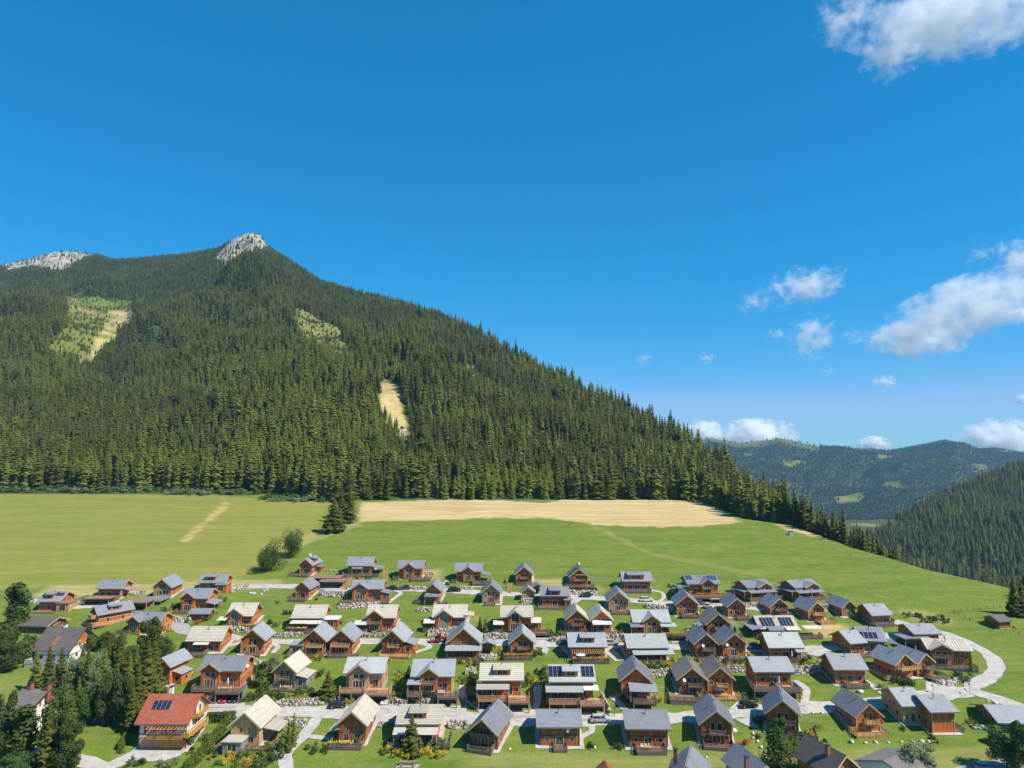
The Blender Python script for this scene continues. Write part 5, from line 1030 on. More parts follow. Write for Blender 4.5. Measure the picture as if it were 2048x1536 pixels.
road([(495, 1173), (560, 1173), (640, 1175), (720, 1181), (800, 1179), (893, 1181), (965, 1186), (1045, 1190), (1146, 1194), (1202, 1197), (1264, 1201), (1305, 1205), (1370, 1208), (1440, 1210), (1495, 1215), (1545, 1221)], 4.2)
road([(1945, 1290), (1900, 1272), (1860, 1262), (1824, 1254), (1788, 1243)], 4, z=.11)
road([(450, 1272), (400, 1268), (372, 1262), (352, 1250), (334, 1243), (318, 1248)], 5, 'road', 'asphalt')
road([(30, 1204), (80, 1203), (140, 1214), (190, 1212), (240, 1203)], 3.5, 'path')
for pts, w in [([(634, 1437), (614, 1464), (594, 1486), (572, 1510), (574, 1545)], 2.6), ([(614, 1473), (662, 1479)], 1.4), ([(1183, 1450), (1183, 1464), (1162, 1475), (1158, 1492)], 1.3), ([(1296, 1180), (1322, 1185), (1328, 1194), (1320, 1204)], 1.4),
               ([(1588, 1362), (1610, 1376), (1612, 1394), (1606, 1410)], 1.8), ([(1728, 1362), (1748, 1374), (1770, 1390), (1775, 1400)], 1.8), ([(1466, 1420), (1480, 1408), (1492, 1398), (1484, 1388)], 1.6), ([(1078, 1362), (1075, 1385), (1074, 1408), (1064, 1432)], 1.8),
               ([(1224, 1392), (1240, 1408), (1256, 1428)], 1.6), ([(926, 1370), (924, 1390), (944, 1408), (970, 1428)], 1.6), ([(786, 1181), (802, 1186), (790, 1196), (776, 1207)], 1.4), ([(372, 1318), (400, 1302), (440, 1298), (480, 1286)], 1.6), ([(540, 1287), (556, 1294), (545, 1307)], 1.4),
               ([(824, 1284), (860, 1294), (830, 1306)], 1.6), ([(1060, 1290), (1090, 1296), (1088, 1308)], 1.6), ([(1214, 1293), (1222, 1306), (1240, 1322)], 3), ([(880, 1174), (890, 1166), (898, 1160)], 1.2), ([(1140, 1209), (1154, 1200), (1165, 1195)], 2.4), ([(150, 1205), (200, 1198), (250, 1192)], 2.), ([(1660, 1212), (1645, 1222)], 2.)]:
    road(pts, w, 'path', 'gravel', None, .13)
road([(40, 1500), (90, 1508), (150, 1518), (205, 1536), (230, 1560)], 3.4, 'road', 'gravel', None, .12)
patch([(268, 1500), (290, 1496), (375, 1500), (362, 1512), (330, 1524), (270, 1526), (225, 1540), (190, 1550), (215, 1526)], 'driveway', 'gravel', 'pale gravel drive in front of the red-tiled house', .15)
patch([(1466, 1438), (1500, 1436), (1512, 1448), (1524, 1462), (1500, 1456), (1482, 1448)], 'driveway', 'gravel', None, .15)
patch([(388, 1400), (492, 1402), (490, 1424), (400, 1420)], 'driveway', 'gravel', None, .12)
patch([(1600, 1302), (1664, 1304), (1656, 1316), (1622, 1312)], 'driveway', 'gravel', None, .15)
patch([(740, 1500), (1960, 1524), (2060, 1510), (2060, 1580), (1700, 1580)][1:4] + [(1850, 1548)], 'driveway', 'asphalt', None, .15)
for q in ([(1340, 1205), (1440, 1208), (1440, 1216), (1350, 1214)], [(1010, 1278), (1090, 1280), (1100, 1288), (1010, 1288)], [(905, 1178), (985, 1184), (975, 1192), (905, 1188)], [(1850, 1362), (1935, 1376), (1900, 1392), (1850, 1384)], [(720, 1404), (800, 1408), (800, 1428), (720, 1424)], [(868, 1410), (935, 1412), (935, 1434), (868, 1432)], [(1000, 1420), (1065, 1422), (1060, 1438), (1000, 1436)], [(1150, 1424), (1212, 1426), (1212, 1440), (1150, 1438)], [(1262, 1424), (1330, 1422), (1330, 1438), (1262, 1438)], [(1530, 1404), (1590, 1404), (1590, 1420), (1530, 1420)]):
    patch(q, 'driveway', 'gravel', None, .12)
# ---------------------------------------------------------------- boulder walls and single boulders
def rock_arrays(centres, sizes, seed):
    r = np.random.RandomState(seed)
    import bmesh
    bm = bmesh.new(); bmesh.ops.create_icosphere(bm, subdivisions=1, radius=1); bv = np.array([v.co[:] for v in bm.verts]); bf = np.array([[v.index for v in f.verts] for f in bm.faces]); bm.free()
    n = len(centres); bv = np.sign(bv) * np.abs(bv) ** .72; V = np.repeat(bv[None], n, 0) * (1 + r.uniform(-.22, .22, (n, len(bv), 1)))
    V *= r.uniform(.75, 1.25, (n, 1, 3)); a = r.uniform(0, 6.28, n); c, s = np.cos(a), np.sin(a); x = V[:, :, 0] * c[:, None] - V[:, :, 1] * s[:, None]; y = V[:, :, 0] * s[:, None] + V[:, :, 1] * c[:, None]
    V[:, :, 0] = x; V[:, :, 1] = y; V = V * np.asarray(sizes)[:, None, None] + np.asarray(centres)[:, None, :]
    T = bf[None] + (np.arange(n) * len(bv))[:, None, None]; return V.reshape(-1, 3), T.reshape(-1, 3), np.repeat(r.rand(n), len(bv))
def near_short(p):
    best = min([q for q in HOUSES if q[5]], key=lambda q: (q[0] - p.x) ** 2 + (q[1] + q[3] / 2 - p.y) ** 2); dx, dy = p.x - best[0], p.y - best[1]
    if dy > best[3]: rel = 'behind'
    elif abs(dx) < best[2] * .5 + .5: rel = 'in front of' if dy < best[3] * .5 else 'behind'
    else: rel = 'left of' if dx < 0 else 'right of'
    return rel, best[5]
seedc = [0]; USED = {}
def uniq(lab):
    USED[lab] = USED.get(lab, 0) + 1; return lab
def boulder_wall(pts, hgt=1.4, white=.6, size=.33):
    seedc[0] += 1; P = [at(*p) for p in pts]; C = []; r = random.Random(seedc[0]); core = MB()
    for a, b_ in zip(P[:-1], P[1:]):
        L = (b_ - a).length; d = (b_ - a) / max(L, .1); rows = max(1, int(hgt / (size * 1.25))); t = 0
        for k in range(rows + 1):
            t = r.random() * size
            while t < L:
                q = a + d * t; X, Y = q.x + r.uniform(-.15, .15), q.y + k * size * .75 + r.uniform(-.2, .2); C.append(((X, Y, hz(q.x, q.y) + k * size * 1.15 + size * .35 + r.uniform(-.1, .1)), size * r.uniform(.55, 1.5))); t += size * r.uniform(1.35, 1.9)
        n = max(1, int(L / 2))
        for i in range(n):
            p0, p1 = a.lerp(b_, i / n), a.lerp(b_, (i + 1) / n); z0, z1 = hz(p0.x, p0.y), hz(p1.x, p1.y); tp = rows * size * 1.15
            core.poly([(p0.x, p0.y + .2, z0 - .6), (p1.x, p1.y + .2, z1 - .6), (p1.x, p1.y + rows * size * .8 + .1, z1 + tp), (p0.x, p0.y + rows * size * .8 + .1, z0 + tp), (p0.x, p0.y + rows * size + 3, z0 - .3), (p1.x, p1.y + rows * size + 3, z1 - .3)], [(0, 1, 2, 3), (3, 2, 5, 4), (0, 3, 4), (1, 5, 2)], 'soil')
    m = P[0].lerp(P[-1], .5); rel, sh = near_short(m)
    e = empty('boulder_wall', P[0], 0, uniq(('pale' if white > .5 else 'brown-grey') + ' boulder wall ' + rel + ' the ' + sh), 'retaining wall', 'boulder retaining walls')
    V, T, shd = rock_arrays([c[0] for c in C], [c[1] for c in C], seedc[0]); V = V - np.array(P[0])
    me = np_mesh('stones', V, T, 'boulder'); at_ = me.attributes.new('shade', 'FLOAT', 'POINT'); at_.data.foreach_set('value', np.clip(shd * .8 + white * .5 - .1, 0, 1).astype(np.float32))
    tag(put('stones', me, e), kind='stuff'); core.v = [(x - P[0].x, y - P[0].y, z - P[0].z) for x, y, z in core.v]; core.build('earth_fill', e)
for pts, hg, wh in [([(382, 1390), (405, 1399), (426, 1405)], 2.2, .35), ([(550, 1415), (600, 1412), (671, 1404)], 1.3, .4), ([(785, 1408), (812, 1417)], 1.3, .5), ([(756, 1458), (792, 1441)], .8, .5), ([(896, 1457), (933, 1457)], 1.6, .4), ([(820, 1398), (838, 1406), (868, 1410)], 1.0, .6),
                    ([(450, 1263), (497, 1266)], 1.6, .3), ([(545, 1273), (605, 1273)], 1.2, .25), ([(704, 1273), (770, 1273)], 1.1, .25), ([(855, 1273), (912, 1268)], 1.8, .6), ([(955, 1278), (1014, 1278)], 1.4, .5), ([(1100, 1285), (1140, 1286)], 1.3, .5), ([(1210, 1283), (1252, 1283)], 2, .5),
                    ([(1292, 1216), (1345, 1224)], 1.3, .9), ([(1136, 1189), (1196, 1191)], 1.6, .9), ([(1043, 1207), (1069, 1207)], 1.6, .95), ([(640, 1193), (694, 1195)], 1.8, .9), ([(677, 1218), (757, 1214)], 1.3, .95), ([(462, 1186), (495, 1175)], 1.3, .8), ([(832, 1223), (864, 1222)], 1.0, .95),
                    ([(1287, 1356), (1347, 1354)], 1.7, .5), ([(1457, 1344), (1505, 1343)], 1.4, .5), ([(1586, 1349), (1646, 1346)], 1.7, .55), ([(1873, 1369), (1900, 1372), (1927, 1361)], 1.1, .95), ([(850, 1149), (868, 1150)], 1.0, .9), ([(659, 1143), (672, 1143)], .8, .9), ([(262, 1191), (286, 1188)], 1.3, .8),
                    ([(337, 1243), (379, 1246)], 1.3, .8), ([(920, 1179), (945, 1181)], 1., .8), ([(818, 1179), (850, 1180)], 1., .8), ([(1374, 1262), (1411, 1260)], 1.2, .6), ([(1493, 1213), (1524, 1214)], 1., .9), ([(1636, 1214), (1660, 1219)], 1.2, .9), ([(1126, 1305), (1142, 1312)], 1., .9), ([(960, 1320), (992, 1320)], 1.5, .7),
                    ([(1344, 1184), (1366, 1186)], 1.2, .9), ([(930, 1350), (952, 1346)], 1.3, .6), ([(552, 1452), (612, 1455)], 1.4, .6), ([(1205, 1400), (1218, 1424)], 1.6, .5), ([(1945, 1456), (1965, 1458), (1985, 1462)], .7, .7), ([(492, 1331), (528, 1329)], 1., .7), ([(1820, 1306), (1845, 1307)], .8, .8)]:
    boulder_wall(pts, hg, wh)
def boulder(x, y, sz, lab):
    seedc[0] += 1; p = at(x, y); V, T, _ = rock_arrays([(0, 0, sz * .4)], [sz], seedc[0]); V[:, 2] *= .8
    o = put('boulder', np_mesh('boulder', V, T, 'stone_white')); o.location = (p.x, p.y, p.z); tag(o, lab, 'boulder', 'white boulders lying on the lawns')
ords = 'first second third fourth fifth sixth seventh eighth ninth'.split()
for i, (x, y) in enumerate([(1704, 1487), (1731, 1487), (1752, 1486), (1777, 1486), (1803, 1485), (1826, 1484), (1844, 1484), (1857, 1484)]): boulder(x, y, [.62, .42, .42, .32, .4, .36, .42, .36][i], f'{ords[i]} white boulder from the left in the row at the front right')
for i, (x, y) in enumerate([(1976, 1403), (1991, 1409), (2002, 1414), (2020, 1422)]): boulder(x, y, [.4, .55, .5, .55][i], f'{ords[i]} white boulder from the left along the right road')
for i, (x, y) in enumerate([(1506, 1468), (1507, 1477), (1515, 1484), (1523, 1496)]): boulder(x, y, .42, f'{ords[i]} white boulder from the top beside the big thuja')
for i, (x, y) in enumerate([(1625, 1427), (1644, 1427), (1662, 1425)]): boulder(x, y, .38, f'{ords[i]} white boulder from the left below the main road bend')
for i, (x, y) in enumerate([(501, 1187), (507, 1188), (523, 1189), (528, 1183), (534, 1181)]): boulder(x, y, [.5, .6, .5, .5, .6][i], f'{ords[i]} boulder from the left on the upper left bank')
boulder(1632, 1492, .6, 'white boulder beside the clipped shrubs right of the big thuja'); boulder(1720, 1386, .7, 'pale boulder on the lawn before the lone orange chalet')
boulder(1190, 1496, .35, 'flat pale stone between two front-row slate chalets'); boulder(1020, 1499, .35, 'flat pale stone right of the dark overhang chalet'); boulder(1413, 1515, .3, 'small white stone on the lowest lawn'); boulder(1020, 1254, .3, 'small stone on the bank')
# ---------------------------------------------------------------- cars
def car_meshes(col, L=4.3, hh=1.45, estate=True):
    w = .88; b = MB(); x0, x1 = -L / 2, L / 2
    prof = [(x0, .35), (x0 + .05, .8), (x0 + .12, .92), (x1 - 1.25, .95), (x1 - .15, .78), (x1, .6), (x1 - .02, .3), (x0 + .02, .28)]
    b.prism(prof, 'y', -w, w, col)
    body = b.mesh('body'); b = MB(); t0 = x0 + (.25 if estate else .75)
    n = [(t0, .9, w - .04), (x1 - 1.2, .93, w - .04), (x1 - 1.95, hh, w - .2), (t0 + .35, hh, w - .2)]
    V = [(x, s * y, z) for s in (-1, 1) for x, z, y in n]; b.poly(V, [(0, 1, 2, 3), (7, 6, 5, 4), (0, 3, 7, 4), (1, 5, 6, 2)], 'glass')
    glass = b.mesh('windows'); b = MB(); b.box(t0 + .3, x1 - 1.9, -w + .19, w - .19, hh - .02, hh + .04, col)
    for s in (-1, 1): b.bar((t0 + .05, s * (w - .05), .92), (t0 + .34, s * (w - .2), hh), .07, col); b.bar((x1 - 1.25, s * (w - .05), .93), (x1 - 1.93, s * (w - .2), hh), .06, col); b.bar((0, s * (w - .04), .93), (0, s * (w - .2), hh), .06, col)
    roof = b.mesh('roof'); b = MB(); M = Matrix.Rotation(R(90), 4, 'X'); b.cyl(0, 0, -.11, .11, .33, .33, 12, 'tyre', M); tyre = b.mesh('wheel'); b = MB(); b.cyl(0, 0, -.12, .12, .19, .19, 8, 'metal_light', M); rim = b.mesh('rim')
    b = MB(); b.box(-.03, .03, -.17, .17, 0, .14, 'lamp_white'); hl = b.mesh('headlight'); b = MB(); b.box(-.03, .03, -.13, .13, 0, .2, 'lamp_red'); tl = b.mesh('tail_light')
    return body, glass, roof, tyre, rim, hl, tl, L, w
def car(x, y, yaw, col, label, L=4.3, estate=True, parent=None, loc=None):
    body, glass, roof, tyre, rim, hl, tl, L, w = car_meshes('car_' + col, L, 1.45, estate)
    p = at(x, y) if loc is None else loc; e = empty('car', (p[0], p[1], p[2] + (.12 if loc is None else .02)), R(yaw), label, 'car', 'cars parked in the village')
    put('body', body, e); put('windows', glass, e); put('roof', roof, e)
    for sx in (-1, 1):
        for sy in (-1, 1): o = put('wheel', tyre, e, Matrix.Translation((sx * L * .31, sy * (w - .06), .33))); put('rim', rim, o)
    for sy in (-1, 1): put('headlight', hl, e, Matrix.Translation((L / 2 - .05, sy * .66, .6))); put('tail_light', tl, e, Matrix.Translation((-L / 2, sy * .72, .65)))
    return e
car(1201, 1444, 2, 'silver', 'silver estate car on the main road between two front-row chalets', 4.7)
car(675, 1415, 8, 'black', 'black hatchback parked at the kerb above the main road, left', 4.0, False)
car(1497, 1415, 4, 'black', 'dark compact car on the main road below the parasol chalet', 4.2)
car(1513, 1297, 5, 'blue', 'blue car on the middle road behind the pale-roofed red chalet', 4.2)
car(1221, 1290, -4, 'silver', 'silver car on the middle road right of the full-width pergola', 4.5)
car(1131, 1289, 0, 'grey', 'grey car on the middle road left of the full-width pergola', 4.3)
car(783, 1180, 180, 'black', 'black car on the top road, left of the teal car', 4.5, False); car(809, 1179, 180, 'teal', 'teal car on the top road beside the narrow chalet', 4.2)
car(909, 1183, 0, 'black', 'dark car under the left edge of the topmost garage terrace', 4.6); car(1171, 1194, 180, 'black', 'small black car below the garden beds of the golden dome chalet', 4.0)
car(1293, 1203, 4, 'white', 'white minivan on the top road below the wide-dormer chalet', 4.6); car(1400, 1210, 10, 'grey', 'grey car in the shade of the columned terrace', 4.4); car(1416, 1215, 60, 'white', 'white car turned towards the valley below the columned terrace', 4.2)
car(1971, 1541, -8, 'blue', 'blue car cut off by the bottom edge at the right', 4.6)
def carin(prefix, items):
    for k, (e, cx, cy, g) in CARPORTS.items():
        if k.startswith(prefix):
            for dx, col, lab in items:
                p = e.location + Vector((cx + dx, cy, g)); yaw = math.degrees(e.rotation_euler.z)
                car(0, 0, -90, col, lab, 4.2, True, None, p)
carin('seam-roofed chalet on', [(-1.2, 'red', 'red car in the carport of the boulder-wall chalet'), (1.2, 'black', 'dark car beside the red car in the carport')])
carin('light grey-roofed new', [(-1.8, 'silver', 'left silver car under the new timber terrace'), (1.8, 'white', 'right white car under the new timber terrace')])
carin('grey-roofed chalet with a huge', [(-1.2, 'black', 'dark car in the stone garage under the stepped deck')]); carin('topmost chalet with a terrace', [(.8, 'black', 'dark car inside the topmost open garage')])
# red tractor
p = at(880, 1285); e = empty('tractor', p + Vector((0, 0, .12)), R(8), 'red tractor with a front loader on the middle road', 'tractor')
b = MB(); b.box(.1, 1.9, -.4, .4, .8, 1.5, 'tractor_red'); b.box(-.9, .2, -.6, .6, .7, 1.2, 'tractor_red'); b.build('body', e)
b = MB(); b.box(-.85, .15, -.6, .6, 1.2, 2.3, 'glass'); cb = b.build('cab', e); b = MB(); b.box(-.95, .25, -.7, .7, 2.3, 2.42, 'tractor_red'); b.build('cab_roof', cb)
for x, r_ in ((-.6, .85), (1.5, .55)):
    for s in (-1, 1): b = MB(); b.cyl(0, 0, -.2, .2, r_, r_, 16, 'tyre', Matrix.Rotation(R(90), 4, 'X')); o = b.build('wheel', e, Matrix.Translation((x, s * .85, r_))); b = MB(); b.cyl(0, 0, -.21, .21, r_ * .5, r_ * .5, 10, 'tractor_red', Matrix.Rotation(R(90), 4, 'X')); b.build('rim', o)
b = MB(); b.bar((.6, .5, 1.5), (2.9, .5, .5), .12, 'tractor_red'); b.bar((.6, -.5, 1.5), (2.9, -.5, .5), .12, 'tractor_red'); b.box(2.8, 3.4, -1, 1, .1, .7, 'metal_dark'); b.build('loader', e)
b = MB(); b.box(-2.9, -1.5, -.8, .8, .4, .7, 'tractor_red'); b.box(-2.9, -2.7, -.8, .8, .4, 1.3, 'tractor_red'); b.build('rear_platform', e)
# ---------------------------------------------------------------- carports, pavilion, stairs, fences, bench, signs
def shelter(x, y, w, d, hh, mat, label, yaw=0, roofm='deck_brown', gable=False, name='carport'):
    p = at(x, y); e = empty(name, p, R(yaw), label, 'shelter')
    b = MB()
    if gable:
        for s in (-1, 1): 
            dv = Vector((-s * (w / 2 + .4), 0, .9)); slab(e, 'roof', (s * (w / 2 + .4), -.3 if s > 0 else d + .3, hh), (0, 1 if s > 0 else -1, 0), dv, d + .6, dv.length, .12, roofm)
    else: b.box(-w / 2 - .3, w / 2 + .3, -.3, d + .3, hh, hh + .25, roofm); b.build('roof', e); 
    for sx in (-1, 1):
        for yy in (.1, d - .1): b = MB(); b.box(sx * w / 2 - .1, sx * w / 2 + .1, yy - .1, yy + .1, -.5, hh, mat); b.build('post', e)
    b = MB(); b.box(-w / 2, w / 2, d - .12, d, -.6, hh - .02, mat); b.build('back_wall', e); return e
shelter(662, 1178, 8.5, 5, 2.4, 'wood_new', 'pale timber carport with a planted flat roof and diagonal braces'); shelter(650, 1170, 10, 5, 2.3, 'deck_brown', 'long dark carport behind the pale timber one')
shelter(1076, 1190, 3.2, 5, 2.6, 'wood_orange', 'open gabled carport left of the tall centre dormer', 0, S_, True); shelter(975, 1310, 4.2, 3.5, 2.6, 'wood_pale', 'open garden pavilion with a grey gable roof', 0, G_, True, 'pavilion')
shelter(270, 1222, 7, 5, 2.5, 'wood_pale', 'open carport under the dark pool terrace'); shelter(192, 1212, 8, 4, 2.2, 'wood_weathered', 'weathered timber platform shelter beside the raised deck')
def stairs(p0, p1, w, label, mat='wood_pale'):
    a, b_ = at(*p0), at(*p1); e = empty('stairs', a, 0, label, 'stairs'); d = b_ - a; n = max(3, int(math.hypot(d.x, d.y) / .5)); m = MB()
    for i in range(n):
        q = d * (i + .5) / n; z = hz(a.x + q.x, a.y + q.y) - a.z + .15; t = Vector((-d.y, d.x, 0)).normalized() * w / 2
        m = MB(); m.box(q.x - w / 2, q.x + w / 2, q.y - .18, q.y + .18, z, z + .12, mat); m.build('step', e)
    for s in (-1, 1):
        o = Vector((s * w / 2, 0, 0)); m = MB(); m.bar(o + Vector((0, 0, .95)), o + d + Vector((0, 0, .95)), .09, mat); m.bar(o, o + Vector((0, 0, 1)), .09, mat); m.bar(o + d, o + d + Vector((0, 0, 1)), .09, mat); m.bar(o + d / 2, o + d / 2 + Vector((0, 0, 1)), .09, mat); m.build('handrail', e)
stairs((690, 1180), (702, 1152), 1.4, 'long pale timber stairs climbing to the topmost chalet'); stairs((768, 1172), (772, 1142), 1.3, 'pale timber stairs right of the arched teal window chalet'); stairs((1019, 1187), (1021, 1170), 1.2, 'short timber stairs left of the garden hut'); stairs((349, 1366), (351, 1356), 1.2, 'small white stair at the orange cabin', 'trim_white')
def fence(pts, label, hh=1.0, gap=2.5, mat='wood_weathered', rails=2, name='fence'):
    P = [at(*p) for p in pts]; e = empty(name, P[0], 0, label, 'fence')
    for a, b_ in zip(P[:-1], P[1:]):
        n = max(1, int((b_ - a).length / gap)); prev = None
        for i in range(n + 1):
            q = a.lerp(b_, i / n); q.z = hz(q.x, q.y); l = q - P[0]; m = MB(); m.box(-.06, .06, -.06, .06, -.3, hh, mat); o = m.build('post', e, Matrix.Translation(l))
            if prev is not None:
                m = MB()
                for k in range(rails): m.bar(prev + Vector((0, 0, hh * (.5 + .42 * k))), l + Vector((0, 0, hh * (.5 + .42 * k))), .05, mat)
                m.build('rail', e)
            prev = l
fence([(1908, 1224), (1960, 1220), (2040, 1214), (2060, 1213)], 'thin wooden pasture fence on the right slope', 1.1, 2.2, rails=1)
fence([(1908, 1226), (1940, 1242), (1985, 1256), (2040, 1270), (2060, 1273)], 'thin wooden pasture fence below the hay hut', 1.1, 2.4, rails=1)
fence([(1640, 1090), (1700, 1112), (1760, 1133)], 'faint wire fence along the slope crest', .9, 8, rails=1)
fence([(668, 1398), (690, 1405), (715, 1412)], 'diagonal wooden stair rail below the new timber chalet', 1., 1.6, 'wood_pale'); fence([(570, 1402), (634, 1388)], 'low timber rail among the shrubs below the sunroom chalet', .7, 2, 'wood_pale'); fence([(412, 1456), (428, 1440)], 'weathered garden rail right of the red-tiled house', .9, 1.5)
# picnic table
p = at(816, 1531); e = empty('picnic_table', p, 0, 'brown picnic table with benches on a stone pad, bottom centre', 'picnic table')
b = MB(); b.box(-1.7, 1.7, -.4, .4, .72, .8, 'deck_brown'); b.build('table_top', e)
for y in (-.95, .95): b = MB(); b.box(-1.7, 1.7, y - .16, y + .16, .42, .5, 'deck_brown'); b.build('bench', e)
for x in (-1.2, 1.2): b = MB(); b.bar((x, -.9, 0), (x, -.3, .72), .1, 'deck_brown'); b.bar((x, .9, 0), (x, .3, .72), .1, 'deck_brown'); b.box(x - .05, x + .05, -1, 1, .36, .44, 'deck_brown'); b.build('leg', e)
patch([(790, 1534), (800, 1528), (842, 1529), (836, 1538), (792, 1540)], 'path', 'gravel', None, .1)
# benches, signs, street lamp
p = at(1903, 1462); b = MB(); b.box(-.9, .9, -.25, .25, .42, .5, 'trim_white'); b.box(-.9, .9, .2, .28, .5, .95, 'trim_white'); b.box(-.8, -.7, -.2, .25, 0, .42, 'trim_white'); b.box(.7, .8, -.2, .25, 0, .42, 'trim_white'); o = b.build('bench', None, Matrix.Translation(p)); tag(o, 'white bench against the bright orange windowless wall', 'bench')
def lamp(x, y, hh, label):
    p = at(x, y); e = empty('street_lamp', p, 0, label, 'street lamp'); b = MB(); b.cyl(0, 0, -.3, hh, .06, .04, 8, 'metal_dark'); b.build('pole', e); b = MB(); b.lathe([(.05, hh), (.3, hh + .05), (.34, hh + .18), (.12, hh + .4), (.02, hh + .45)], 10, 'metal_dark'); b.build('lamp_head', e)
lamp(1940, 1391, 2.6, 'short dark lamp post at the road fork on the right'); lamp(1866, 1386, 1.7, 'low dark bollard lamp at the driveway of the staggered chalets'); lamp(1229, 1434, 1.9, 'small pale lamp left of the garage terrace chalet')
p = at(1309, 1170); e = empty('warning_sign', p, 0, 'small red and white sign right of the wide-dormer chalet', 'sign'); b = MB(); b.cyl(0, 0, -.2, 1.6, .04, .04, 6, 'metal_light'); b.build('post', e); b = MB(); b.box(-.35, .35, -.03, .03, 1.2, 2., 'plaster_white'); b.build('panel', e); b = MB(); b.box(-.3, .3, -.045, -.032, 1.45, 1.8, 'fabric_red'); b.build('red_field', e)
p = at(1582, 1070); b = MB(); b.box(-.9, .9, -.8, .8, -.3, 1.7, 'concrete'); b.box(-1, 1, -.9, .9, 1.7, 1.85, 'metal_dark'); tag(b.build('water_box', None, Matrix.Translation(p)), 'small grey concrete box near the top of the green slope', 'utility box')
p = at(804, 862); b = MB(); b.box(-1.5, 1.5, -1.5, 1.5, -1, 2.5, 'plaster_white'); b.prism([(-2, 2.5), (2, 2.5), (0, 4)], 'y', -2, 2, 'metal_dark'); tag(b.build('hut', None, Matrix.Translation(p)), 'tiny white hut at the foot of the ski run', 'hut')
# bicycle rider at the right edge
def person(p, top, legs, label, seated=False, yaw=0, hs=1.72):
    me = bpy.data.meshes.new('body')
    if seated: J = [(0, 0, .5), (0, 0, .95), (0, 0, 1.1), (0, -.02, 1.28), (.12, -.42, .5), (.12, -.45, .05), (-.12, -.42, .5), (-.12, -.45, .05), (.2, 0, .92), (.27, -.2, .7), (-.2, 0, .92), (-.27, -.2, .7)]
    else: J = [(0, 0, .95), (0, 0, 1.38), (0, 0, 1.5), (0, -.02, 1.66), (.1, -.03, .5), (.12, 0, .05), (-.1, .03, .5), (-.12, .06, .05), (.2, 0, 1.36), (.27, -.05, .95), (-.2, 0, 1.36), (-.27, -.08, .95)]
    E = [(0, 1), (1, 2), (2, 3), (0, 4), (4, 5), (0, 6), (6, 7), (1, 8), (8, 9), (1, 10), (10, 11)]
    me.from_pydata(J, E, []); me.materials.append(MATS[top]); o = put('person', me); md = o.modifiers.new('skin', 'SKIN')
    for i, v in enumerate(me.skin_vertices[0].data): rr = [.15, .17, .07, .11, .08, .05, .08, .05, .06, .035, .06, .035][i]; v.radius = (rr, rr * .8)
    me.skin_vertices[0].data[0].use_root = True; sb = o.modifiers.new('sub', 'SUBSURF'); sb.levels = 1; sb.render_levels = 1
    o.location = p; o.rotation_euler = (0, 0, R(yaw)); return tag(o, label, 'person')
p = at(2040, 1427); person(p + Vector((0, 0, .15)), 'fabric_dark', 'fabric_dark', 'person in dark clothes on the road at the right edge', False, 70)
def deckp(short, lx, ly, z=.2):
    q = [q for q in HOUSES if q[5] == short][0]; c, s = math.cos(q[4]), math.sin(q[4]); return Vector((q[0] + lx * c - ly * s, q[1] + lx * s + ly * c, q[6] + z))
person(deckp('small chalet with the rounded deck', 2.4, -1.8), 'fabric_white', '', 'person in white standing on the rounded deck', False, 20); person(deckp('chalet with the furnished terrace', 3.4, -2.6, .12), 'fabric_dark', '', 'person in dark clothes standing on the furnished terrace', False, 160)
person(deckp('striped-roof chalet with a dark parasol', -1.2, -1.8, .1), 'skin', '', 'bare-shouldered person seated under the dark parasol', True, 30)
# parasols and garden furniture
def parasol(p, hh, r_, mat, label, closed=False):
    e = empty('parasol', p, 0, label, 'parasol'); b = MB(); b.cyl(0, 0, 0, hh, .03, .03, 6, 'metal_light'); b.build('pole', e); b = MB()
    b.lathe([(.12, hh * .35), (.2, hh * .5), (.13, hh * .9), (.02, hh + .05)] if closed else [(r_, hh - .45), (r_ * .55, hh - .18), (.03, hh + .02)], 10, mat); b.build('canopy', e)
parasol(deckp('front-row chalet with the red parasol', 1.2, -1.6, .3), 2.3, 1, 'fabric_red', 'closed red parasol on a front-row deck', True); parasol(deckp('striped-roof chalet with a dark parasol', -.6, -1.8, .1), 2.3, 1.3, 'fabric_dark', 'open dark parasol on the striped-roof chalet deck')
parasol(deckp('pale-roofed red chalet with a parasol', 1.0, -1.6, .1), 2.6, 1, 'fabric_white', 'closed white parasol on the pale-roofed red chalet deck', True); parasol(deckp('chalet with the huge stepped deck', .6, -2, .1), 2.8, 1, 'fabric_white', 'closed white parasol on the huge stepped deck', True)
parasol(deckp('chalet over the carport with a red car', 2.2, -1.2, .1), 2.5, 1, 'fabric_white', 'closed cream parasol above the red car carport', True); parasol(deckp('chalet with the full-width pergola', -2.2, -2.6, .1), 2.3, 1.4, 'fabric_white', 'open white parasol under the full-width pergola')
parasol(deckp('beige chalet with the gable balcony', 6.5, -2, .2), 2.3, 1.3, 'fabric_green', 'open green parasol right of the gable balcony chalet'); parasol(deckp('small chalet with a red cloth by its door', 1.4, -1.2, .3), 2.3, 1, 'fabric_red', 'closed red parasol at the small chalet under the path', True)
_b = MB(); _b.box(-.25, .25, -.25, .25, .42, .47, 'trim_white'); _b.box(-.25, .25, .2, .25, .47, .95, 'trim_white')
for _x in (-.2, .2):
    for _y in (-.2, .2): _b.box(_x - .025, _x + .025, _y - .025, _y + .025, 0, .42, 'trim_white')
CH = _b.mesh('chair'); _b = MB(); _b.box(-.9, .9, -.45, .45, .7, .76, 'wood_pale')
for _x in (-.8, .8):
    for _y in (-.35, .35): _b.box(_x - .04, _x + .04, _y - .04, _y + .04, 0, .7, 'wood_pale')
TB = _b.mesh('table')
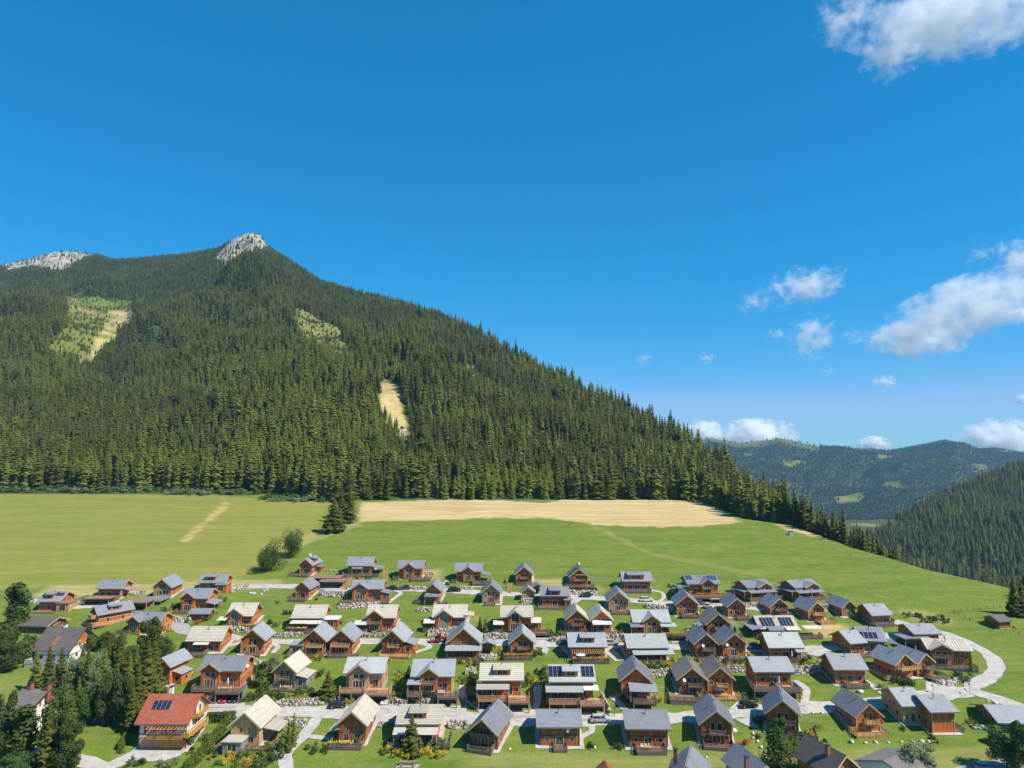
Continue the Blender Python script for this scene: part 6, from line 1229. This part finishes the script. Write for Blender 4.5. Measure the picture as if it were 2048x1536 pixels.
def furn(short, lx, ly, z=.12, n=2, desc='white garden chair'):
    q = [q for q in HOUSES if q[5] == short][0]; p = deckp(short, lx, ly, z); o = put('garden_table', TB); o.location = p; o.rotation_euler = (0, 0, q[4]); tag(o, 'wooden garden table on the deck of the ' + short, 'table', 'garden tables on the decks')
    for i in range(n):
        p = deckp(short, lx - .9 + i * .75 if n > 2 else lx + (-1.2 if i else 1.2), ly + (.75 if n > 2 else 0), z); o = put('garden_chair', CH); o.location = p; o.rotation_euler = (0, 0, q[4] + (0 if n > 2 else (1.57 if i else -1.57))); tag(o, desc + ' on the deck of the ' + short, 'chair', 'garden chairs on the decks')
for a in [('front-row chalet with the red parasol', -.6, -2, .3, 3), ('chalet over the carport with a red car', 2.2, -3, .12, 2), ('new timber chalet over two pale cars', 3, -3, .12, 2), ('chalet with the furnished terrace', 2.5, -3, .12, 3), ('beige chalet with the pink terrace', 3.4, -3, .12, 2), ('chalet with solar panels on roof and porch', 4, -3, .12, 2), ('chalet with the roofed garage terrace', 1.4, -2.4, .12, 3),
          ('striped-roof chalet with a dark parasol', .6, -1.9, .12, 2), ('beige chalet with the gable balcony', 4, -2, .2, 2), ('gable chalet below the columned terrace', .6, -1.8, .2, 2), ('brown chalet with the flowered front deck', -.8, -1.4, .3, 2), ('pale chalet above the mown slope', .6, -1.2, .2, 2), ('orange chalet alone on the right lawn', .6, -1.3, .2, 2), ('beige chalet with the glass sunroom', 1, -1.5, .12, 2), ('chalet with the huge stepped deck', 2, -3, .12, 2), ('beige chalet with two awnings', .8, -1.6, .15, 2), ('leftmost beige flowered chalet', 4, -1.6, .2, 2)]: furn(*a)
# flower boxes along railings
def flowers(short, x0, x1, y, z, kind='mixed'):
    q = [q for q in HOUSES if q[5] == short][0]; h2 = q[2] / 2; p = deckp(short, x0 * h2, y, z); e = empty('flower_box', p, q[4], {'mixed': 'orange and yellow', 'purple': 'purple', 'red': 'red'}[kind] + ' flowers on the railing of the ' + short, 'flower box', 'flower boxes on railings'); L = (x1 - x0) * h2
    b = MB(); b.box(0, L, -.12, .12, -.12, .06, 'deck_brown'); b.build('box', e); r = np.random.RandomState(int(abs(p.x) * 10)); n = int(L * 55); cx = r.rand(n) * L; cx = np.round(cx / .9) * .9 + r.randn(n) * .22; cx = np.clip(cx, 0, L)
    c = np.stack([cx, r.randn(n) * .14, .12 + np.abs(r.randn(n)) * .16], 1); d = r.randn(n, 2, 3) * .09; V = np.stack([c - d[:, 0], c + d[:, 1], c + d[:, 0], c - d[:, 1]], 1).reshape(-1, 3)
    me = np_mesh('blossoms', V, np.arange(4 * n).reshape(n, 4), {'mixed': 'blossom_mixed', 'purple': 'blossom_purple', 'red': 'leaf_orange'}[kind]); o = tag(put('blossoms', me, e), kind='stuff')
for a in [('leftmost beige flowered chalet', .3, 2.2, -3.4, 1.15), ('beige chalet with two awnings', -1.3, .1, -3.3, 1.1), ('beige chalet with two awnings', 1., 2.1, -3.3, 1.1), ('beige chalet with white-curtained windows', .2, 2.1, -3.5, 1.05), ('beige chalet with the red flowered terrace', .3, 2.3, -4.9, 1.05, 'red'), ('red-brown chalet with the yellow-flowered deck', -1.6, .9, -3, 1.15),
          ('chalet with the full-width pergola', -.95, 1.2, -3.4, 1.05), ('light grey cross-gabled chalet', .5, 2.0, -4.6, 1.05), ('red-tiled house', -.5, 1.0, -1.75, 3.85, 'purple'), ('brown chalet with the flowered front deck', -1.5, .2, -3, 1.2), ('dark brown twin gable', -.6, .6, -1.35, 3.9, 'red'), ('solar-roofed chalet on the columned terrace', -.8, 1.5, -4.5, 1.0), ('chalet with the golden dome', -.6, .6, -1.35, 3.9, 'mixed')]: flowers(*a)
# ---------------------------------------------------------------- planting in and around the village
def bush(x, y, d, col='green', hf=.8, v=0):
    p = at(x, y); nm = {'green': 'leafy green', 'dark': 'dark evergreen', 'pale': 'pale grey-green', 'yellow': 'yellow-flowering', 'orange': 'reddish orange', 'hedge': 'yellow-green'}[col]; size = 'small' if d < 1.3 else ('large' if d > 2.6 else 'rounded')
    o = put('shrub', BUSH[col][v % 2]); o.location = (p.x, p.y, p.z - .1 * d); o.scale = (d * .85, d * .85, d * hf * 1.1); o.rotation_euler = (0, 0, rnd.uniform(0, 6)); rel, sh = near_short(p)
    tag(o, f'{size} {nm} shrub {rel} the {sh}', 'shrub', 'garden shrubs')
_s = '1450 1465 1480'
B = [(1008 * 0 + 520, 1388, 3, 'dark'), (508, 1395, 2.4, 'green'), (535, 1398, 2.8, 'dark'), (552, 1392, 2, 'dark'), (565, 1400, 2.5, 'dark'), (600, 1388, 2.6, 'dark'), (622, 1388, 2.4, 'green'), (530, 1370, 2.5, 'green'), (540, 1350, 3, 'pale'), (512, 1372, 2.2, 'green'), (640, 1352, 2.4, 'dark'), (628, 1390, 2, 'dark'), (545, 1410, 2, 'green'), (497, 1400, 2.2, 'dark'), (480, 1405, 1.5, 'green'),
     (400, 1484, 3.2, 'green'), (385, 1500, 1.2, 'dark'), (380, 1508, .9, 'green'), (395, 1515, 1.6, 'green'), (436, 1508, 2.2, 'dark'), (450, 1503, 1.6, 'yellow'), (465, 1508, 2, 'yellow'), (478, 1518, 2.4, 'green'), (455, 1525, 2, 'yellow'), (495, 1512, 1.6, 'green'), (505, 1522, 1.8, 'yellow'), (520, 1515, 2.2, 'dark'), (530, 1528, 3.2, 'dark'), (550, 1520, 3, 'pale'), (545, 1500, 2.6, 'green'), (565, 1492, 2.6, 'green'), (578, 1480, 2.6, 'green'), (560, 1510, 2.8, 'dark'), (575, 1498, 2.4, 'pale'),
     (490, 1532, 1.6, 'orange'), (470, 1535, 1.4, 'green'), (435, 1530, 1.4, 'green'), (512, 1500, 1.4, 'yellow'), (418, 1520, 1, 'orange'), (335, 1534, 2.6, 'pale'), (340, 1530, 1.6, 'yellow'), (265, 1530, 2.2, 'dark'), (285, 1528, 2, 'dark'), (625, 1502, 2.4, 'dark'), (712, 1492, 2.2, 'dark'), (722, 1488, 1.6, 'yellow'), (775, 1502, 2, 'yellow'), (785, 1492, 2.4, 'dark'), (800, 1512, 2.6, 'yellow'), (815, 1512, 2, 'yellow'), (795, 1498, 2, 'green'),
     (838, 1510, 2.4, 'yellow'), (855, 1508, 2.4, 'yellow'), (845, 1496, 2, 'green'), (878, 1515, 2.4, 'yellow'), (868, 1500, 2.2, 'pale'), (885, 1498, 2.4, 'dark'), (862, 1488, 2.2, 'dark'), (880, 1488, 2.2, 'green'), (768, 1508, 1.6, 'green'), (825, 1382, 2.4, 'dark'), (840, 1396, 2, 'yellow'), (850, 1402, 2.2, 'yellow'), (860, 1398, 2.2, 'green'), (832, 1396, 2, 'green'), (848, 1392, 2.4, 'green'), (800, 1365, 3, 'yellow'), (806, 1352, 2.4, 'pale'), (793, 1378, 2, 'pale'), (792, 1392, 1.6, 'yellow'),
     (917, 1328, 1.8, 'dark'), (936, 1330, 2.4, 'yellow'), (950, 1332, 2, 'green'), (958, 1340, 2.4, 'dark'), (945, 1365, 3, 'green'), (955, 1355, 2.8, 'dark'), (940, 1370, 2, 'orange'), (930, 1364, 2.4, 'green'), (948, 1406, 2.6, 'dark'), (960, 1408, 2.2, 'yellow'), (970, 1404, 3, 'green'), (985, 1410, 2.4, 'yellow'), (975, 1415, 2, 'green'), (1058, 1362, 2.8, 'green'), (1068, 1368, 2.6, 'yellow'), (1050, 1372, 2.4, 'green'), (1085, 1350, 3, 'dark'), (1092, 1362, 3.4, 'dark'), (1072, 1345, 1.6, 'dark'),
     (1103, 1402, 3, 'dark'), (1112, 1412, 2, 'yellow'), (1128, 1412, 2.4, 'green'), (1120, 1406, 2.2, 'green'), (1136, 1406, 2, 'green'), (1092, 1412, 1.8, 'orange'), (1240, 1394, 1.8, 'yellow'), (1246, 1402, 2.2, 'dark'), (1256, 1410, 2, 'green'), (1278, 1334, 2.4, 'yellow'), (1290, 1337, 2.6, 'yellow'), (1304, 1336, 2.6, 'green'), (1318, 1335, 2.6, 'pale'), (1332, 1334, 2.4, 'yellow'), (1346, 1334, 2.6, 'yellow'), (1312, 1330, 2.2, 'hedge'), (1372, 1330, 3.4, 'pale'), (1384, 1335, 2, 'yellow'), (1395, 1334, 2.2, 'yellow'), (1405, 1336, 1.8, 'green'),
     (1458, 1332, 2, 'orange'), (1468, 1334, 1.8, 'green'), (1492, 1336, 2.2, 'pale'), (1503, 1384, 2.4, 'green'), (1516, 1382, 2.2, 'dark'), (1508, 1392, 1.6, 'orange'), (1516, 1400, 1.8, 'pale'), (1594, 1376, 1.4, 'orange'), (1600, 1386, 1.4, 'orange'), (1599, 1396, 1.2, 'yellow'), (1524, 1440, 1.8, 'green'), (1535, 1440, 1.6, 'yellow'), (1514, 1446, 1.6, 'dark'), (1596, 1472, 2, 'dark'), (1604, 1476, 1.8, 'dark'), (1590, 1490, 2, 'dark'), (1600, 1494, 1.9, 'green'), (1611, 1492, 2, 'dark'), (1623, 1492, 2, 'dark'), (1585, 1480, 1.6, 'dark'), (1612, 1472, 1.6, 'green'), (1632, 1462, 2, 'green'), (1625, 1470, 1.8, 'yellow'),
     (1798, 1366, 2.6, 'hedge'), (1808, 1366, 2.4, 'hedge'), (1820, 1370, 2.8, 'dark'), (1928, 1360, 3.2, 'green'), (1912, 1350, 1.6, 'dark'), (1905, 1356, 1.2, 'dark'), (1875, 1486, .9, 'green'), (1866, 1486, .8, 'orange'), (1650, 1484, 1.2, 'dark'), (1978, 1484, 1.2, 'yellow'), (1700, 1486, .8, 'dark'), (1858, 1468, 1.2, 'dark'), (1952, 1452, 1.6, 'hedge'), (1940, 1448, 1.8, 'hedge'), (1608, 1326, 2.2, 'dark'), (1616, 1330, 1.8, 'yellow'), (1602, 1334, 1.8, 'green'), (1644, 1330, 2, 'green'),
     (395, 1248, 2, 'orange'), (372, 1244, 2.4, 'green'), (424, 1228, 2.4, 'green'), (412, 1240, 2.6, 'dark'), (356, 1222, 2, 'dark'), (350, 1215, 2.2, 'green'), (330, 1222, 2, 'green'), (344, 1226, 1.6, 'yellow'), (430, 1210, 2.6, 'dark'), (444, 1202, 2.4, 'green'), (430, 1218, 2.2, 'green'), (555, 1206, 1.2, 'dark'), (673, 1152, 1.4, 'dark'), (680, 1154, 1.6, 'dark'), (715, 1158, 1.8, 'orange'), (735, 1158, 1.8, 'dark'), (1010, 1166, 1.6, 'dark'), (1150, 1184, 1.6, 'orange'), (1172, 1183, 1.8, 'green'), (1188, 1184, 1.8, 'green'),
     (1140, 1183, 1.6, 'green'), (1162, 1184, 1.4, 'orange'), (1400, 1206, 1.8, 'yellow'), (1415, 1204, 1.8, 'green'), (1385, 1200, 1.8, 'dark'), (990, 1310, 2.2, 'yellow'), (1002, 1306, 2.6, 'yellow'), (1012, 1312, 2.4, 'green'), (1005, 1320, 1.8, 'orange'), (1072, 1308, 2.4, 'dark'), (1100, 1270, 2.6, 'dark'), (1108, 1276, 2.4, 'dark'), (540, 1248, 2.4, 'dark'), (552, 1252, 2, 'green'), (858, 1262, 2.2, 'green'), (866, 1258, 2, 'green'), (680, 1248, 1.6, 'dark'), (1850, 1245, 1.6, 'dark'), (1862, 1248, 1.4, 'green'),
     (1815, 1232, 2.2, 'green'), (1835, 1234, 2.4, 'hedge'), (1850, 1238, 2.4, 'green'), (1870, 1242, 2.6, 'green'), (1890, 1246, 2, 'dark'), (1885, 1240, 2.6, 'green'), (1344, 1174, 2, 'green'), (645, 1402, 2, 'dark'), (745, 1406, 1.2, 'green'), (690, 1398, 1.8, 'green'), (700, 1404, 1.6, 'yellow'), (1250, 1388, 2.2, 'dark'), (1066, 1312, 1.8, 'green'), (1450, 1326, 2, 'dark'), (1474, 1325, 2, 'dark'), (1212, 1380, .8, 'green')]
for i, (x, y, d, c) in enumerate(B): bush(x, y, d, c, .8, i)
_r2 = random.Random(9)
for q in [q for q in HOUSES if q[5]]:
    for j in range(1):
        lx = _r2.choice([-1, 1]) * (q[2] / 2 + _r2.uniform(1.2, 3.2)); ly = _r2.uniform(-3.5, q[3] * .5); c_, s_ = math.cos(q[4]), math.sin(q[4]); X, Y = q[0] + lx * c_ - ly * s_, q[1] + lx * s_ + ly * c_; x, y = pix(X, Y, hz(X, Y))
        if 150 < x < 2040 and y < 1530: bush(float(x), float(y), _r2.uniform(1., 2.1), _r2.choice(['green', 'dark', 'pale', 'yellow', 'green', 'dark', 'orange']), .8, j)
rr = np.random.RandomState(77); _x = rr.uniform(-40, 660, 170); _y = 981 + (_x > 330) * 5 + (_x > 520) * 13 + rr.uniform(-4, 4, 170); _P = [at(a, b_) for a, b_ in zip(_x, _y)]
_P = np.array([p[:] for p in _P]); scatter('shrub_belt', _P[:, 0], _P[:, 1], _P[:, 2] - .5, rr.uniform(2.2, 4.5, 170), rr.uniform(1., 1.7, 170), rr.randint(0, 2, 170), [BUSH['green'][0], BUSH['pale'][1]], 'belt of pale green shrubs at the foot of the left forest', 12)
# hedges
def hedge(pts, w, hh, label, mat='leaf_hedge'):
    P = [at(*p) for p in pts]; r = np.random.RandomState(int(hh * 100)); C = []; N = []
    for a, b_ in zip(P[:-1], P[1:]):
        L = (b_ - a).length; d = (b_ - a) / L; nx = np.array([-d.y, d.x, 0]); k = int(L * 260); t = r.rand(k) * L; s = r.uniform(-.5, .5, k) * w; z = r.rand(k) * hh; m = r.randint(0, 4, k); s = np.where(m == 0, -w / 2, np.where(m == 1, w / 2, s)); z = np.where(m >= 2, hh, z); s = s + r.randn(k) * .05; z = z + r.randn(k) * .06
        q = np.array(a)[None] + np.array(d)[None] * t[:, None] + nx[None] * s[:, None]; q[:, 2] = H(q[:, 0], q[:, 1]) + z; C.append(q)
    C = np.concatenate(C); n = len(C); dd = r.randn(n, 2, 3) * .11; V = np.stack([C - dd[:, 0], C + dd[:, 1], C + dd[:, 0], C - dd[:, 1]], 1).reshape(-1, 3)
    o = put('hedge', np_mesh('hedge', V - np.array(P[0]), np.arange(4 * n).reshape(n, 4), mat)); o.location = P[0]; tag(o, label, 'hedge'); m = MB()
    for a, b_ in zip(P[:-1], P[1:]):
        L = (b_ - a).length; nseg = max(1, int(L / 2))
        for i in range(nseg):
            p0, p1 = a.lerp(b_, i / nseg), a.lerp(b_, (i + 1) / nseg); d = (p1 - p0); t = Vector((-d.y, d.x, 0)).normalized() * w * .42
            z0, z1 = hz(p0.x, p0.y), hz(p1.x, p1.y); vs = []
            for q, zz in ((p0, z0), (p1, z1)):
                for s in (-1, 1):
                    for hq in (-.3, hh * .93): vs.append(Vector((q.x, q.y, zz)) + t * s + Vector((0, 0, hq)) - P[0])
            m.poly(vs, [(0, 1, 3, 2), (4, 6, 7, 5), (0, 4, 5, 1), (2, 3, 7, 6), (1, 5, 7, 3)], mat)
    m.build('inner_growth', o)
hedge([(372, 1546), (410, 1508), (440, 1470), (466, 1440)], 1.3, 1.9, 'long clipped yellow-green hedge right of the red-tiled house'); hedge([(390, 1444), (468, 1442)], 1.2, 1.8, 'dark hedge behind the red-tiled house garden', 'leaf'); hedge([(240, 1502), (252, 1480)], 1.0, 1.6, 'short diagonal hedge on the lawn left of the red-tiled house')
hedge([(492, 1345), (520, 1345)], 1.2, 1.6, 'dark hedge strip right of the boulder-wall chalet', 'leaf_dark'); hedge([(1134, 1180), (1194, 1182)], .8, .9, 'low hedge below the golden dome chalet', 'leaf')
# young thujas in a row
for i, x in enumerate((568, 573, 579, 585)): p = at(x, 1229); tree('thuja', p, 1.7, 1.1, ords[i] + ' tiny dark conifer from the left in the row above the beige chalets', 'tree', 'row of tiny conifers')
# single trees
TR = [('thuja', 1559, 1538, 101, 1.15, 'big dark conical thuja in front of the grey corner-balcony chalet', 0), ('spruce', 823, 1506, 68, 1.4, 'bluish pine in front of the old beige front-row chalet', 3), ('spruce', 656, 1400, 55, 1.5, 'bushy pine at the road above the black hatchback', 3), ('spruce', 818, 1356, 24, 1.4, 'small dark conifer left of the grey cross-gabled chalet', 3),
      ('spruce', 576, 1506, 62, .8, 'left slender conifer right of the chalet beside the long hedge', 0), ('spruce', 587, 1492, 62, .7, 'right slender conifer beside the side path', 2), ('spruce', 960, 1268, 34, 1.2, 'left small conifer right of the white-curtained chalet', 0), ('spruce', 970, 1270, 32, 1.1, 'right small conifer right of the white-curtained chalet', 1),
      ('open', 534, 1143, 62, .68, 'solitary leafy tree on the meadow with open crown', 0), ('open', 582, 1116, 64, .6, 'second leafy meadow tree, higher on the slope', 1), ('spruce', 667, 1064, 66, 1.6, 'broad dark conifer at the left end of the hay field', 3), ('spruce', 700, 1046, 74, 1.1, 'taller dark conifer behind the broad one at the hay field', 0), ('spruce', 682, 1046, 76, .9, 'narrow dark conifer between its two neighbours at the hay field', 1),
      ('spruce', 2030, 1232, 76, 1.2, 'tall dark spruce above the hay hut', 0), ('spruce', 2045, 1232, 66, 1.3, 'shorter dark spruce at the right edge above the hay hut', 1), ('spruce', 2052, 1196, 46, 1.5, 'dark spruce at the right edge behind the pasture', 1), ('column', 28, 1262, 92, 1.3, 'tall poplar-like tree at the upper left edge', 0), ('column', 44, 1262, 84, 1.1, 'second poplar-like tree at the upper left edge', 1),
      ('round', 303, 1320, 84, .85, 'tall leafy tree in front of the half-hidden slate chalet', 0), ('round', 330, 1345, 70, .8, 'leafy tree below the half-hidden slate chalet', 0), ('column', 522, 1372, 46, 1.6, 'pale young tree between the boulder-wall chalet and sunroom chalet', 1), ('round', 548, 1352, 44, .9, 'small rounded tree behind the glass sunroom chalet', 2), ('spruce', 1354, 1196, 28, .9, 'small larch left of the columned terrace', 2),
      ('round', 1836, 1562, 78, 1.4, 'pale feathery tree in front of the flat roof at the bottom edge', 2), ('round', 2015, 1542, 92, 1.0, 'large leafy tree at the bottom right corner', 1), ('round', 2052, 1552, 110, .9, 'dark leafy tree cut by the right edge', 0), ('round', 1992, 1488, 34, 1.2, 'small dark tree before the grey building at the right edge', 0), ('spruce', 640, 1322, 18, .8, 'small golden conifer between the pergola twins and the road', 2), ('spruce', 1943, 1345, 40, .7, 'slim conifer right of the tan-roofed chalet', 2), ('spruce', 1838, 1300, 22, 1., 'small dark conifer left of the tan-roofed chalet', 0), ('column', 1028 * 0 + 846, 1384, 30, .8, 'slim columnar tree before the gable balcony chalet', 0), ('column', 1135, 1402, 26, .8, 'slim columnar tree before the solar porch', 0)]
for k, x, y, hpx, w, lab, v in TR:
    p = at(x, y); tree(k, p, hpx * p.y / F, w, lab, 'tree', None, v)
# grove at the lower left
GR = [('round', 15, 1340, 60, 1.2, 0), ('round', 45, 1325, 50, 1.2, 1), ('round', 5, 1310, 60, 1.2, 0), ('spruce', 70, 1385, 80, 1.2, 2), ('spruce', 95, 1400, 100, 1.1, 0), ('spruce', 120, 1385, 84, 1.1, 1), ('round', 148, 1400, 90, .8, 2), ('spruce', 172, 1410, 104, 1., 0), ('round', 185, 1432, 105, .55, 2), ('spruce', 205, 1425, 120, .9, 2), ('round', 215, 1448, 110, .55, 0), ('spruce', 232, 1425, 124, .9, 1), ('spruce', 255, 1430, 120, .9, 2), ('round', 246, 1452, 105, .55, 0), ('spruce', 272, 1440, 110, 1., 0), ('spruce', 292, 1420, 130, 1.1, 1),
      ('spruce', 306, 1388, 110, 1.2, 0), ('spruce', 270, 1375, 80, 1.1, 2), ('spruce', 240, 1350, 80, 1.2, 0), ('spruce', 215, 1345, 70, 1.2, 1), ('round', 262, 1335, 50, 1.2, 1), ('round', 195, 1380, 80, .9, 2), ('spruce', 160, 1370, 60, 1.2, 1), ('round', 170, 1450, 80, .6, 1), ('spruce', 155, 1440, 80, .9, 2), ('spruce', 280, 1330, 44, 1.3, 0), ('round', 215, 1300, 36, 1.3, 0), ('round', 235, 1300, 34, 1.3, 1), ('round', 190, 1300, 34, 1.3, 1),
      ('round', 108, 1530, 150, .55, 0), ('spruce', 92, 1545, 130, .9, 1), ('round', 8, 1520, 134, .5, 0), ('column', 42, 1522, 104, 1.5, 0), ('round', 130, 1545, 100, .8, 0), ('round', 30, 1560, 60, 1.3, 1), ('spruce', 262, 1462, 90, 1.2, 0), ('spruce', 140, 1478, 100, .9, 0), ('spruce', 125, 1462, 90, .9, 1), ('round', 60, 1290, 24, 1.5, 1), ('round', 20, 1285, 40, 1.3, 0), ('spruce', 165, 1330, 40, 1.2, 2)]
GR.sort(key=lambda g: (g[2], g[1]))
for i, (k, x, y, hpx, w, v) in enumerate(GR):
    p = at(x, y); knd = {'spruce': ['dark green spruce', 'broad dark spruce', 'light green larch', 'bushy pine'][v], 'round': ['dark leafy tree', 'mid-green leafy tree', 'pale birch-like tree'][v], 'column': 'columnar leafy tree'}[k]
    where = 'behind the white house' if y < 1335 else ('between the white house and the grove centre' if y < 1390 else ('in the dense grove left of the red-tiled house' if y < 1480 else 'in front of the old farmhouse'))
    tree(k, p, hpx * p.y / F, w, ('tall ' if hpx >= 100 else ('medium ' if hpx >= 70 else 'low ')) + knd + ' ' + where + (', left side' if x < 130 else (', middle' if x < 225 else ', right side')), 'tree', 'trees of the lower left grove', v)
# bluish garden trampoline frame and play things on the grove lawn
p = at(198, 1450); e = empty('swing_seat', p, R(-8), 'blue canopied garden swing seat on the lawn before the grove', 'swing seat'); b = MB(); b.box(-1, 1, -.5, .5, 1.7, 1.78, 'fabric_blue'); b.build('canopy', e); b = MB(); b.box(-.9, .9, -.3, .3, .5, .62, 'fabric_blue'); b.box(-.9, .9, .25, .33, .62, 1.1, 'fabric_blue'); b.build('seat', e)
b = MB()
for s in (-1, 1): b.bar((s * 1.05, -.6, 0), (s * 1.05, 0, 1.72), .06, 'metal_light'); b.bar((s * 1.05, .6, 0), (s * 1.05, 0, 1.72), .06, 'metal_light')
b.build('frame', e)
# small aircraft-like speck in the sky: a distant bird
b = MB(); b.poly([(-.9, 0, .12), (0, .12, 0), (0, -.12, 0), (.9, 0, .12), (0, .3, -.02), (0, -.35, .02)], [(0, 1, 2), (3, 2, 1), (1, 4, 2), (2, 5, 1)], 'metal_dark'); u, s = ray(1163, 574); o = b.build('bird', None, Matrix.Translation((u * 320, 320, CAMZ + s * 320))); o.scale = (1.2, 1.2, 1.2); tag(o, 'small dark bird gliding alone in the open blue sky', 'bird')
print('SCRIPT DONE', len(bpy.data.objects))

# ---------------------------------------------------------------- haze and clouds
gm_ = bpy.data.objects['ground'].data; co = np.empty(len(gm_.vertices) * 3, np.float32); gm_.vertices.foreach_get('co', co); zlo = float(co[2::3].min()) - 1; zhi = float(co[2::3].max()) + 30
b = MB(); b.v = []; b.box(-5600, 5600, -60, 5460, zlo, zhi, 'bark'); hm = b.mesh('haze'); hm.materials.clear()
m = bpy.data.materials.new('haze'); m.use_nodes = True; m.node_tree.nodes.clear(); pv = m.node_tree.nodes.new('ShaderNodeVolumePrincipled'); oo = m.node_tree.nodes.new('ShaderNodeOutputMaterial')
pv.inputs['Color'].default_value = (.36, .66, 1, 1); pv.inputs['Density'].default_value = HAZE; pv.inputs['Anisotropy'].default_value = .0; m.node_tree.links.new(pv.outputs[0], oo.inputs['Volume']); hm.materials.append(m)
tag(put('haze', hm), 'thin bluish summer haze over the valley', kind='stuff')
def cloud_mat(name, dens, thr, scale, seed):
    m = bpy.data.materials.new(name); m.use_nodes = True; t = m.node_tree; t.nodes.clear(); N = t.nodes.new; L = t.links.new
    tc = N('ShaderNodeTexCoord'); ln = N('ShaderNodeVectorMath'); ln.operation = 'LENGTH'; L(tc.outputs['Object'], ln.inputs[0])
    g = N('ShaderNodeNewGeometry'); mp = N('ShaderNodeMapping'); mp.inputs['Scale'].default_value = (scale, scale, scale * 1.2); mp.inputs['Location'].default_value = (seed * 3.7, seed * 1.3, 0); L(g.outputs['Position'], mp.inputs[0])
    n = N('ShaderNodeTexNoise'); n.inputs['Scale'].default_value = 1; n.inputs['Detail'].default_value = 7; n.inputs['Roughness'].default_value = .68; L(mp.outputs[0], n.inputs['Vector'])
    a = N('ShaderNodeMath'); a.operation = 'MULTIPLY'; a.inputs[1].default_value = -.5; L(ln.outputs['Value'], a.inputs[0])
    s = N('ShaderNodeMath'); s.operation = 'ADD'; L(a.outputs[0], s.inputs[0]); s2 = N('ShaderNodeMath'); s2.operation = 'MULTIPLY'; s2.inputs[1].default_value = 1.9; L(n.outputs['Fac'], s2.inputs[0]); L(s2.outputs[0], s.inputs[1])
    mr = N('ShaderNodeMapRange'); mr.interpolation_type = 'SMOOTHSTEP'; mr.inputs['From Min'].default_value = thr + .4; mr.inputs['From Max'].default_value = thr + .8; mr.inputs['To Max'].default_value = dens; L(s.outputs[0], mr.inputs[0])
    p = N('ShaderNodeVolumePrincipled'); p.inputs['Color'].default_value = (1, 1, 1, 1); p.inputs['Anisotropy'].default_value = .1; L(mr.outputs[0], p.inputs['Density'])
    o = N('ShaderNodeOutputMaterial'); L(p.outputs[0], o.inputs['Volume']); return m
import bmesh
_bm = bmesh.new(); bmesh.ops.create_icosphere(_bm, subdivisions=3, radius=1)
def cloud(x, y, wpx, hpx, alt, tilt, label, thr=.2, dens=1., Y=None, fine=1.):
    """x, y, w, h in pixels of the photograph; alt: height above the camera"""
    u, s = ray(x, y); Y = Y or alt / s; k = Y / F; rx, rz = wpx * k / 2, hpx * k / 2; ry = max(rz, rx * .35)
    me = bpy.data.meshes.new('cloud'); _bm.to_mesh(me); sc_ = 3.2 / (rx * .5 + rz) * fine
    me.materials.append(cloud_mat('cloud', dens * 2.1 / rz, thr, sc_, (x * .37 + y) % 17)); o = put('cloud', me); o.location = (u * Y, Y, CAMZ + s * Y); o.scale = (rx, ry, rz); o.rotation_euler = (0, R(-tilt), 0); tag(o, label, 'cloud', 'white clouds in the sky')
CL = [(1920, 30, 420, 150, 1500, 8, 'broad white cloud filling the upper right corner', 0.12, 1.0), (1800, 95, 170, 90, 1480, 40, 'ragged lower tongue of the upper right cloud', 0.16, 0.9), (1690, 35, 110, 110, 1450, 30, 'smaller white cloud left of the upper right cloud', 0.2, 0.7), (1895, 95, 60, 90, 1450, 70, 'thin wisp hanging under the upper right cloud', 0.3, 0.35), (1610, 572, 170, 70, 1300, 8, 'puffy cloud left of the big right cloud', 0.18, 0.9), (1510, 605, 110, 50, 1300, 10, 'ragged wisp at the left end of the puffy cloud', 0.26, 0.4), (1622, 675, 100, 80, 1200, 40, 'small puffy cloud below the ragged one', 0.2, 0.8), (1553, 668, 50, 24, 1200, 10, 'tiny wisp left of the small puffy cloud', 0.25, 0.4), (1930, 620, 330, 110, 1400, 20, 'big bright cumulus cloud at the right above the mountains', 0.1, 1.1), (1830, 680, 190, 80, 1380, 5, 'lower left bulge of the big right cumulus cloud', 0.12, 1.1), (2040, 520, 60, 90, 1500, 20, 'cloud puff at the right edge', 0.15, 0.9), (1965, 510, 110, 50, 1450, 30, 'thin streaky cloud above the big right cumulus', 0.3, 0.3), (2045, 630, 50, 40, 1300, 0, 'small puff cut by the right edge', 0.15, 0.9), (1710, 672, 70, 36, 1200, 10, 'thin wisp between the small puff and the big cumulus', 0.27, 0.35), (1768, 763, 44, 24, 1000, 0, 'tiny white cloud below the big cumulus', 0.15, 1.0), (1286, 718, 50, 24, 1000, 10, 'tiny faint cloud over the forest ridge', 0.24, 0.45), (1413, 717, 40, 26, 1000, 10, 'tiny faint cloud right of the forest ridge', 0.22, 0.5), (1656, 743, 26, 22, 1000, 20, 'tiny wisp low in the middle right sky', 0.25, 0.4)]
CH_ = [(1405, 866, 80, 44, 'cloud peeping over the wooded ridge end'), (1515, 872, 160, 58, 'long cumulus behind the distant range'), (1748, 888, 60, 26, 'small cloud behind the distant saddle'), (2000, 880, 150, 70, 'cumulus over the distant range at the right edge'), (2046, 800, 24, 20, 'small cloud at the right edge above the range')]
for (x, y, w, hpx, al, tl, lb, th_, dn) in CL: cloud(x, y, w * 1.25, hpx * 1.3, al, tl, lb, th_, dn)
for (x, y, w, hpx, lb) in CH_: cloud(x, y, w * 1.2, hpx * 1.3, 0, 0, lb, .1, 2.6, 13000.)
print('ALL DONE')
